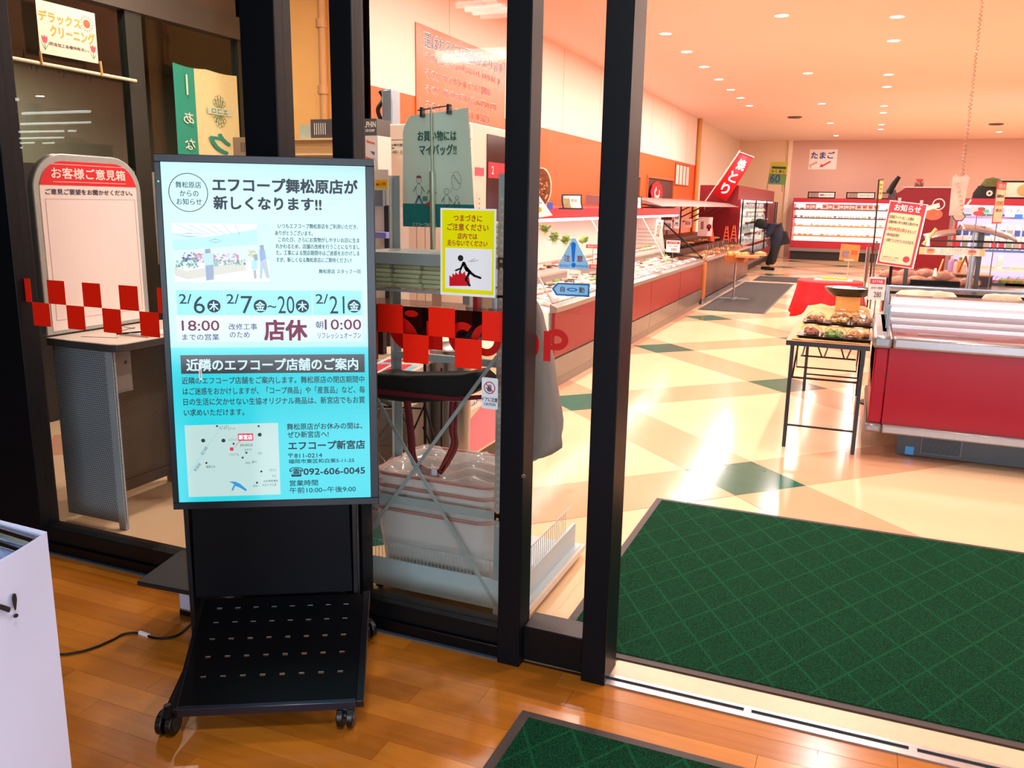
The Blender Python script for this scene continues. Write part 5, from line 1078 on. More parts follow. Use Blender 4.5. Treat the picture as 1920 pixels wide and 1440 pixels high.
# produce case with flyers, bin and freezer chest behind the rack
def midground():
    T = thing('flyer_carton', 'white carton printed with red flyers standing behind the steel rack', 'carton', (-2.2, 3.9, .8)); zt = .80
    P = [at(668, 700, z=zt), at(762, 702, z=zt), at(832, 670, z=zt), at(744, 661, z=zt)]
    mb = MB(); mb.hexa([Vector((p.x, p.y, .62)) for p in P], [Vector((p.x, p.y, zt)) for p in P]); finish('card', mb, M('ecdcd0', .5), T); c = sum(P, Vector()) / 4
    fr = Fr(P[0], P[1] - P[0], P[3] - P[0]); fr = Fr((P[0].x, P[0].y, zt + .0005), P[1] - P[0], (P[3] - P[0])); L = (P[1] - P[0]).length; D = (P[3] - P[0]).length
    V_ = (P[3] - P[0]).normalized(); U_ = (P[1] - P[0]).normalized(); mb = MB()
    for (a, b, c_, d) in ((.05, .1, .35, .4), (.42, .1, .8, .42), (.1, .5, .5, .65), (.55, .5, .95, .8), (.1, .72, .45, .9)):
        q = [P[0] + (P[1] - P[0]) * s + (P[3] - P[0]) * t + Vector((0, 0, .0015)) for s, t in ((a, b), (c_, b), (c_, d), (a, d))]; mb.add(q, [(0, 1, 2, 3)])
    finish('red_print', mb, flat('d83048', .4), T)
    mb = MB()
    for (a, b, c_, d) in ((.82, .1, .98, .35), (.05, .42, .4, .48), (.5, .84, .9, .95)):
        q = [P[0] + (P[1] - P[0]) * s + (P[3] - P[0]) * t + Vector((0, 0, .0015)) for s, t in ((a, b), (c_, b), (c_, d), (a, d))]; mb.add(q, [(0, 1, 2, 3)])
    finish('blue_print', mb, flat('90c4d8', .4), T)
    mb = MB(); mb.hexa([Vector((p.x * .98 - .04, p.y, 0)) for p in P], [Vector((p.x * .98 - .04, p.y, .62)) for p in P]); finish('stand', mb, M('8a7a70', .5), T)
    # wheel and frame of a cart
    T = thing('hand_cart', 'black wire cart with a spoked wheel behind the steel rack', 'cart', (-2.2, 3.5, 0)); c = at(700, 835, y=3.5); mb = MB(); R_ = .24
    mb.tube([c + Vector((R_ * math.cos(a) * .8, R_ * math.cos(a) * .3, R_ * math.sin(a))) for a in [2 * PI * k / 32 for k in range(32)]], .012, 6, closed=True); w_ = finish('wheel', mb, M('4a4a4c', .4), T)
    mb = MB()
    for k in range(14): a = 2 * PI * k / 14; mb.tube([c, c + Vector((R_ * math.cos(a) * .8, R_ * math.cos(a) * .3, R_ * math.sin(a)))], .002, 4)
    sub(w_, 'spokes', mb, STEEL, T)
    mb = MB(); 
    for (u0, v0, u1, v1) in ((793, 800, 823, 870), (748, 760, 752, 870), (828, 690, 828, 870), (765, 830, 796, 760), (797, 760, 825, 862), (700, 762, 790, 766)): mb.tube([at(u0, v0, y=3.52), at(u1, v1, y=3.52)], .005, 6)
    mb.tube([(-1.86, 3.52, .1), (-2.5, 3.52, .1)], .008, 6); mb.tube([(-1.9, 3.52, 0), (-1.9, 3.52, .9)], .008, 6); finish('frame', mb, BLACKM, T)
    # pink and cream chest side with label
    x = -2.1; T = thing('chest_case', 'cream and pink panelled chest case further in behind the rack', 'case', (-2.4, 5.2, 0))
    y0 = at(790, 900, x=x).y; f = FX(x); y0 = 4.15; y1 = 5.15
    mb = MB(); mb.box(x - .8, y0, .12, x, y1, .74); finish('cream_body', mb, M('f0d4b4', .5), T, bevel=.01)
    mb = MB(); mb.prism([(y0 + .02, .14), (y1 - .3, .14), (y1 - .3, .46), (y0 + .5, .42), (y0 + .02, .28)], f, 0, .002); finish('pink_panel', mb, flat('e07890', .4), T)
    mb = MB(); mb.box(x - .76, y0 + .03, 0, x - .03, y1 - .03, .12); finish('plinth', mb, M('4c4038', .5), T)
    mb = MB(); q = [f.loc(*p) for p in ((872, 800), (903, 776))]; rect(mb, f, q[0][0], .42, q[1][0], .5, .002, .005); lb = finish('label', mb, WHITE, T)
    mb = MB(); text(mb, f, 'あんしんマーク', q[0][0] + .02, q[1][0] - .02, .445, .475, .006, .02); sub(lb, 'lettering', mb, INK, T)
    mb = MB(); mb.box(x - .002, y1 - .28, .14, x + .004, y1, .72); finish('dark_red_panel', mb, DRED, T)
    T = thing('waste_bin', 'round brushed steel bin behind the red squares of the pane', 'bin', (-2.15, 5.0, 0)); a = at(845, 650, y=4.0); T.location = (a.x, 4.0, 0); mb = MB(); mb.lathe([(.10, 0), (.115, .86), (.12, .88)], (a.x, 4.0, 0), 28); finish('bin_body', mb, STEEL, T)
    mb = MB(); mb.lathe([(.12, .88), (.10, .9), (.0001, .91)], (a.x, 4.0, 0), 28); finish('lid', mb, M('b0b0b0', .3, .6), T)
    T = thing('leaflet_rack', 'dark glossy counter edge with hanging notices above the red squares', 'counter', (-2, 4.6, 0)); y = 4.22; a = at(690, 600, y=y); b = at(950, 588, y=y); zc_ = at(800, 600, y=y).z
    mb = MB(); mb.box(a.x - .1, y, zc_ - .09, b.x + .0, y + .05, zc_ + .07); finish('glossy_front', mb, M('120a0c', .1), T)
    mb = MB(); mb.box(a.x - .1, y + .05, zc_ + .05, b.x, y + .3, zc_ + .07); finish('counter_top', mb, M('3a2420', .2), T)
    mb = MB(); mb.box(a.x, y + .1, .74, a.x + .04, y + .14, zc_ + .05); mb.box(b.x - .1, y + .1, .74, b.x - .06, y + .14, zc_ + .05); finish('legs', mb, BLACKM, T)
    f = FY(y - .002)
    for (u0, v0, u1, v1, c_) in ((810, 548, 828, 575, 'c8a088'), (905, 545, 922, 578, 'd8b898'), (868, 548, 880, 572, '8a8a8c')):
        mb = MB(); prect(mb, f, u0, v0, u1, v1, 0, .002); o = finish('hanging_card', mb, M(c_, .5), T)
    # bottles row between rack and counter (purple and cream)
    for i, (u, c_) in enumerate(((884, 'efe0c8'), (897, 'b0202c'), (912, 'e8d0b4'), (930, 'b8c8e0'))):
        p = at(u, 570, y=4.4); t = thing('tall_bottle', ('cream', 'dark red', 'beige', 'pale blue')[i] + ' tall bottle on the dark counter behind the warning notice', 'bottle', (p.x, 4.4, zc_ + .07)); mb = MB()
        mb.lathe([(.035, 0), (.036, .16), (.015, .20), (.015, .24)], (p.x, 4.4, zc_ + .07), 16); finish('bottle_body', mb, M(c_, .3), t); mb = MB(); mb.lathe([(.017, .24), (.017, .265), (.0001, .266)], (p.x, 4.4, zc_ + .07), 14); finish('cap', mb, WHITE, t)
midground()
# ================================================================ serve-over refrigerated case along the left wall
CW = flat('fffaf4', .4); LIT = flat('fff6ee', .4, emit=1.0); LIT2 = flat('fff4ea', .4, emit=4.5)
XF = -2.46
def extr(mb, poly, y0, y1):
    k = len(poly); vs = [(x, y0, z) for x, z in poly] + [(x, y1, z) for x, z in poly]
    mb.add(vs, [tuple(range(k)), tuple(range(2 * k - 1, k - 1, -1))] + [(i, k + i, k + (i + 1) % k, (i + 1) % k) for i in range(k)]); return mb
def serve_case():
    ya, yb = 6.95, 14.25; T = thing('serve_over_case', 'long red-fronted chilled counter case lit white inside along the left wall', 'display case', (-3.1, 9.8, 0))
    segs = [6.95, 8.78, 10.6, 12.42, 14.25]
    for i in range(4):
        a, b = segs[i] + .006, segs[i + 1] - .006
        mb = MB(); extr(mb, [(XF - .03, .3), (XF, .3), (XF, .7), (XF - .03, .7)], a, b); finish('red_panel', mb, M('860a12', .35, var=.02, spec=.3), T)
        mb = MB(); extr(mb, [(XF - .05, .1), (XF - .01, .1), (XF + .005, .285), (XF - .05, .29)], a, b); finish('kick_panel', mb, M('7f766e', .35, .3), T)
        mb = MB(); extr(mb, [(XF - .06, .0), (XF - .03, .0), (XF - .03, .095), (XF - .06, .095)], a, b); finish('plinth', mb, M('8a7c70', .4), T)
    mb = MB(); extr(mb, [(XF - .05, .70), (XF + .015, .705), (XF + .02, .75), (XF - .05, .78)], ya, yb); finish('bumper_rail', mb, M('8c8682', .3, .6), T)
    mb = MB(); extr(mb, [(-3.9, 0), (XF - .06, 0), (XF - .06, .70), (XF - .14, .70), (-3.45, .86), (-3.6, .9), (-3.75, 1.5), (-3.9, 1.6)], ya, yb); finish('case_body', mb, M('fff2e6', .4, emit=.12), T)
    mb = MB(); extr(mb, [(-3.42, .98), (-3.05, .92), (-3.05, .90), (-3.42, .95)], ya + .05, yb - .05); finish('inner_shelf', mb, M('d8b0a4', .4), T)
    mb = MB(); extr(mb, [(-3.9, 1.48), (-2.98, 1.49), (-2.9, 1.50), (-2.89, 1.60), (-3.9, 1.62)], ya, yb); finish('red_canopy', mb, M('d01c34', .3, var=.02), T)
    mb = MB(); extr(mb, [(-3.2, 1.465), (-2.93, 1.468), (-2.91, 1.495), (-3.2, 1.48)], ya + .02, yb - .02); finish('case_lamp', mb, LIT2, T)
    mb = MB(); extr(mb, [(XF - .03, .78), (XF - .024, .78), (XF - .075, .90), (XF - .081, .90)], ya, yb); finish('front_glass', mb, CASEGLASS, T, smooth=False)
    # end glass with dark frame
    f = FY(yb); mb = MB()
    for p, q in (((XF - .02, .80), (XF - .72, 1.38)), ((XF - .72, 1.38), (XF - .75, .86)), ((XF - .02, .80), (XF - .75, .86))): mb.tube([(p[0], yb, p[1]), (q[0], yb, q[1])], .016, 6)
    finish('end_frame', mb, BLACKM, T)
    mb = MB(); mb.prism([(XF - .02, .80), (XF - .72, 1.38), (XF - .75, .86)][::-1], f, -.003, .003); finish('end_glass', mb, CASEGLASS, T, smooth=False)
    mb = MB(); mb.prism([(-3.9, .7), (-3.1, .8), (-3.22, 1.48), (-3.9, 1.48)], f, -.02, .02); finish('end_wall', mb, M('e8d8d0', .4), T)
    mb = MB()
    for k in range(5): z = 1.0 + k * .06; mb.box(-3.6, yb - .024, z, -3.28, yb - .02, z + .006)
    finish('vent_slot', mb, M('8a7c76', .5), T)
    mb = MB()
    for y in (6.98, 9.4, 11.8): mb.tube([(XF - .035, y, .79), (-2.93, y, 1.49)], .009, 6)
    finish('glass_support', mb, M('d8d0cc', .3, .5), T)
serve_case()
# food packs laid out on the deck and the inner shelf
def pack_proto(name, w_, d, h, base, fill, film=True):
    o = thing(name, 'x', 'food pack', (0, 0, 0)); mb = MB(); a = rrect(-w_ / 2, -d / 2, w_ / 2, d / 2, .01, 2); mb.prism(a, Fr((0, 0, 0), (1, 0, 0), (0, 1, 0)), 0, h * .3); finish('tray', mb, base, o, smooth=False)
    mb = MB(); n = 3; rn = random.Random(hash(name) % 97)
    for i in range(n):
        x = -w_ / 2 + w_ * (i + .5) / n; mb.lathe([(w_ / n * .52, 0), (w_ / n * .45, h * .4), (.0001, h * .62)], (x, 0, h * .3), 8, 1, d / w_ * n * .42)
    finish('food', mb, fill, o); return o
WHT = flat('f6f0ea', .4)
prot = [pack_proto('food_pack', .17, .12, .04, WHT, M('d8745c', .5, var=.2, scale=40)), pack_proto('food_pack', .17, .12, .04, flat('2a2a2a', .3), M('e8b090', .5, var=.2, scale=40)), pack_proto('food_pack', .19, .13, .05, WHT, M('8fae54', .6, var=.3, scale=40)),
        pack_proto('food_pack', .15, .12, .035, flat('e8c8c0', .4), M('f2d8c8', .5, var=.1)), pack_proto('food_pack', .17, .13, .04, WHT, M('b8cfe0', .4, var=.15, scale=40))]
used = set()
def place(i, x, y, z, rz, label, group, s=1.0, rx=None):
    if i in used: t = copy_tree(prot[i], (x, y, z), rz, label, group)
    else: used.add(i); t = prot[i]; t.location = (x, y, z); t['label'] = label; t['group'] = group
    t.rotation_euler = (0, rx or 0, rz)
    if s != 1: t.scale = (s, s, s)
    return t
rp = random.Random(11)
desc = ['red meat pack on a white tray', 'cooked food pack on a black tray', 'green vegetable pack', 'pale sliced food pack on a pink tray', 'pale blue fish pack on a white tray']
for r, (x, lab) in enumerate(((-2.68, 'front row'), (-2.86, 'second row'), (-3.04, 'third row'), (-3.24, 'back row'))):
    for k in range(34):
        y = 5.55 + k * .255
        if y > 14.0 or y < 7.15: continue
        i = rp.choice((0, 0, 1, 3, 4) if r < 2 else (0, 1, 2, 2, 3)) if k % 5 else rp.choice((2, 4)); z = .70 + (-2.6 - x) * .19 + .022 if r < 3 else .962
        place(i, x, y, z, PI / 2 + rp.uniform(-.1, .1), desc[i] + ' in the ' + lab + ' of the left case', 'chilled packs, ' + lab + ' of the left case: ' + desc[i])
# price rail strips at the lower lip of the case
T = thing('price_rail', 'strip of pink and white price tickets along the lip of the left case', 'price tickets', (XF - .06, 9, .79)); cols_ = [flat('e88890', .4), flat('f8e4d8', .4), flat('b8c0e8', .4), flat('f0d070', .4)]
for k in range(26):
    y = 7.0 + k * .27; mb = MB(); extr(mb, [(XF - .05, .785), (XF - .045, .785), (XF - .12, .815), (XF - .125, .812)], y, y + .2); finish('price_ticket', mb, cols_[k % 4] if k < 9 else cols_[(k * 7) % 2], T)
# card holders standing on the canopy
def holder(px_, py_, w_, h_, y, label, c1='f4ead8', c2='a89060', txt=''):
    a = at(px_, py_, y=y); f = FY(y); W_ = w_ / FPX * y * .97; H_ = h_ / FPX * y * .97
    T = thing('sign_holder', label, 'sign', (a.x, y, a.z)); mb = MB()
    mb.grid(lambda i, j: Vector((a.x + W_ * i - .12 * W_ * (1 - j) * 0 + (.14 * W_) * math.sin(j * PI / 2) * -1 + .14 * W_, y + .05 * (1 - math.cos(j * 1.3)), a.z + H_ * j)), 1, 8); finish('curved_card', mb, M(c1, .4), T, solid=.004)
    mb = MB(); mb.grid(lambda i, j: Vector((a.x + W_ * (.04 + .36 * i) - (.14 * W_) * math.sin(j * PI / 2) + .14 * W_, y - .004 + .05 * (1 - math.cos(j * 1.3)), a.z + H_ * (.06 + .88 * j))), 2, 8); finish('picture_half', mb, M(c2, .4, var=.3, scale=20), T)
    mb = MB(); q = [Vector((a.x - (.14 * W_) * math.sin(j * PI / 2) + .14 * W_, y - .006 + .05 * (1 - math.cos(j * 1.3)), a.z + H_ * j)) for j in (0, .25, .5, .75, 1)]; mb.tube(q, .008, 6); mb.tube([p + Vector((W_, 0, 0)) for p in q], .006, 6); mb.tube([q[0] - Vector((.05, 0, 0)), q[0] + Vector((W_, 0, 0))], .007, 6); mb.tube([q[-1], q[-1] + Vector((W_, 0, 0))], .005, 6); finish('black_frame', mb, BLACKM, T)
    if txt:
        mb = MB(); text(mb, f, txt, a.x + W_ * .55, a.x + W_ * .85, a.z + H_ * .5, a.z + H_ * .7, -.0, .03)
        for i, v in enumerate(mb.v): mb.v[i] = v + Vector((0, -.012, 0))
        finish('lettering', mb, flat('a04048', .5), T)
holder(1052, 391, 40, 27, 7.9, 'curved black-framed sign on the red canopy behind the sliding leaf', txt='惣菜')
holder(1180, 391, 22, 22, 11.6, 'small curved sign on the canopy right of the black door stile', c2='d8a0a0', txt='寿司')
# round food board and leaflets at the canopy's near end
y = 7.2; f = FY(y); c = f.loc(1020, 352); T = thing('food_board', 'large oval board showing noodles leaning on the red case canopy', 'sign', tuple(f.pt(*c))); mb = MB(); disc(mb, f, c[0] - .03, c[1], .10, -.01, 0, 36, ry=.175); finish('board', mb, M('f0c8a8', .4), T)
mb = MB(); disc(mb, f, c[0] - .03, c[1], .092, 0, .003, 36, ry=.165); finish('picture', mb, M('8a4a28', .4, var=.5, scale=26), T)
rn_ = random.Random(3)
for nm, col in (('picture_detail', 'd88a54'), ('picture_detail', '5a2418'), ('picture_detail', 'f0b880')):
    mb = MB()
    for k in range(9): aa = rn_.uniform(0, 6.28); rr_ = rn_.uniform(.1, .8); seg(mb, f, c[0] - .03 + .09 * rr_ * math.cos(aa), c[1] + .155 * rr_ * math.sin(aa), c[0] - .03 + .09 * rr_ * math.cos(aa + .5), c[1] + .155 * rr_ * math.sin(aa + .4), .012, .005, .003)
    finish(nm, mb, flat(col, .4), T)
q = f.loc(1032, 386); mb = MB(); rect(mb, f, q[0] - .03, q[1] - .032, q[0] + .025, q[1] + .032, .003, .006); finish('blue_tag', mb, flat('4a5cb0', .4), T)
y = 7.05; f = FY(y); q = f.loc(1014, 388); T = thing('leaflet_card', 'white leaflet card with blue lettering and an orange picture in front of the oval board', 'leaflet', tuple(f.pt(*q))); mb = MB(); mb.prism(ccw([f.loc(*p) for p in ((1002, 402), (1004, 366), (1010, 366), (1036, 404), (1012, 408))]), f, 0, .004); finish('card', mb, WHITE, T)
mb = MB(); disc(mb, f, q[0] - .01, q[1] - .025, .022, .004, .005, 16); finish('picture', mb, flat('f0a838', .4), T); mb = MB(); text(mb, f, 'お知らせ', q[0] - .04, q[0] + .01, q[1] + .025, q[1] + .045, .005, .02); finish('lettering', mb, flat('30509a', .4), T)
# price cards on stems standing in the case
def pricecard(u, v, w_, h_, y, z0, label, big='380', hdr='c8202c'):
    f = FY(y); a = f.loc(u, v); k = y / FPX * .98; W_, H_ = w_ * k, h_ * k; T = thing('price_card', label, 'price card', (a[0], y, z0))
    mb = MB(); rect(mb, f, a[0] - W_ / 2, a[1] - H_ / 2, a[0] + W_ / 2, a[1] + H_ / 2, -.003, 0); cdp = finish('card', mb, flat('f6e0d8', .4), T)
    if hdr: mb = MB(); rect(mb, f, a[0] - W_ * .45, a[1] + H_ * .2, a[0] + W_ * .45, a[1] + H_ * .42, 0, .002); sub(cdp, 'header_strip', mb, flat(hdr, .4), T); mb = MB(); text(mb, f, 'おすすめ品', a[0] - W_ * .3, a[0] + W_ * .3, a[1] + H_ * .25, a[1] + H_ * .37, .003, .02); sub(cdp, 'lettering', mb, flat('f8e0dc', .4), T)
    mb = MB(); text(mb, f, big, a[0] - W_ * .15, a[0] + W_ * .3, a[1] - H_ * .38, a[1] - H_ * .14, .001, .01); text(mb, f, '手作り惣菜', a[0] - W_ * .35, a[0] + W_ * .35, a[1] - H_ * .03, a[1] + H_ * .08, .001, .01); sub(cdp, 'lettering', mb, flat('4a2c2c', .5), T)
    mb = MB(); mb.tube([(a[0], y + .004, z0), (a[0], y + .004, a[1])], .004, 6); finish('stem', mb, STEEL, T)
pricecard(1262, 462, 26, 22, 11.8, .80, 'white price card reading 380 on a stem in the left case')
pricecard(1076, 515, 28, 18, 7.5, .82, 'pale price card reading 258 behind the blue stickers', '258', None)
for k, (u, v, y) in enumerate(((1112, 462, 9.0), (1118, 500, 8.6))):
    f = FY(y); a = f.loc(u, v); o = thing('shelf_tag', ('upper', 'lower')[k] + ' small red lettered tag in the case beside the sliding leaf stile', 'tag', (a[0], y, a[1])); mb = MB(); rect(mb, f, a[0] - .08, a[1] - .02, a[0] + .08, a[1] + .02, -.002, 0); c_ = finish('tag', mb, flat('d02838', .4), o)
    mb = MB(); text(mb, f, '旬のおすすめ', a[0] - .06, a[0] + .06, a[1] - .012, a[1] + .012, .001, .02); sub(c_, 'lettering', mb, flat('f8d8d8', .4), o); mb = MB(); mb.tube([(a[0], y, a[1] - .02), (a[0], y, a[1] - .2)], .003, 5); finish('stem', mb, STEEL, o)
# leafy greens heaped at the back of the case
for k, (u, v, y) in enumerate(((1040, 446, 7.6), (1060, 450, 7.9), (1095, 452, 8.8), (1022, 430, 7.3))):
    a = at(u, v, y=y); o = thing('lettuce', 'pale green leafy bunch at the back of the left case', 'vegetable', (a.x, y, a.z - .05), 0, 'leafy greens in the left case'); rn2 = random.Random(k)
    mb = MB()
    for q in range(16):
        aa = rn2.uniform(0, 6.28); e = rn2.uniform(.2, 1.3); L_ = rn2.uniform(.07, .12); d = Vector((math.cos(aa) * math.cos(e), math.sin(aa) * math.cos(e), math.sin(e))); s = d.cross(Vector((0, 0, 1))).normalized() * .03; b = Vector((a.x, y, a.z - .03))
        mb.add([b - s * .4, b + s * .4, b + d * L_ * .7 + s, b + d * L_ - Vector((0, 0, .012)), b + d * L_ * .7 - s], [(0, 1, 2, 3, 4)])
    finish('leaves', mb, M('9ab060', .6, var=.25, scale=30), o, solid=.002); mb = MB(); mb.lathe([(.02, -.02), (.03, .0), (.015, .03)], (a.x, y, a.z - .04), 8); finish('stalk', mb, M('e6e8c8', .5), o)
# pass-through openings and frames on the orange wall
def opening(u0, v0, u1, v1, n):
    f = FX(XW + .004); a = f.loc(u0, v0); b = f.loc(u1, v1); o = sroot('window_%d' % n, tuple(f.pt(a[0], a[1]))); z1 = f.loc((u0 + u1) / 2, v0)[1]; z0 = 1.3
    fr = FX(XW + .002)
    mb = MB(); mb.box(XW - .001, a[0], z0, XW + .003, b[0], z1); p = finish('painted_recess', mb, M('5a2a1c', .7), None); p.parent = o; p.location = -o.location  # flat dark panel; the opening's shade is put into its colour
    mb = MB()
    for (p0, q0, p1, q1) in ((a[0] - .05, z0, a[0], z1 + .05), (b[0], z0, b[0] + .05, z1 + .05), (a[0], z1, b[0], z1 + .05)): mb.box(XW, p0, q0, XW + .03, p1, q1)
    p = finish('frame', mb, M('c06030', .5), None); p.parent = o; p.location = -o.location
    return a[0], b[0], z0, z1
opening(1186, 332, 1196, 395, 2); A_ = opening(1214, 336, 1258, 398, 3); opening(1128, 330, 1137, 395, 4)
y = 17.2; f = FX(XW + .06); q = f.loc(1232, 362); T = thing('round_sign', 'round red sign with a white curl in the orange wall opening', 'sign', tuple(f.pt(*q))); mb = MB(); disc(mb, f, q[0], q[1], .55, -.02, 0, 8, ry=.24); finish('board', mb, M('c02030', .4), T)
mb = MB(); ring(mb, f, q[0], q[1], .25, .08, .002, 20, ry=.13, a0=PI * .6, a1=PI * 2.2); finish('curl_mark', mb, flat('f0d8d0', .4), T)
f = FX(XW + .02); a = f.loc(1268, 305); b = f.loc(1291, 345); T = thing('certificate_frame', 'dark red frame with four white menu slips on the orange wall', 'frame', tuple(f.pt(a[0], a[1]))); zt, zb2 = a[1], a[1] - .5
mb = MB(); rect(mb, f, a[0], zb2, b[0], zt, -.015, 0); finish('board', mb, M('a04020', .4), T)
for k in range(4):
    w_ = (b[0] - a[0]) / 4; mb = MB(); rect(mb, f, a[0] + w_ * k + .06, zb2 + .03, a[0] + w_ * (k + 1) - .06, zt - .04, 0, .004); finish('menu_slip', mb, flat('f4e2d4', .4), T)
# ================================================================ brown deli counter
def deli():
    T = thing('deli_counter', 'brown panelled bakery counter with wooden trays and a grey hood beyond the red case', 'counter', (-3, 17, 0)); ya, yb = 14.45, 20.2
    for i in range(5):
        a = ya + i * 1.15; mb = MB(); mb.box(XF - .03, a + .006, .12, XF, a + 1.144, .74); finish('front_panel', mb, M('6e4438', .3, var=.06), T)
    mb = MB(); mb.box(-3.7, ya, 0, XF - .03, yb, .72); finish('body', mb, M('5a342a', .5), T)
    mb = MB(); mb.box(-3.7, ya, .72, XF + .02, yb, .76); finish('counter_top', mb, M('9a5a48', .35), T)
    mb = MB(); mb.tube([(XF + .04, ya, .75), (XF + .04, yb, .75)], .018, 8); mb.box(XF - .02, ya, 0, XF + .01, yb, .1); finish('steel_rail', mb, ALU, T)
    mb = MB(); mb.box(-3.7, ya, .76, -2.95, yb, .9); finish('riser', mb, M('5c2c22', .4), T); mb = MB(); mb.box(-3.8, ya, .9, -3.3, yb, 1.05); finish('riser', mb, M('6a3428', .4), T)
    mb = MB(); extr(mb, [(-3.9, 1.64), (-3.0, 1.66), (-2.75, 1.63), (-3.0, 1.71), (-3.9, 1.78)], ya - 2.2, yb); finish('grey_hood', mb, M('8a716c', .4), T)
    for k in range(5): mb = MB(); y = ya + .2 + k * 1.3; mb.tube([(-3.75, y, .9), (-3.75, y, 1.66)], .02, 6); mb.tube([(-3.7, y, 1.3), (-3.0, y, 1.66)], .015, 6); finish('hood_support', mb, M('7a625a', .4), T)
    mb = MB(); mb.tube([(XF + .01, ya - .1, .12), (XF + .01, ya - .1, .72)], .035, 8); finish('orange_edge_guard', mb, M('c87838', .6), T)
deli()
BR = [M('b4622c', .5, var=.3, scale=25), M('d89a4c', .5, var=.25, scale=25), M('8a3c20', .5, var=.3, scale=25)]
for k in range(12):
    y = 14.7 + k * .45; T = thing('bread_tray', 'wooden tray of golden pastries on the brown deli counter', 'tray', (-2.75, y, .76), 0, 'pastry trays on the deli counter'); mb = MB(); c = (-2.72, y)
    mb.box(c[0] - .2, c[1] - .18, .76, c[0] + .2, c[1] + .18, .775); finish('board', mb, M('f0d8c4' if k in (1, 2) else 'a0602c', .5), T)
    mb = MB()
    for q in range(6): mb.lathe([(.055, 0), (.05, .025), (.0001, .045)], (c[0] - .12 + .12 * (q % 3), c[1] - .08 + .16 * (q // 3), .775), 10)
    finish('pastry', mb, BR[k % 3], T)
for k in range(10):
    y = 14.8 + k * .5; T = thing('bread_basket', 'dark basket of bread rolls on the riser of the deli counter', 'basket', (-3.15, y, .9), 0, 'bread baskets on the deli riser'); mb = MB(); mb.lathe([(.13, 0), (.17, .05), (.16, .05), (.12, .01)], (-3.12, y, .9), 14); finish('basket', mb, M('3c1c14', .6), T)
    mb = MB()
    for q in range(5): mb.lathe([(.05, 0), (.045, .03), (.0001, .05)], (-3.12 + .07 * math.cos(q * 1.26), y + .07 * math.sin(q * 1.26), .93), 8)
    finish('roll', mb, BR[(k + 1) % 3], T)
for k in range(8):
    y = 15.0 + k * .55; T = thing('serving_tongs', 'steel tongs holder standing on the deli counter edge', 'tongs', (-2.58, y, .78), 0, 'tongs stands on the deli counter'); mb = MB(); mb.tube([(-2.55, y, .76), (-2.58, y, .95), (-2.56, y + .03, 1.0), (-2.53, y, .95), (-2.53, y, .76)], .007, 5); finish('tongs', mb, STEEL, T); mb = MB(); mb.lathe([(.03, 0), (.03, .08)], (-2.54, y, .76), 10); finish('cup', mb, CLEAR, T)
# orange cones (condiment bottles) and upright cards
for k, (u, v, y) in enumerate(((1334, 441, 17.5), (1376, 436, 18.6), (1362, 438, 18.2))):
    a = at(u, v, y=y); T = thing('orange_rack', ('solid orange cone-shaped holder on the deli counter', 'orange ladder-like holder nearest the glass doors of the deli counter', 'narrow orange ladder-like holder between the other two')[k], 'holder', (a.x, y, a.z)); mb = MB()
    if k == 0: mb.lathe([(.07, -.12), (.02, .12), (.0001, .2)], (a.x, y, a.z), 10); finish('cone', mb, M('f0401c', .4), T)
    else:
        for s in (-1, 1): mb.tube([(a.x + s * .06, y, a.z - .2), (a.x + s * .015, y, a.z + .15)], .012, 5)
        for q in range(4): mb.tube([(a.x - .045 + q * .008, y, a.z - .12 + q * .07), (a.x + .045 - q * .008, y, a.z - .12 + q * .07)], .01, 5)
        finish('ladder_frame', mb, M('f05a28', .4), T)
def board(u, v, w_, h_, y, name, label, col, txt='', tc='4a3030', lean=0, vert=False, extra=None, bold=.02):
    f = FY(y); a = f.loc(u, v); k = y / FPX * 1.0; W_, H_ = w_ * k, h_ * k; c, s = math.cos(lean), math.sin(lean); fr = Fr((a[0], y, a[1]), (c, 0, s), (-s, 0, c))
    T = thing(name, label, 'sign', (a[0], y, a[1])); mb = MB(); rect(mb, fr, -W_ / 2, -H_ / 2, W_ / 2, H_ / 2, -.006, 0); finish('panel', mb, M(col, .4, var=.02), T)
    if txt:
        mb = MB(); n = len(txt)
        for i, ch in enumerate(txt if vert else [txt]):
            if vert: zc = H_ * (.40 - .8 * (i + .5) / n); hh = min(H_ * .8 / n * .42, W_ * .36); text(mb, fr, ch, -hh, hh, zc - hh, zc + hh, .002, bold)
            else: text(mb, fr, ch, -W_ * .38, W_ * .38, -H_ * .2, H_ * .2, .002, bold)
        finish('lettering', mb, flat(tc, .4), T)
    return T, fr, W_, H_
board(1269, 414, 10, 28, 14.6, 'vertical_slip', 'white vertical slip with black letters above the deli trays', 'f6e8e4', '特売', '2c1c1c', vert=True)
T, fr, W_, H_ = board(1322, 425, 26, 34, 16.4, 'menu_card', 'large pale card with a dark red spade mark by the dark red cabinet side', 'e8c8c0', '', '4a3030')
mb = MB(); disc(mb, fr, W_ * .28, 0, .05, .001, .002, 12); mb.prism([(W_ * .28 - .03, -.08), (W_ * .28 + .03, -.08), (W_ * .28, 0)], fr, .001, .002); finish('spade_mark', mb, DRED, T); mb = MB(); text(mb, fr, '惣菜', -W_ * .3, -W_ * .1, -.05, .1, .002, .02); finish('lettering', mb, flat('a04040', .4), T)
board(1235, 430, 14, 36, 13.2, 'vertical_slip', 'pinkish vertical slip hanging inside the end glass of the left case', 'f0c8bc', '今日の味', '8a3c38', vert=True, lean=-.1)
board(1253, 422, 14, 18, 14.5, 'menu_card', 'small pinkish card left of the white vertical slip', 'ecc8c0', '鶏', '8a3030'); board(1290, 418, 13, 16, 14.9, 'menu_card', 'small card with a red print right of the white vertical slip', 'e8b0a8', '旨', '8a2030')
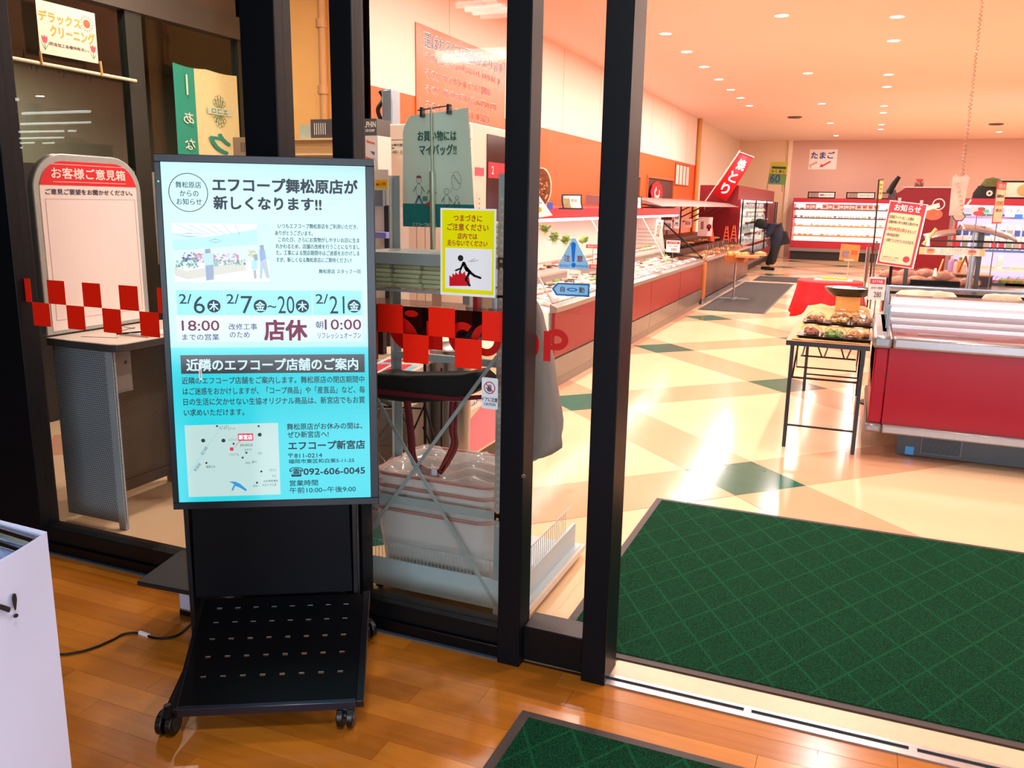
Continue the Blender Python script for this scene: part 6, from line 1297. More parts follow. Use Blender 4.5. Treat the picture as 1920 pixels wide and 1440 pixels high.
# side basket with bread hanging on the counter and its T-foot stand
T = thing('bread_stand', 'small orange tray table heaped with fried snacks on a T-shaped foot', 'stand', (-2.1, 15.9, 0)); y = 15.6; a = at(1383, 478, y=y); g_ = at(1382, 552, z=0)
mb = MB(); mb.tube([(a.x - .02, y, a.z - .05), (a.x - .02, y, .03)], .018, 8); mb.box(a.x - .34, y - .03, 0, a.x + .26, y + .03, .03); mb.box(a.x - .02, y - .2, 0, a.x + .03, y + .2, .028); finish('foot_stand', mb, ALU, T)
mb = MB(); mb.hexa([(a.x - .16, y - .3, a.z - .12), (a.x + .14, y - .3, a.z - .12), (a.x + .14, y + .4, a.z - .12), (a.x - .16, y + .4, a.z - .12)], [(a.x - .2, y - .3, a.z + .0), (a.x + .18, y - .3, a.z + .0), (a.x + .18, y + .3, a.z + .0), (a.x - .2, y + .3, a.z + .0)]); finish('orange_tub', mb, M('a85414', .6), T)
mb = MB(); mb.box(a.x + .02, y - .42, a.z - .02, a.x + .40, y - .2, a.z + .02); mb.lathe([(.11, 0), (.1, .05), (.0001, .08)], (a.x + .38, y + .1, a.z), 12); finish('paper_flap', mb, M('e09058', .5), T)
rn3 = random.Random(8); mb = MB()
for k in range(22): mb.lathe([(.05, 0), (.045, .03), (.0001, .05)], (a.x - .17 + .32 * rn3.random(), y - .25 + .5 * rn3.random(), a.z - .01 + .03 * rn3.random()), 7)
finish('fried_snack', mb, M('e0963c', .5, var=.3, scale=30), T)
# ================================================================ multideck cabinets
def multideck(name, label, x0, y0, W_, D, H_, rot, shelves, red, base_h=.42, canopy_h=.2, glass_front=False, lit=LIT, sides=True, strips=None, zbase=0):
    """front along local +x from (x0,y0), facing local -y"""
    T = thing(name, label, 'display case', (x0, y0, 0), rot); R3 = Matrix.Rotation(rot, 4, 'Z'); tr_ = Matrix.Translation((x0, y0, 0)) @ R3
    def P(nm, mb, m, **k):
        mb.v = [tr_ @ v for v in mb.v]; return finish(nm, mb, m, T, **k)
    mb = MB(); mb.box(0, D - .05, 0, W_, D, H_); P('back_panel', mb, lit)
    mb = MB(); mb.box(0, .12, 0, W_, D, base_h * .45); P('dark_plinth', mb, M('16110f', .5))
    mb = MB(); mb.box(0, .0, base_h * .45, W_, .06, base_h * .62); P('bumper', mb, M('8a7c78', .35, .4))
    mb = MB(); mb.box(0, .02, base_h * .62, W_, .1, base_h); P('red_base', mb, red); mb = MB(); mb.box(0, .1, base_h * .45, W_, D - .05, base_h * .8); P('well', mb, CW)
    mb = MB(); mb.box(-.003, .118, H_ - canopy_h, W_ + .003, D + .003, H_); P('red_canopy', mb, red)
    mb = MB(); mb.box(.03, .14, H_ - canopy_h - .035, W_ - .03, .24, H_ - canopy_h); P('case_lamp', mb, LIT2)
    if sides:
        for x in (0, W_ - .04): mb = MB(); mb.box(x - (.002 if x == 0 else -.002), .05, 0, x + .04, D, H_ - canopy_h); P('side_panel', mb, red)
    for i, (z, d0) in enumerate(shelves):
        mb = MB(); mb.box(.04, d0, z - .012, W_ - .04, D - .05, z); sh = P('shelf', mb, CW); mb = MB(); mb.box(.04, d0 - .01, z - .03, W_ - .04, d0, z + .012)
        mb.v = [tr_ @ v for v in mb.v]; s_ = finish('price_strip', mb, (strips[i] if strips else M('e8e0dc', .4)), T); s_.parent = sh
    if glass_front:
        mb = MB(); mb.box(0, .005, base_h, W_, .011, H_ - canopy_h); P('glass_doors', mb, CASEGLASS, smooth=False); mb = MB()
        for k in range(int(W_ / 2.5) + 2): x = min(W_ - .02, k * 2.5); mb.box(x, -.01, base_h, x + .025, .02, H_ - canopy_h)
        P('door_edge', mb, BLACKM)
    return T, tr_
def goods_proto(kind, mats):
    o = thing({'pack': 'food_package', 'bag': 'snack_bag', 'bottle': 'milk_carton', 'cup': 'pudding_cup'}[kind], 'x', 'package', (0, 0, 0)); mb = MB(); m2 = MB()
    if kind == 'pack': mb.box(-.06, -.05, 0, .06, .05, .05); m2.box(-.045, -.052, .012, .045, -.049, .04)
    if kind == 'bag': mb.add([(-.07, -.02, 0), (.07, -.02, 0), (.07, .03, 0), (-.07, .03, 0), (-.075, 0, .16), (.075, 0, .16), (.06, -.04, .07), (-.06, -.04, .07), (.06, .04, .07), (-.06, .04, .07)], [(0, 3, 2, 1), (0, 1, 6, 7), (7, 6, 5, 4), (3, 9, 8, 2), (9, 4, 5, 8), (0, 7, 4, 9, 3), (1, 2, 8, 5, 6)]); m2.add([(-.04, -.0425, .05), (.04, -.0425, .05), (.045, -.0325, .11), (-.045, -.0325, .11)], [(0, 1, 2, 3)])
    if kind == 'bottle': mb.box(-.035, -.035, 0, .035, .035, .17); mb.add([(-.035, -.035, .17), (.035, -.035, .17), (.035, .035, .17), (-.035, .035, .17), (-.035, 0, .21), (.035, 0, .21)], [(0, 1, 5, 4), (2, 3, 4, 5), (1, 2, 5), (3, 0, 4)]); m2.box(-.037, -.037, .04, .037, -.034, .13)
    if kind == 'cup': mb.lathe([(.03, 0), (.04, .07), (.042, .072), (.0001, .075)], (0, 0, 0), 12); m2.lathe([(.032, .015), (.0375, .05)], (0, 0, 0), 12)
    a = finish('wrapper', mb, mats[0], o, smooth=False); b = finish('printed_face', m2, mats[1], o, smooth=False); b.location.y = -.001; return o
G = lambda c: M(c, .4)
gp = {}
NMC = {}
def cname(c):
    r, g, b = (int(c[i:i + 2], 16) for i in (0, 2, 4)); mx, mn = max(r, g, b), min(r, g, b)
    if mx - mn < 40: return 'white' if mx > 200 else 'grey'
    if r == mx: return 'yellow' if g > 190 and b < 170 else 'orange' if g > 130 and b < 150 else 'pink' if mn > 140 else 'red'
    return 'blue' if b == mx else 'green'
def goods(kind, c1, c2, loc, rz, label, group, s=1.0):
    k = (kind, c1, c2); w_ = {'pack': 'box', 'bag': 'bag', 'bottle': 'carton', 'cup': 'cup'}[kind]; p_ = cname(c2) + '-printed ' + w_; label = p_ + ' ' + label; group = p_ + 's, ' + group
    if k not in gp: gp[k] = goods_proto(kind, (G(c1), G(c2))); t = gp[k]; t.location = loc; t['label'] = label; t['group'] = group
    else: t = copy_tree(gp[k], loc, rz, label, group)
    t.rotation_euler = (0, 0, rz); t.scale = (s, s, s) if not isinstance(s, tuple) else s
def fill(tr_, rot, W_, z, d, kinds, step, label, group, s=1.0, x0=.1, skip=.06, rn=random.Random(21)):
    x = x0
    while x < W_ - .1:
        if rn.random() > skip:
            k = rn.choice(kinds); p = tr_ @ Vector((x, d, z)); goods(k[0], k[1], k[2], p, rot, label, group, s)
        x += step
# far back wall cabinet
YB = 28.95; xL = at(1478, 480, y=YB).x; xR = 1.6; HB = at(1500, 371, y=YB).z
Wb = xR - xL; sh = [(z, d) for z, d in ((at(1500, 457, y=YB).z, .10), (at(1500, 441, y=YB).z, .18), (at(1500, 423, y=YB).z, .26), (at(1500, 408, y=YB).z, .32), (at(1500, 392, y=YB).z, .38))]
OS = M('f09038', .4); WS = M('f4e8e0', .4); GS = M('6a6460', .4, var=.3, scale=1)
T, trb = multideck('back_multideck', 'long red-based open chilled cabinet across the back wall', xL, YB, Wb, .95, HB, 0, sh, M('b80c28', .35), base_h=at(1500, 451, y=YB).z, canopy_h=.14, strips=[OS, OS, OS, GS, GS])
nm = ['lowest', 'second lowest', 'middle', 'second highest', 'top']
for i, (z, d0) in enumerate(sh):
    ks = [(('pack', 'f6e6e0', 'e06858'), ('pack', 'f8f0ea', 'f0a050'), ('cup', 'f8ece8', 'e88078')), (('pack', 'f6ece4', 'f08040'), ('pack', 'f8f4f0', 'f2d0c0')), (('pack', 'f8f2ee', 'e8c8c0'), ('cup', 'fbf6f2', 'f0b090')), (('pack', '8a4038', 'f0e0d8'), ('pack', 'f09040', 'f8d8a8'), ('cup', 'f4e8e0', 'a03030')), (('bag', 'e08878', 'f8e0d8'), ('pack', 'f0d0c4', 'd05848'), ('bag', 'f4c8b8', 'b83030'))][i]
    fill(trb, 0, Wb, z + .002, d0 + .1, ks, .17, 'on the %s shelf of the back wall cabinet' % nm[i], 'packages on the %s shelf at the back wall' % nm[i], 1.1, skip=.12)
for k, (u, w_, lab, tx) in enumerate(((1514, 45, 'left black-framed sign on top of the back wall cabinet', '鶏肉コーナー'), (1586, 46, 'middle black-framed sign on top of the back wall cabinet', 'ハムソーセージ'), (1650, 40, 'right black-framed sign on top of the back wall cabinet beside the leaning display', '豚肉コーナー'))):
    f = FY(YB + .1); a = f.loc(u, 372); W_ = w_ * YB / FPX; T = thing('header_sign', lab, 'sign', (a[0], YB, HB)); mb = MB(); rect(mb, f, a[0], HB, a[0] + W_, HB + .2, -.03, 0); finish('black_frame', mb, BLACKM, T)
    mb = MB(); rect(mb, f, a[0] + W_ * .4, HB + .03, a[0] + W_ * .96, HB + .17, 0, .004); finish('white_card', mb, flat('f0dcd4', .4), T); mb = MB(); rect(mb, f, a[0] + W_ * .04, HB + .03, a[0] + W_ * .4, HB + .17, 0, .004); finish('picture_card', mb, M('a08070', .4, var=.3, scale=12), T)
    mb = MB(); text(mb, f, tx, a[0] + W_ * .45, a[0] + W_ * .92, HB + .07, HB + .13, .006, .02); finish('lettering', mb, INK, T)
# long cabinet on the left, seen obliquely, with glass doors
YL0, YL1 = 20.4, 28.4; HL = 2.12; xf = -2.70
shl = [(.72, .12), (1.0, .2), (1.28, .26), (1.55, .32)]
T, trl = multideck('glass_door_cabinet', 'tall dark red cabinet with glass doors glowing white behind the bending person', xf, YL0, YL1 - YL0, 1.0, HL, PI / 2, shl, M('8a0c18', .35), base_h=.46, canopy_h=.32, glass_front=True, strips=[WS] * 4)
nm2 = ['second lowest', 'middle', 'second highest', 'top', 'lowest']
for i, (z, d0) in enumerate(shl + [(.40, .12)]):
    fill(trl, PI / 2, YL1 - YL0, z + .002, d0 + .1, (('bag', 'f2f2f6', 'b0c8e0'), ('bag', 'e8f0f4', '6a9ad0'), ('pack', 'f4f0e8', 'f0d060'), ('bag', 'dfe8ec', 'd06868'), ('pack', 'c8dce8', '8ab0a0')), .17, 'on the %s shelf behind the glass doors' % nm2[i], '%s shelf behind the glass doors' % nm2[i], 1.15, skip=.04, rn=random.Random(31 + i))
# slanted red banner
f = FY(20.0); B_ = [f.loc(*p) for p in ((1388, 285), (1413, 297), (1362, 378), (1335, 364))]; T = thing('yakitori_banner', 'slanting red banner with white brush letters on a pole above the deli counter', 'banner', tuple(f.pt(*f.loc(1374, 332))))
mb = MB(); mb.add([f.pt(*p, .0) for p in (B_[3], B_[2], B_[1], B_[0])], [(0, 1, 2, 3)]); finish('red_cloth', mb, M('e01420', .6, var=.03), T, solid=.01)
U_ = Vector(f.pt(*B_[2])) - Vector(f.pt(*B_[3])); V_ = Vector(f.pt(*B_[0])) - Vector(f.pt(*B_[3])); fb_ = Fr(f.pt(*B_[3]), U_, V_ - U_.normalized() * V_.dot(U_.normalized())); Hh = V_.length; Wh = U_.length; sk = V_.dot(U_.normalized()) / Hh
mb = MB()
for s, c in (('焼', .78), ('と', .5), ('り', .22)): text(mb, fb_, s, Wh * .27 + sk * Hh * c, Wh * .73 + sk * Hh * c, Hh * (c - .105), Hh * (c + .105), .008, .05, rot=.12)
finish('lettering', mb, flat('f8ecec', .5), T)
mb = MB(); mb.tube([f.pt(*f.loc(1388, 282), .01), f.pt(*f.loc(1322, 378), .01)], .014, 6); mb.tube([f.pt(*f.loc(1384, 284), .01), f.pt(*f.loc(1414, 295), .01)], .01, 6); q = f.loc(1322, 378); mb.tube([f.pt(*q, .01), (f.pt(*q).x, 20.0, 1.55)], .014, 6); finish('pole', mb, M('e8dcd4', .3), T)
# green price poster 60
T, fr, W_, H_ = board(1459, 325, 29, 38, 27.0, 'price_poster', 'yellow-green price poster with a large 60 above the glass door cabinet', 'b0b020', lean=-.04)
mb = MB(); rect(mb, fr, -W_ * .5, -H_ * .5, W_ * .5, -H_ * .02, 0, .004); finish('green_field', mb, M('5a8a38', .4), T); mb = MB(); text(mb, fr, '60', -W_ * .42, W_ * .14, -H_ * .42, -H_ * .06, .006, .05); finish('lettering', mb, flat('1c3c80', .4), T)
mb = MB(); rect(mb, fr, -W_ * .4, H_ * .2, W_ * .42, H_ * .3, .001, .005); text(mb, fr, 'らくあじ', -W_ * .4, W_ * .42, H_ * .02, H_ * .16, .006, .04); finish('lettering', mb, flat('1c2418', .4), T); mb = MB(); text(mb, fr, '円引き', W_ * .16, W_ * .45, -H_ * .12, -H_ * .03, .006, .04); finish('lettering', mb, flat('d04030', .4), T)
mb = MB(); mb.tube([(fr.O.x - W_ * .45, 27.02, fr.O.z + H_ * .5), (fr.O.x - W_ * .6, 27.02, 2.1)], .012, 5); mb.tube([(fr.O.x + W_ * .3, 27.02, fr.O.z - H_ * .5), (fr.O.x + W_ * .3, 27.02, 2.1)], .012, 5); finish('wire_stand', mb, STEEL, T)
# egg sign on the back wall
T, fr, W_, H_ = board(1543, 299, 45, 33, 29.99, 'egg_sign', 'white sign with blue letters and a red arrow high on the back wall', 'fbeee4')
mb = MB(); text(mb, fr, 'たまご', -W_ * .43, W_ * .4, H_ * .05, H_ * .38, .01, .05); finish('lettering', mb, flat('1c2c80', .4), T)
mb = MB(); seg(mb, fr, W_ * .28, -H_ * .1, 0, -H_ * .32, .05, .01, 0); mb.prism(ccw([(-W_ * .1, -H_ * .38), (W_ * .04, -H_ * .38), (-W_ * .04, -H_ * .2)]), fr, 0, .01); finish('red_arrow', mb, flat('d02838', .4), T)
mb = MB(); seg(mb, fr, -W_ * .45, -H_ * .38, -W_ * .18, -H_ * .18, .14, .01, 0); finish('egg_box_drawing', mb, flat('c8b098', .4), T); mb = MB(); seg(mb, fr, -W_ * .40, -H_ * .40, -W_ * .14, -H_ * .24, .09, .013, .01); finish('egg_box_drawing', mb, flat('fbf0e8', .4), T)
# ================================================================ person bending at the glass doors
def person():
    g_ = at(1443, 494, z=0); s = 1.0; gx, gy = -2.5, 23.6
    gx = at(1445, 490, y=23.6).x; B = Vector((gx, gy, 0)); J = {}
    P = lambda u, v, dy=0: at(u, v, y=gy + dy)
    v = [P(1456, 452), P(1458, 440), P(1452, 428), P(1446, 423), P(1440, 424), P(1432, 424), P(1424, 421), P(1421, 428),   # pelvis .. head
         P(1446, 427, -.16), P(1441, 439, -.2), P(1434, 444, -.2), P(1446, 427, .16), P(1440, 440, .22), P(1434, 446, .2),
         P(1455, 455, -.1), P(1452, 473, -.1), P(1449, 492, -.1), P(1444, 495, -.12), P(1457, 455, .1), P(1450, 474, .12), P(1441, 493, .12), P(1436, 496, .1)]
    e = [(0, 1), (1, 2), (2, 3), (3, 4), (4, 5), (5, 6), (6, 7), (3, 8), (8, 9), (9, 10), (3, 11), (11, 12), (12, 13), (0, 14), (14, 15), (15, 16), (16, 17), (0, 18), (18, 19), (19, 20), (20, 21)]
    r = [.21, .22, .23, .20, .085, .10, .13, .10, .11, .09, .06, .11, .09, .06, .15, .12, .09, .05, .15, .12, .09, .05]
    T = thing('person', 'person in dark navy jacket and black cap bending forward to the glass cabinet', 'person', (gx, gy, 0))
    me = bpy.data.meshes.new('body'); me.from_pydata([tuple(p - T.location) for p in v], e, []); o = bpy.data.objects.new('body', me); COL.objects.link(o)
    m = o.modifiers.new('s', 'SKIN'); m.use_smooth_shade = True
    for i, q in enumerate(me.skin_vertices[0].data): q.radius = (r[i], r[i])
    me.skin_vertices[0].data[0].use_root = True
    o.modifiers.new('u', 'SUBSURF').levels = 2
    bpy.context.view_layer.update(); dg = bpy.context.evaluated_depsgraph_get(); em = bpy.data.meshes.new_from_object(o.evaluated_get(dg))
    bpy.data.objects.remove(o); o = bpy.data.objects.new('body', em); COL.objects.link(o); o.parent = T; em.materials.clear()
    for c in ('121a30', '0e0c0c', '9a6a54'): em.materials.append(M(c, .7))
    hip = v[0].z - .12 
    for p in em.polygons:
        c = p.center + T.location; p.material_index = 1 if c.z < hip else 0
        if (c - v[10]).length < .08 or (c - v[13]).length < .08: p.material_index = 2
        if (c - v[7]).length < .13 and c.z < v[7].z: p.material_index = 2
    em.shade_smooth()
    mb = MB(); h = v[6]; mb.lathe([(.0001, .16), (.09, .14), (.135, .06), (.14, -.02), (.12, -.06)], (h.x + .01, h.y, h.z), 16); finish('black_cap', mb, M('08080a', .8), T)
    mb = MB()
    for k in (17, 21): c = v[k]; mb.box(c.x - .12, c.y - .05, 0, c.x + .12, c.y + .05, .08)
    finish('shoes', mb, BLACKM, T, bevel=.02)
    mb = MB(); c = v[2]; mb.tube([c + Vector((.05, -.14, .12)), c + Vector((.12, -.15, .02)), c + Vector((.2, -.13, -.15))], .015, 6); finish('red_strap', mb, M('a02028', .6), T)
    mb = MB(); c = P(1473, 446, -.05); mb.hexa([c + Vector(q) for q in ((-.12, -.1, -.2), (.14, -.1, -.14), (.14, .1, -.14), (-.12, .1, -.2))], [c + Vector(q) for q in ((-.08, -.06, .16), (.02, -.06, .18), (.02, .06, .18), (-.08, .06, .16))]); 
    bg_ = finish('bag', mb, M('0a0a0c', .7), None, bevel=.03); tag(bg_, 'black bag hanging behind the bending person', 'bag')
person()
# ================================================================ right side of the store
# folding table with deli boxes
def ftable():
    x0, x1 = at(1475, 636, z=.765).x, .095; y0, y1 = 5.97, 8.25; zt = .765
    T = thing('folding_table', 'narrow brown folding table with black metal legs beside the island freezer', 'table', ((x0 + x1) / 2, (y0 + y1) / 2, 0)); BK = M('14110f', .4)
    mb = MB(); mb.box(x0, y0, zt - .004, x1, y1, zt); finish('tabletop', mb, M('b8784c', .4, var=.08), T)
    mb = MB(); mb.box(x0, y0, zt - .035, x1, y1, zt - .004); finish('edge_band', mb, BK, T)
    for x in (x0 + .04, x1 - .04):
        for y in (y0 + .06, y1 - .22): mb = MB(); mb.box(x - .0125, y - .0125, 0, x + .0125, y + .0125, zt - .035); finish('leg', mb, BK, T)
    for y in (y0 + .06, y1 - .22):
        mb = MB(); mb.tube([(x0 + .04, y, .16), (x1 - .04, y, .16)], .008, 6); mb.tube([(x0 + .04, y, .50), (x1 - .04, y, .50)], .008, 6); finish('cross_bar', mb, BK, T)
    mb = MB(); y = y0 + .10
    mb.tube([(x0 + .07, y, .73), (x0 + .07, y + .1, .55), (x1 - .07, y + .1, .55), (x1 - .07, y, .73)], .006, 5)
    for k in range(5): a = x0 + .12 + k * .075; mb.tube([(a, y + .05, .73), (a + (.03 if k % 2 else -.03), y + .3, .60)], .006, 5)
    mb.tube([(x0 + .08, y + .3, .60), (x1 - .08, y + .3, .60)], .007, 5)
    for x in (x0 + .055, x1 - .055): mb.tube([(x, y0 + .06, .5), (x, y0 + .5, .72)], .007, 5)
    finish('folding_brace', mb, BK, T)
    t = thing('brown_paper', 'crinkled brown paper sheet covering the folding table', 'paper', ((x0 + x1) / 2, 7, zt)); rn = random.Random(2)
    mb = MB(); mb.grid(lambda i, j: Vector((x0 + .03 + (x1 - x0 - .04) * i, y0 + .03 + (y1 - y0 - .05) * j, zt + .0025 + rn.uniform(0, .004) + (.02 * math.sin(i * 9) ** 2 if j > .93 else 0))), 12, 30); finish('sheet', mb, M('cf9a58', .7), t)
    # six clear boxes
    pos = [(at(1521, 628, z=zt).x, 6.17), (at(1566, 630, z=zt).x, 6.16), (at(1609, 633, z=zt).x, 6.15), (at(1532, 599, z=zt).x, 6.93), (at(1575, 601, z=zt).x, 6.92), (at(1616, 603, z=zt).x, 6.91), (at(1618, 603, z=zt).x - .02, 7.2), (at(1578, 603, z=zt).x, 7.22)]
    foods = ['8a3418', '7c8a38', 'c07838', '9a5a34', 'c89a58', '8c5c3c', 'b88858', 'a87848']
    labs = ['clear food box with dark glazed meat, front left on the folding table', 'clear food box with greens and fried food, front middle on the folding table', 'clear food box with orange fried pieces, front right on the folding table', 'clear food box with brown minced food, left in the second row', 'clear food box with pale noodles, middle in the second row', 'clear food box with mixed brown food, right in the second row', 'clear food box right in the third row on the folding table', 'clear food box in the third row behind the noodles']
    for i, ((x, y), c) in enumerate(zip(pos, foods)):
        t = thing('food_box', labs[i], 'food box', (x, y, zt + .008), 0, 'clear deli boxes on the folding table'); w_, d = .083, .105; z = zt + .008
        mb = MB(); mb.hexa([Vector((x + a * w_ * .85, y + b * d * .85, z)) for a, b in ((-1, -1), (1, -1), (1, 1), (-1, 1))], [Vector((x + a * w_ * 1.05, y + b * d * 1.05, z + .018)) for a, b in ((-1, -1), (1, -1), (1, 1), (-1, 1))]); finish('black_tray', mb, M('18181a', .2), t)
        mb = MB(); rn = random.Random(i)
        for q in range(18): mb.lathe([(.022, 0), (.02, .014), (.0001, .026)], (x + rn.uniform(-.05, .05), y + rn.uniform(-.065, .065), z + .018 + rn.uniform(0, .018)), 7)
        finish('food', mb, M(c, .35, var=.4, scale=60), t)
        if i == 1: mb = MB(); mb.lathe([(.022, 0), (.02, .014), (.0001, .02)], (x - .02, y - .055, z + .02), 9); finish('greens', mb, M('4c9a30', .6), t)
        mb = MB(); N = 10
        def lid(a, b): return Vector((x + (a - .5) * 2 * w_ * 1.03, y + (b - .5) * 2 * d * 1.03, z + .019 + .066 * min(1, 3.2 * min(a, 1 - a, b, 1 - b)) ** .6 if min(a, 1 - a, b, 1 - b) > 0 else z + .019))
        mb.grid(lid, N, N); finish('clear_lid', mb, CLEAR, t)
        mb = MB(); mb.box(x - .02, y - .03, z + .086, x + .02, y - .012, z + .0875); finish('label', mb, M('f2e4d4', .4), t)
    # tan pedestal with black tray
    y = 7.85; xa = at(1566, 575, y=y).x; xb = at(1612, 575, y=y).x; t = thing('carton_pedestal', 'plain tan carton standing at the far end of the folding table', 'carton', ((xa + xb) / 2, y, zt)); mb = MB(); mb.box(xa, y, zt + .008, xb, y + .2, .9); finish('card', mb, M('d89c54', .6), t)
    t = thing('black_platter', 'round black platter of white rice cakes on the tan carton', 'platter', ((xa + xb) / 2, y + .1, .9)); c = ((xa + xb) / 2, y + .1, .9)
    mb = MB(); mb.lathe([(.14, 0), (.175, .03), (.20, .06), (.205, .072), (.19, .072), (.14, .04), (.0001, .035)], c, 28, 1.0, .8); finish('platter', mb, M('101014', .25), t)
    mb = MB()
    for q in range(5): mb.lathe([(.05, 0), (.045, .02), (.0001, .03)], (c[0] - .1 + .05 * q, c[1] - .03 + .04 * (q % 2), .945), 12)
    finish('rice_cake', mb, M('f4e8e4', .4), t)
    # white holder and price card at the right edge
    pricecard(1644, 541, 27, 40, 7.0, .765, 'white price card with red header at the right edge of the folding table', '280', 'd02030')
ftable()
# island freezer
def freezer():
    x0 = .125; x1 = 3.0; yf = 5.98; T = thing('island_freezer', 'red-sided island freezer with sliding glass top and black ventilated base', 'freezer', (1.5, 6.9, 0)); D = 7.3
    RP = M('9a001e', .3, var=.015, spec=.3)
    mb = MB(); mb.box(x0 + .0, yf, .245, x0 + .085, D, .76); finish('corner_panel', mb, RP, T, bevel=.012)
    mb = MB(); mb.box(x0 + .088, yf + .002, .245, x1, D, .76); finish('red_panel', mb, RP, T)
    mb = MB(); mb.box(x0 - .02, yf - .025, .185, x0 + .09, D + .02, .25); finish('corner_bumper', mb, M('8d8888', .3, .5), T, bevel=.02)
    mb = MB(); mb.box(x0 + .092, yf - .022, .187, x1, D + .02, .248); finish('bumper', mb, M('9a9494', .3, .5), T, bevel=.012)
    mb = MB(); mb.box(x0 - .02, yf - .03, .755, x0 + .10, D + .02, .84); finish('corner_rail', mb, M('8a8a8c', .25, .6), T, bevel=.022)
    mb = MB(); mb.box(x0 + .102, yf - .028, .757, x1, yf + .07, .838); mb.box(x0 + .102, D - .07, .757, x1, D + .02, .838); finish('top_rail', mb, M('9c9698', .25, .6), T, bevel=.018)
    # well
    mb = MB(); mb.box(x0 + .02, yf + .07, .45, x1, D - .07, .46); mb.box(x0 + .02, yf + .06, .46, x1, yf + .075, .79); mb.box(x0 + .02, D - .075, .46, x1, D - .06, .85); mb.box(x0, yf + .05, .46, x0 + .02, D - .05, .80); finish('well', mb, M('f4f0f0', .35), T)
    mb = MB(); mb.box(x0 + .10, D - .09, .80, x1, D - .07, .98); finish('inner_back', mb, M('dfe4ea', .3), T)
    for z in (.87, .93): mb = MB(); mb.box(x0 + .1, D - .11, z, x1, D - .09, z + .014); finish('white_slat', mb, LIT, T)
    mb = MB(); mb.tube([(x0 + .07, yf + .4, .80), (x0 + .07, yf + .4, 1.0)], .012, 6); mb.tube([(x0 + .07, D - .1, .80), (x0 + .07, D - .1, 1.07)], .016, 6); mb.box(x0 + .04, yf + .2, .80, x0 + .065, D - .1, .84); mb.tube([(x0 + .07, D - .1, 1.06), (x1, D - .1, 1.06)], .012, 6); finish('glass_post', mb, M('a8c4dc', .3, .4), T)
    mb = MB(); mb.box(x0 + .07, D - .104, .99, x1, D - .098, 1.06); mb.box(x0 + .066, yf + .3, .84, x0 + .072, D - .1, .98); finish('glass_wall', mb, CASEGLASS, T, smooth=False)
    mb = MB(); mb.box(x0 + .1, yf + .05, .842, x1, D - .12, .846); finish('sliding_glass', mb, CASEGLASS, T, smooth=False)
    for y in (yf + .42, yf + .82): mb = MB(); mb.box(x0 + .1, y, .84, x1, y + .02, .862); finish('glass_frame', mb, M('e8e4e8', .3, .2), T)
    mb = MB(); mb.tube([(x0 + .25, yf + .08, .853), (x0 + .62, yf + .08, .853)], .006, 6); finish('handle', mb, ALU, T)
    f = FY(6.16); bxl = at(1680, 850, y=6.16).x; mb = MB(); mb.box(bxl, 6.16, 0.01, x1, D - .2, .185); finish('dark_base', mb, M('1a1718', .4), T)
    gr0, gr1 = at(1733, 800, y=6.155).x, at(1806, 800, y=6.155).x; mb = MB(); mb.box(gr0 - .01, 6.15, .03, gr1 + .01, 6.16, .178); finish('grille_frame', mb, M('5a5456', .4), T)
    for k in range(17): mb = MB() if k == 0 else mb; z = .04 + k * .0078; mb.box(gr0, 6.142, z, gr1, 6.151, z + .0032)
    finish('grille_slats', mb, M('151214', .4), T)
    mb = MB(); a = at(1696, 851, y=6.155); b = at(1714, 838, y=6.155); mb.box(a.x, 6.152, a.z, b.x, 6.16, b.z); finish('blue_sticker', mb, flat('3c98dc', .4), T)
    # folded white packs and a black hose inside
    for k, (u, w_) in enumerate(((1720, .12), (1758, .1), (1868, .07), (1888, .08))):
        p = at(u, 568, y=D - .0 + .1); t = thing('food_pack_bag', ('two', 'second', 'pale', 'glossy')[k] + ' pale wrapped bread pack on the shelf ledge behind the island freezer' if k else 'long wrapped bread pack on the ledge behind the island freezer', 'food pack', (p.x, D + .12, .90)); mb = MB(); mb.lathe([(w_, 0), (w_ * 1.05, .02), (w_ * .8, .05), (.0001, .06)], (p.x, D + .16, .965), 14, 1.3, .7); finish('wrapped_food', mb, M('f4d0b4', .3, var=.15, scale=30), t)
    t = thing('shelf_ledge', 'dark brown ledge between the island freezer and the bread table', 'ledge', (1.5, D + .2, .9)); mb = MB(); mb.box(x0 + .1, D + .03, .0, x1, D + .34, .965); finish('ledge_body', mb, M('6a403c', .5), t)
freezer()
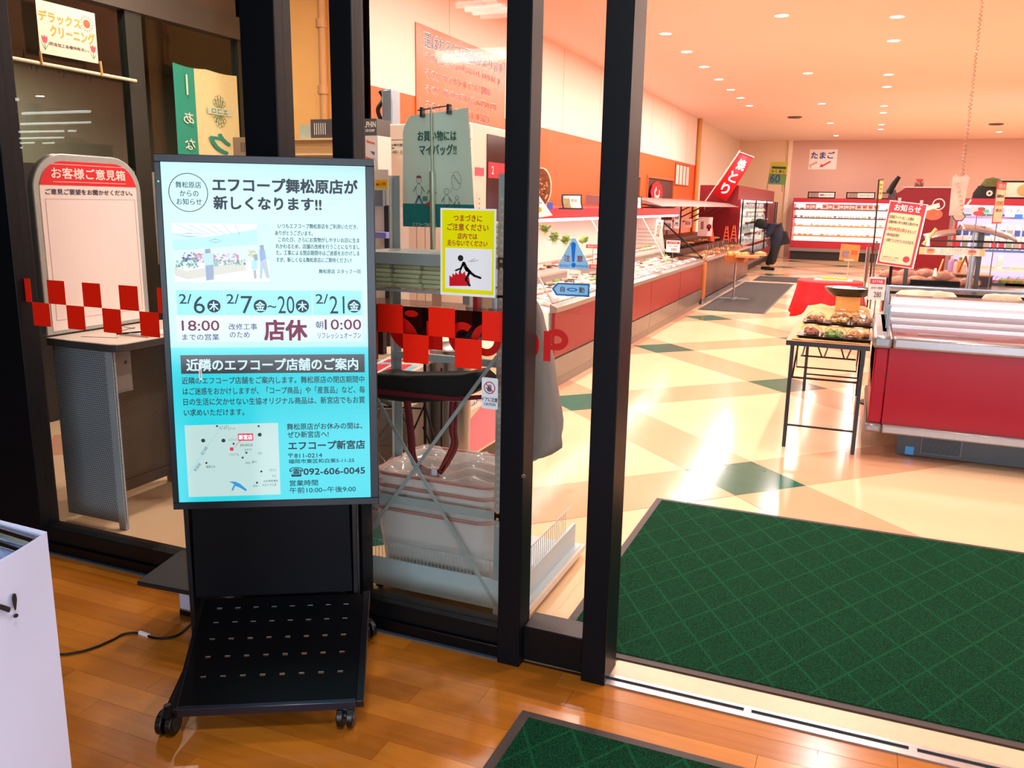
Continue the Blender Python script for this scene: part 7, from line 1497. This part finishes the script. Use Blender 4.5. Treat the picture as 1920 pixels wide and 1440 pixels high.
# display table with bread bags
def breads():
    y0, y1 = 8.9, 10.6; x0 = at(1640, 541, y=8.9).x; x1 = 3.2; z = .88
    T = thing('bread_table', 'dark display table of bagged breads behind the island freezer', 'table', (1.6, 9.6, 0)); mb = MB(); mb.box(x0, y0, z - .02, x1, y1, z); finish('dark_top', mb, M('4a403c', .25), T)
    mb = MB(); mb.box(x0, y0 - .01, z - .05, x1, y0, z); finish('front_edge', mb, BLACKM, T); mb = MB(); mb.box(x0 + .1, y0 + .04, 0, x1, y1, z - .05); finish('base_panel', mb, M('a88878', .5), T); mb = MB(); mb.box(x0 + .08, y0 + .02, z - .2, x1, y0 + .04, z - .05); finish('side_band', mb, M('6a4038', .5), T)
    mb = MB()
    for u in (1700, 1834): p = at(u, 500, y=9.4).x; mb.box(p - .02, 9.4, z, p + .02, 9.44, 1.5)
    zz = at(1800, 452, y=9.4).z; mb.tube([(x0 + .1, 9.38, zz), (x1, 9.38, zz)], .010, 6); zz2 = at(1800, 463, y=9.4).z; mb.tube([(x0 + .1, 9.38, zz2), (x1, 9.38, zz2)], .007, 6); finish('display_frame', mb, M('4c4440', .4, .4), T)
    # slanted grey post and curved hood top
    mb = MB(); a = at(1838, 420, y=9.5); b = at(1822, 530, y=9.5); mb.hexa([Vector((b.x - .05, 9.5, z)), Vector((b.x + .0, 9.5, z)), Vector((b.x, 9.56, z)), Vector((b.x - .05, 9.56, z))], [Vector((a.x - .05, 9.5, a.z)), Vector((a.x + .02, 9.5, a.z)), Vector((a.x + .02, 9.56, a.z)), Vector((a.x - .05, 9.56, a.z))]); finish('hood_post', mb, M('a89c98', .3, .4), T)
    a = at(1800, 427, y=9.5); b = at(1900, 437, y=9.5); mb = MB(); mb.grid(lambda i, j: Vector((a.x + (b.x - a.x) * i, 9.2 + .6 * j, a.z - .02 - .09 * i * i + .05 * math.sin(PI * j))), 12, 6); finish('curved_hood', mb, M('8c7c7c', .2, .3), T, solid=.012)
    mb = MB(); a = at(1735, 432, y=9.6); mb.grid(lambda i, j: Vector((a.x + .30 * i, 9.45 + .4 * j, a.z - .05 + .06 * math.sin(PI * .5 * i) - .04 * (1 - j))), 8, 4); finish('curved_hood', mb, M('857470', .2, .6), T, solid=.012)
    # bread bags
    rn = random.Random(9); k = 0; pts = []
    for u, v in ((1655, 524), (1686, 527), (1718, 527), (1753, 528), (1786, 530), (1815, 531), (1668, 516), (1700, 515), (1735, 514), (1768, 520)): pts.append(at(u, v + 4, z=z + .01 if v > 521 else z + .06))
    for k, p in enumerate(pts):
        t = thing('bread_bag', ('bagged pinkish bread loaf in the %s row on the dark display table' % ('front' if k < 6 else 'back')), 'bread', (p.x, p.y, p.z - .01), 0, 'bagged loaves, %s row of the dark table' % ('front' if k < 6 else 'back'))
        c = Vector((p.x, p.y, z + .002 if k < 6 else z + .055)); mb = MB(); mb.lathe([(.10, 0), (.112, .02), (.10, .055), (.06, .08), (.0001, .088)], c, 14, 1.0, .62); finish('loaf', mb, M('d8947c', .4, var=.3, scale=24), t)
        mb = MB(); mb.lathe([(.105, 0), (.12, .022), (.108, .064), (.066, .092), (.0001, .10)], c, 9, 1.05, .7); finish('clear_bag', mb, CLEAR, t, smooth=False)
    t = thing('loaf_riser', 'low black riser under the back row of bagged loaves', 'riser', (.9, 10.0, z)); mb = MB(); ys = min(p.y for p in pts[6:]) - .1; mb.box(pts[6].x - .15, ys, z, pts[9].x + .15, ys + .5, z + .053); finish('riser_box', mb, BLACKM, t)
    # wooden risers
    for (u0, u1, v0, v1, yy, lab) in ((1775, 1816, 516, 531, 10.1, 'brown wooden riser box left of the grey post on the dark table'), (1825, 1862, 517, 530, 10.0, 'brown wooden riser box right of the grey post on the dark table')):
        a = at(u0, v1, y=yy); b = at(u1, v0, y=yy); t = thing('wooden_riser', lab, 'riser', ((a.x + b.x) / 2, yy, z)); mb = MB(); mb.box(a.x, yy, z, b.x, yy + .45, z + .10); finish('riser_box', mb, M('42140c', .4), t)
        mb = MB(); mb.box(a.x - .01, yy - .01, z + .10, b.x + .01, yy + .46, z + .115); finish('riser_top', mb, M('d09070', .4), t)
    # easel
    t = thing('wooden_easel', 'small brown folding easel standing on the left riser', 'easel', (at(1812, 500, y=10.2).x, 10.2, z + .115)); mb = MB(); a = at(1811, 480, y=10.2)
    mb.tube([a, at(1796, 513, y=10.2)], .008, 5); mb.tube([a, at(1818, 515, y=10.3)], .008, 5); mb.tube([a, Vector((a.x + .05, 10.5, z + .116))], .006, 5); finish('easel_frame', mb, M('8a4428', .5), t)
    # jars and small cartons on the riser
    for u, h_, c_, cap, lab in ((1783, .16, 'b898d0', 'f0e8e8', 'lilac bottle on the left riser of the dark table'), (1790, .13, 'f0d8c8', 'e06868', 'cream bottle with a red cap on the left riser'), (1799, .15, 'f0a850', '5aa048', 'orange bottle with a green cap on the left riser'), (1806, .12, 'f2dccc', 'f2f2f2', 'small white jar on the left riser')):
        p = at(u, 505, y=10.3); t = thing('sauce_bottle', lab, 'bottle', (p.x, 10.3, z + .115)); mb = MB(); mb.lathe([(.032, 0), (.034, h_ * .7), (.014, h_ * .9)], (p.x, 10.3, z + .115), 12); finish('bottle_body', mb, M(c_, .3), t); mb = MB(); mb.lathe([(.016, h_ * .88), (.016, h_ * 1.05), (.0001, h_ * 1.06)], (p.x, 10.3, z + .115), 10); finish('cap', mb, M(cap, .4), t)
    # clear packs of salad at the right
    for k, (u, v) in enumerate(((1878, 528), (1905, 532), (1885, 514), (1908, 515), (1868, 512))):
        p = at(u, v + 3, z=z); t = thing('salad_box', 'clear box of green and brown salad at the right end of the dark table', 'food box', (p.x, min(p.y, 10.2), z), 0, 'salad boxes at the right end of the dark table'); c = Vector((p.x, min(p.y, 10.3), z + .001)); mb = MB(); mb.box(c.x - .12, c.y - .08, z, c.x + .12, c.y + .08, z + .025); finish('black_tray', mb, M('18140f', .3), t)
        mb = MB(); rn = random.Random(k)
        for q in range(9): mb.lathe([(.035, 0), (.03, .03), (.0001, .05)], (c.x + rn.uniform(-.08, .08), c.y + rn.uniform(-.05, .05), z + .025), 7)
        finish('salad', mb, M('b08848' if k % 2 else '9aa050', .5, var=.4, scale=40), t); mb = MB(); mb.grid(lambda a, b: Vector((c.x + (a - .5) * .24, c.y + (b - .5) * .16, z + .026 + (.07 if 0 < a < 1 and 0 < b < 1 else 0))), 6, 6); finish('clear_lid', mb, CLEAR, t)
    # clip-on banner strip
    f = FY(9.36); a = f.loc(1722, 484); b = f.loc(1848, 466); T = thing('picture_strip', 'pale paper strip with two painted cakes clipped under the display rail', 'sign', tuple(f.pt((a[0] + b[0]) / 2, a[1]))); zt = f.loc(1790, 465)[1]; zb_ = f.loc(1790, 479)[1]
    mb = MB(); rect(mb, f, a[0], zb_, b[0], zt, -.003, 0); finish('paper', mb, flat('fbe2d0', .4), T)
    for u, c_ in ((1745, 'e07848'), (1823, 'e04850')): q = f.loc(u, 473); mb = MB(); disc(mb, f, q[0], (zt + zb_) / 2 - .01, .038, 0, .001, 16, ry=.02); finish('cake_drawing', mb, flat('f0b060', .4), T); mb = MB(); disc(mb, f, q[0], (zt + zb_) / 2 + .008, .036, .001, .002, 16, ry=.014); finish('cake_drawing', mb, flat(c_, .4), T)
    mb = MB(); text(mb, f, 'おいしさできたて', f.loc(1763, 473)[0], f.loc(1803, 473)[0], (zt + zb_) / 2 - .025, (zt + zb_) / 2 + .03, .001, .0); finish('lettering', mb, flat('c09878', .5), T)
    mb = MB(); rect(mb, f, a[0], zb_, a[0] + .045, zt, 0, .001); rect(mb, f, b[0] - .045, zb_, b[0], zt, 0, .001); finish('yellow_end', mb, flat('f4c878', .4), T)
breads()
# notice board on a stand (お知らせ)
def oshirase():
    y = 7.76; f0 = FY(y); A = [Vector(f0.pt(*f0.loc(*p))) for p in ((1648, 493), (1718, 507), (1735, 381), (1663, 377))]
    U = (A[1] - A[0] + A[2] - A[3]); V = (A[3] - A[0] + A[2] - A[1]); W_ = U.length / 2; H_ = V.length / 2; c = sum(A, Vector()) / 4; U.normalize(); V = (V - U * V.dot(U)).normalized(); f = Fr(c - U * W_ / 2 - V * H_ / 2, U, V)
    T = thing('notice_board', 'red-bordered cream notice board dated January 29 clipped on a stand', 'sign', tuple(c)); mb = MB(); rect(mb, f, 0, 0, W_, H_, -.006, 0); finish('white_edge', mb, flat('fbeeee', .4), T)
    mb = MB(); rect(mb, f, .006, .006, W_ - .012, H_ - .006, 0, .001); finish('red_border', mb, M('e01826', .4, var=.01), T)
    mb = MB(); mb.prism(rrect(.018, .022, W_ - .03, H_ * .82, .018), f, .001, .002); finish('cream_field', mb, M('fad8a4', .4, var=.01), T)
    mb = MB(); text(mb, f, 'お知らせ', W_ * .16, W_ * .84, H_ * .855, H_ * .955, .002, .04); finish('lettering', mb, flat('fff0e8', .4), T)
    mb = MB()
    for s, a, b, v in (('お惣菜コーナーは、この度の', .08, .72, .755), ('店舗改修に伴う(事前工事)のため', .08, .86, .675), ('をもって', .63, .85, .56), ('一部の商品を除き', .08, .44, .48), ('一旦終了とさせていただきます。', .08, .87, .395)): text(mb, f, s, W_ * a, W_ * b, H_ * (v - .026), H_ * (v + .026), .003, .012)
    for s, a, b, v in (('お客様各位には、ご迷惑を', .12, .56, .13), ('おかけいたします。', .12, .5, .09)): text(mb, f, s, W_ * a, W_ * b, H_ * (v - .014), H_ * (v + .014), .003, 0)
    finish('lettering', mb, flat('5a4428', .5), T)
    mb = MB(); text(mb, f, '1月29日(水)', W_ * .07, W_ * .60, H_ * .53, H_ * .60, .003, .025); finish('lettering', mb, flat('d82c1c', .5), T)
    mb = MB(); disc(mb, f, W_ * .76, H_ * .13, .026, .002, .003, 20); finish('red_dot', mb, flat('d01c24', .4), T)
    mb = MB(); b = f.pt(W_ * .42, 0, -.01); p = at(1680, 512, y=y + .01); mb.tube([b, Vector((b.x, b.y, 1.0)), Vector((b.x - .0, b.y, .02))], .008, 6); mb.tube([Vector((b.x - .0, b.y, 1.0)), Vector((b.x, b.y, 1.18))], .013, 6); mb.lathe([(.14, 0), (.14, .012), (.02, .022)], (b.x, b.y, 0), 20); finish('stand_pole', mb, BLACKM, T)
    for u in (.25, .82): mb = MB(); q = f.pt(W_ * u, H_, .0); mb.box(q.x - .012, q.y - .012, q.z - .02, q.x + .012, q.y + .012, q.z + .028); finish('clip', mb, M('d8a8a8', .3), T, bevel=.004)
    # the same notice seen almost edge on at the right picture edge
    y = 7.76; f0 = FY(y); A = [Vector(f0.pt(*f0.loc(*p))) for p in ((1868, 415), (1880, 415), (1884, 347), (1866, 350))]; c = sum(A, Vector()) / 4; an = 1.2
    U = Vector((math.cos(an), math.sin(an), 0)); f = Fr(c - U * .14 + Vector((0, 0, -.155)), U, (0, 0, 1)); T = thing('notice_board', 'red and cream notice turned almost edge-on near the right picture edge', 'sign', tuple(c))
    mb = MB(); rect(mb, f, 0, 0, .26, .32, -.003, 0); finish('red_board', mb, M('e01826', .4), T); mb = MB(); rect(mb, f, .012, .012, .248, .262, 0, .001); finish('cream_field', mb, M('fad8a4', .4), T)
    mb = MB(); text(mb, f, 'お知らせ', .04, .22, .27, .31, .001, .03); finish('lettering', mb, flat('fff0e8', .4), T)
    mb = MB(); text(mb, f, '1月29日', .03, .22, .14, .175, .002, .02); finish('lettering', mb, flat('d84c1c', .5), T); mb = MB(); text(mb, f, '店舗改修のため', .03, .22, .2, .225, .002, .01); text(mb, f, '一旦終了します', .03, .22, .09, .115, .002, .01); finish('lettering', mb, flat('5a4428', .5), T)
    mb = MB(); mb.tube([c - Vector((0, -.01, .15)), Vector((c.x, c.y + .01, .99))], .004, 6); finish('stand_pole', mb, STEEL, T)
oshirase()
# coil cord hanging from the ceiling and the paper streamer it carries
y = 7.4; a = at(1846, -40, y=y); a.z = ZC; t_ = at(1804, 330, y=y); T = thing('coil_cord', 'long beige coiled cord hanging down from the ceiling', 'cord', (a.x, y, ZC)); mb = MB(); N = 420; A0 = at(1846, -40, y=y); d = (t_ - A0); top = A0 - d * ((A0.z - ZC) / d.z) if abs(d.z) > 0 else A0
top = A0 + d * ((ZC - A0.z) / d.z); dd = t_ - top
mb.tube([top + dd * (i / N) + Vector((.010 * math.cos(i * .95), .010 * math.sin(i * .95), 0)) for i in range(N + 1)], .0032, 4); finish('coil', mb, M('a87860', .5), T)
f = FY(y); A = [f.loc(*p) for p in ((1779, 404), (1804, 404), (1818, 331), (1786, 331))]; T = thing('paper_streamer', 'pinkish paper streamer with faint curved marks hanging at the end of the coiled cord', 'streamer', tuple(f.pt(*f.loc(1800, 365)))); mb = MB(); mb.grid(lambda i, j: f.pt(*[(A[0][q] * (1 - i) + A[1][q] * i) * (1 - j) + (A[3][q] * (1 - i) + A[2][q] * i) * j for q in (0, 1)], .004 * math.sin(8 * j)), 4, 12); finish('paper', mb, M('e8bca4', .6), T)
mb = MB()
for k in range(7): q = f.loc(1800 - (k - 3) * -1.6, 345 + 8 * k); seg(mb, f, q[0] - .012, q[1], q[0] + .012, q[1] + .006, .006, .008, .006)
finish('curved_mark', mb, flat('b08878', .5), T)
mb = MB()
for u in (1792, 1812): q = f.loc(u, 331); mb.add([f.pt(q[0] - .008, q[1] - .008, .004), f.pt(q[0] + .008, q[1] - .008, .004), f.pt(q[0] + .008, q[1] + .014, .004), f.pt(q[0] - .008, q[1] + .014, .004)], [(0, 1, 2, 3)])
finish('clip', mb, M('b8a090', .3), T)
# round red-clothed table
c = at(1556, 527, z=.70); cx, cy = c.x, c.y + .1; T = thing('round_table', 'round side table hidden under the red cloth', 'table', (cx, cy, 0)); mb = MB(); mb.lathe([(.40, .68), (.40, .695), (.0001, .696)], (cx, cy, 0), 32); finish('tabletop', mb, M('8a5a3c', .5), T); mb = MB(); mb.tube([(cx, cy, .02), (cx, cy, .68)], .03, 8); mb.lathe([(.25, 0), (.25, .02), (.03, .04)], (cx, cy, 0), 20); finish('pedestal', mb, BLACKM, T)
mb = MB(); mb2 = []; n = 96
def cl_(r, z, k): a = 2 * PI * k / n; w_ = 1 + (.07 * math.sin(11 * a) + .03 * math.sin(23 * a + 1)) * max(0, (.68 - z)) / .45; return Vector((cx + r * w_ * math.cos(a), cy + r * w_ * math.sin(a), z if z > .3 else z + .06 * math.sin(3 * a + .6)))
lv = [(.0001, .70), (.40, .70), (.415, .69), (.42, .6), (.44, .45), (.47, .27)]; vs = [cl_(r, z, k) for r, z in lv for k in range(n)]; mb.add(vs, [(i * n + k, i * n + (k + 1) % n, (i + 1) * n + (k + 1) % n, (i + 1) * n + k) for i in range(len(lv) - 1) for k in range(n)])
o = finish('tablecloth', mb, M('d00a1c', .7, var=.03), None, solid=.004); tag(o, 'bright red cloth draped in folds over the round table', 'tablecloth')
t = thing('sample_tray', 'pale tray with yellow samples lying on the red cloth', 'tray', (cx, cy, .705)); mb = MB(); mb.box(cx - .2, cy - .15, .703, cx + .28, cy + .1, .715); finish('tray', mb, M('f0c8b0', .4), t); mb = MB(); mb.box(cx - .1, cy - .05, .715, cx + .06, cy + .04, .745); mb.box(cx + .08, cy - .05, .715, cx + .2, cy + .04, .74); finish('samples', mb, M('f4b848', .5), t)
T, fr, W_, H_ = board(1593, 474, 31, 28, cy + .05, 'orange_card', 'orange picture card on a stem standing on the red-clothed table', 'f08038', lean=-.05)
mb = MB(); rect(mb, fr, -W_ * .4, -H_ * .3, -W_ * .02, H_ * .1, 0, .004); finish('picture', mb, M('8a7888', .4, var=.3, scale=20), T); mb = MB(); text(mb, fr, '試食', W_ * .1, W_ * .4, -H_ * .1, H_ * .2, .003, .02); finish('lettering', mb, flat('c85020', .4), T)
mb = MB(); o_ = fr.O; mb.tube([(o_.x, o_.y, .705), (o_.x, o_.y, o_.z - H_ / 2)], .006, 6); mb.box(o_.x - W_ * .25, o_.y - .02, o_.z - H_ * .5, o_.x + W_ * .25, o_.y, o_.z - H_ * .38); finish('stem', mb, M('e8b898', .4), T)
for v in (rrect,): pass
# tall pink translucent streamers beside the notice
f = FY(9.6); 
for k, (u0, u1, v0, v1, lab) in enumerate(((1617, 1633, 463, 540, 'tall pinkish film cover left of the notice board'), (1634, 1645, 455, 538, 'narrow pinkish film cover behind the notice board'))):
    a = f.loc(u0, v1); b = f.loc(u1, v0); t = thing('film_cover', lab, 'cover', (a[0], 9.6, a[1])); mb = MB(); mb.grid(lambda i, j: f.pt(a[0] + (b[0] - a[0]) * i, .9 + (b[1] - .9) * j, .03 * math.sin(i * 7 + j)), 6, 8); finish('film', mb, M('e4b4a8', .35, alpha=.85), t); mb = MB(); mb.tube([f.pt((a[0] + b[0]) / 2, 0, .02), f.pt((a[0] + b[0]) / 2, b[1] + .02, .02)], .008, 6); finish('pole', mb, STEEL, t)
# utensil (black leaning handle) on the cabinet end
y = 14.98; T = thing('leaning_display', 'dark-handled sloped display top leaning beside the red cabinet end', 'display', (at(1668, 360, y=y).x, y, 1.8)); mb = MB(); mb.tube([at(1686, 331, y=y), at(1676, 345, y=y), at(1666, 362, y=y)], [.03, .045, .05], 8); finish('handle', mb, BLACKM, T)
mb = MB(); mb.hexa([at(1664, 372, y=y), at(1680, 374, y=y), at(1680, 374, y=y + .3), at(1664, 372, y=y + .3)], [at(1667, 362, y=y), at(1680, 355, y=y), at(1680, 355, y=y + .3), at(1667, 362, y=y + .3)]); finish('clamp', mb, M('38201c', .4), T)
# dark red end panel of the cabinet row
y = 15.0; x0 = at(1679, 430, y=y).x; x1 = at(1779, 430, y=y).x; zt = at(1730, 352, y=y).z
T = thing('red_cabinet_end', 'big dark red end panel of the cabinet row with sloping corner', 'cabinet', ((x0 + x1) / 2, y, 0)); mb = MB(); f = FY(y); q = f.loc(1666, 365)[0]
mb.prism([(x0, 0), (x1, 0), (x1, zt), (x0 + .08, zt), (x0 - .05, zt - .1), (x0 - .02, zt - .25), (x0, zt - .28)], f, -.9, 0); finish('red_panel', mb, M('76060f', .4, var=.02, spec=.3), T)
mb = MB(); mb.box(x1, y - .0, 0, x1 + .05, y + .9, zt + .0); finish('grey_edge', mb, M('7a6a64', .4), T); mb = MB(); mb.box(x0 + .05, y - .01, zt, x1, y + .0, zt + .015); finish('top_trim', mb, M('b89c94', .3, .4), T)
mb = MB(); q0 = f.loc(1735, 412); q1 = f.loc(1765, 380); rect(mb, f, q0[0], q0[1], q1[0], q1[1], 0, .01)
mb = MB(); a = f.loc(1750, 402); disc(mb, f, a[0], a[1], .13, 0, .006, 24, ry=.09); p_ = finish('food_sticker', mb, M('d0683c', .4, var=.4, scale=16), T); mb = MB(); a = f.loc(1748, 388); seg(mb, f, a[0] - .12, a[1] - .04, a[0] + .1, a[1] + .03, .07, .008, .006); finish('white_ribbon', mb, flat('f4d8d0', .4), T); mb = MB(); a = f.loc(1760, 383); ring(mb, f, a[0], a[1], .09, .015, .007, 24); finish('white_outline', mb, flat('f4d0cc', .4), T)
t = thing('candy_jar', 'small clear jar with a red lid standing on the red cabinet end', 'jar', (at(1724, 350, y=y).x, y + .2, zt)); c = (at(1724, 350, y=y).x, y + .2, zt); mb = MB(); mb.lathe([(.055, 0), (.065, .03), (.065, .09), (.05, .11)], c, 16); finish('jar', mb, M('7a4438', .2), t); mb = MB(); mb.lathe([(.055, .11), (.055, .14), (.0001, .142)], c, 16); finish('lid', mb, M('e03828', .4), t)
# right multideck with dairy goods
YR = 17.0; xr0 = x1 + .25; HR = at(1850, 372, y=YR).z; Wr = 6.0
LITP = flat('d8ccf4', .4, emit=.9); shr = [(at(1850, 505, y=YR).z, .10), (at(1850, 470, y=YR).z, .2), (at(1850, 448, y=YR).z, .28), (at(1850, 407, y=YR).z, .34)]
T, trr = multideck('dairy_multideck', 'wide open chilled dairy cabinet with lilac-lit back at the right', xr0, YR, Wr, .95, HR, 0, shr, M('a80c28', .35), base_h=.45, canopy_h=.12, lit=LITP, strips=[WS, M('4a78c8', .4), WS, M('b8a0e8', .4)])
for i, (z, d0) in enumerate(shr):
    ks = [(('bottle', 'f8f4f2', 'e8e0e0'), ('pack', 'f8f0ea', 'e8d0c0')), (('bottle', 'f6f4f6', 'd03848'), ('bottle', 'f8f6f4', '8aa890'), ('bottle', 'f4e8dc', 'b0a090')), (('bottle', 'f8f8fa', '3c60b8'), ('bottle', 'f4f4f2', '9aa8a0')), (('cup', 'f8f8fc', '4a88d8'), ('pack', 'f8f8fc', '3c78d8'), ('pack', 'f4f8f8', '3ca870'))][i]
    fill(trr, 0, Wr * .75, z + .002, d0 + .08, ks, .115, 'on the %s shelf of the right dairy cabinet' % nm[(0, 1, 2, 4)[i]], 'dairy goods, %s shelf of the right cabinet' % nm[(0, 1, 2, 4)[i]], 1.15, skip=.05, rn=random.Random(5 + i))
for (u, w_, h_, c_, lab) in ((1845, 20, 14, 'fbf6f8', 'white card standing on the top dairy shelf left of the turned notice'), (1904, 28, 22, 'f8f8fc', 'wide white and blue card on the top dairy shelf right of the turned notice')):
    T_, fr, W_, H_ = board(u, 388 if w_ == 20 else 394, w_, h_, YR + .25, 'shelf_card', lab, c_, '牛乳', '8a90a8'); mb = MB(); rect(mb, fr, -W_ * .3 if w_ == 20 else 0, -H_ * .62, W_ * .4, -H_ * .28, 0, .005); finish('colour_band', mb, flat('3ca870' if w_ == 20 else '2c78e0', .4), T_)
# straw hat, happi cloth and framed card on top of that cabinet
c = at(1852, 371, y=YR + .3); c.z = HR; t = thing('festival_hat', 'green and yellow woven hat over a black happi cloth on the right cabinet', 'hat', (c.x, c.y, HR)); mb = MB(); mb.lathe([(.17, .20), (.18, .24), (.12, .34), (.0001, .37)], (c.x + .04, c.y, HR), 20, 1.0, .8); finish('hat', mb, M('5c6028', .7, var=.4, scale=40), t); mb = MB(); mb.lathe([(.25, 0), (.24, .1), (.17, .22), (.0001, .23)], (c.x, c.y, HR), 20, 1, .6); finish('black_cloth', mb, M('14100e', .8), t)
f = FY(c.y - .153); mb = MB()
for k in range(8): aa = 2 * PI * k / 8; disc(mb, f, c.x + .035 * math.cos(aa), HR + .09 + .035 * math.sin(aa), .018, 0, .004, 8)
finish('flower_crest', mb, flat('e8dcd4', .4), t)
a = at(1868, 371, y=YR + .3); T = thing('framed_card', 'long black-framed white card lying along the top of the right cabinet', 'frame', (a.x, YR + .3, HR)); mb = MB(); mb.box(a.x, YR + .3, HR, a.x + 1.4, YR + .34, HR + .31); finish('black_frame', mb, BLACKM, T); mb = MB(); mb.box(a.x + .05, YR + .29, HR + .03, a.x + 1.35, YR + .3, HR + .28); finish('card', mb, M('fbe6d0', .4), T); mb = MB(); disc(mb, FY(YR + .285), a.x + .42, HR + .15, .12, 0, .005, 18, ry=.1); finish('food_picture', mb, M('e8a868', .4), T)
# paddle fan and plush-like food cut-outs hung over the dark table
y = 9.0; f = FY(y); q = f.loc(1800, 390); T = thing('paddle_sign', 'hexagonal brown-edged food cut-out on a slanting white stick', 'sign', (q[0], y, q[1])); mb = MB(); q = f.loc(1798, 406); disc(mb, f, q[0], q[1], .058, -.004, 0, 6, ry=.05); finish('edge', mb, M('54302c', .5), T); mb = MB(); disc(mb, f, q[0], q[1], .048, 0, .003, 6, ry=.04); finish('picture', mb, M('d8a890', .4, var=.2, scale=30), T); mb = MB(); seg(mb, f, *f.loc(1804, 396), *f.loc(1821, 374), .016, .0, -.006); finish('stick', mb, M('f4dcc8', .4), T)
q = f.loc(1833, 396); T = thing('food_cutout', 'red and pink food cut-out beside the hexagonal sign', 'sign', (q[0], y, q[1])); mb = MB(); disc(mb, f, q[0] - .02, q[1] + .015, .05, -.004, 0, 18, ry=.03); finish('white_part', mb, M('f4d4cc', .4), T)
mb = MB(); disc(mb, f, q[0] + .03, q[1] + .02, .03, -.002, .004, 18, ry=.02); disc(mb, f, q[0] + .01, q[1] - .02, .045, -.002, .004, 18, ry=.022); finish('red_part', mb, M('c83838', .4), T); mb = MB(); mb.tube([(q[0], y + .01, q[1] - .02), (q[0], y + .01, .88)], .004, 5); finish('stick', mb, STEEL, T)
for u, v, lab in ((1746, 440, 'yellowish wooden scoop with a white clip on the display rail'), (1759, 497, 'pale wooden spoon standing upright left of the black riser')):
    y = 9.3; a = at(u, v, y=y); T = thing('wooden_scoop', lab, 'scoop', (a.x, y, a.z)); mb = MB(); mb.tube([a + Vector((-.06, 0, -.1)) if v < 450 else a + Vector((0, 0, -.12)), a + Vector((.04, 0, .06))], .018 if v < 450 else .008, 6); finish('scoop', mb, M('ecc078', .5), T); mb = MB(); mb.lathe([(.02, -.06), (.014, -.01), (.01, .02)], (a.x - .02, y - .02, a.z - .05), 8); finish('clip', mb, WHITE, T)
# small framed pole left of the red cabinet end (price pole)
y = 13.0; T = thing('sign_pole', 'thin dark pole carrying a narrow yellow vertical slip before the back cabinet', 'sign', (at(1645, 400, y=y).x, y, 0)); mb = MB(); mb.tube([at(1648, 337, y=y), at(1641, 430, y=y), Vector((at(1640, 440, y=y).x, y, 0))], .012, 6); mb.tube([at(1648, 337, y=y), at(1657, 336, y=y)], .008, 5); finish('pole', mb, M('2c1c18', .4), T)
f = FY(y); mb = MB(); q = f.loc(1651, 356); rect(mb, f, q[0] - .02, q[1] - .12, q[0] + .025, q[1] + .12, -.003, 0); finish('yellow_slip', mb, flat('ecc060', .4), T); mb = MB(); 
for i_, ch in enumerate('卵売場'): text(mb, f, ch, q[0] - .014, q[0] + .018, q[1] + .05 - i_ * .055, q[1] + .085 - i_ * .055, .002, .02)
finish('lettering', mb, flat('8a5a28', .5), T)
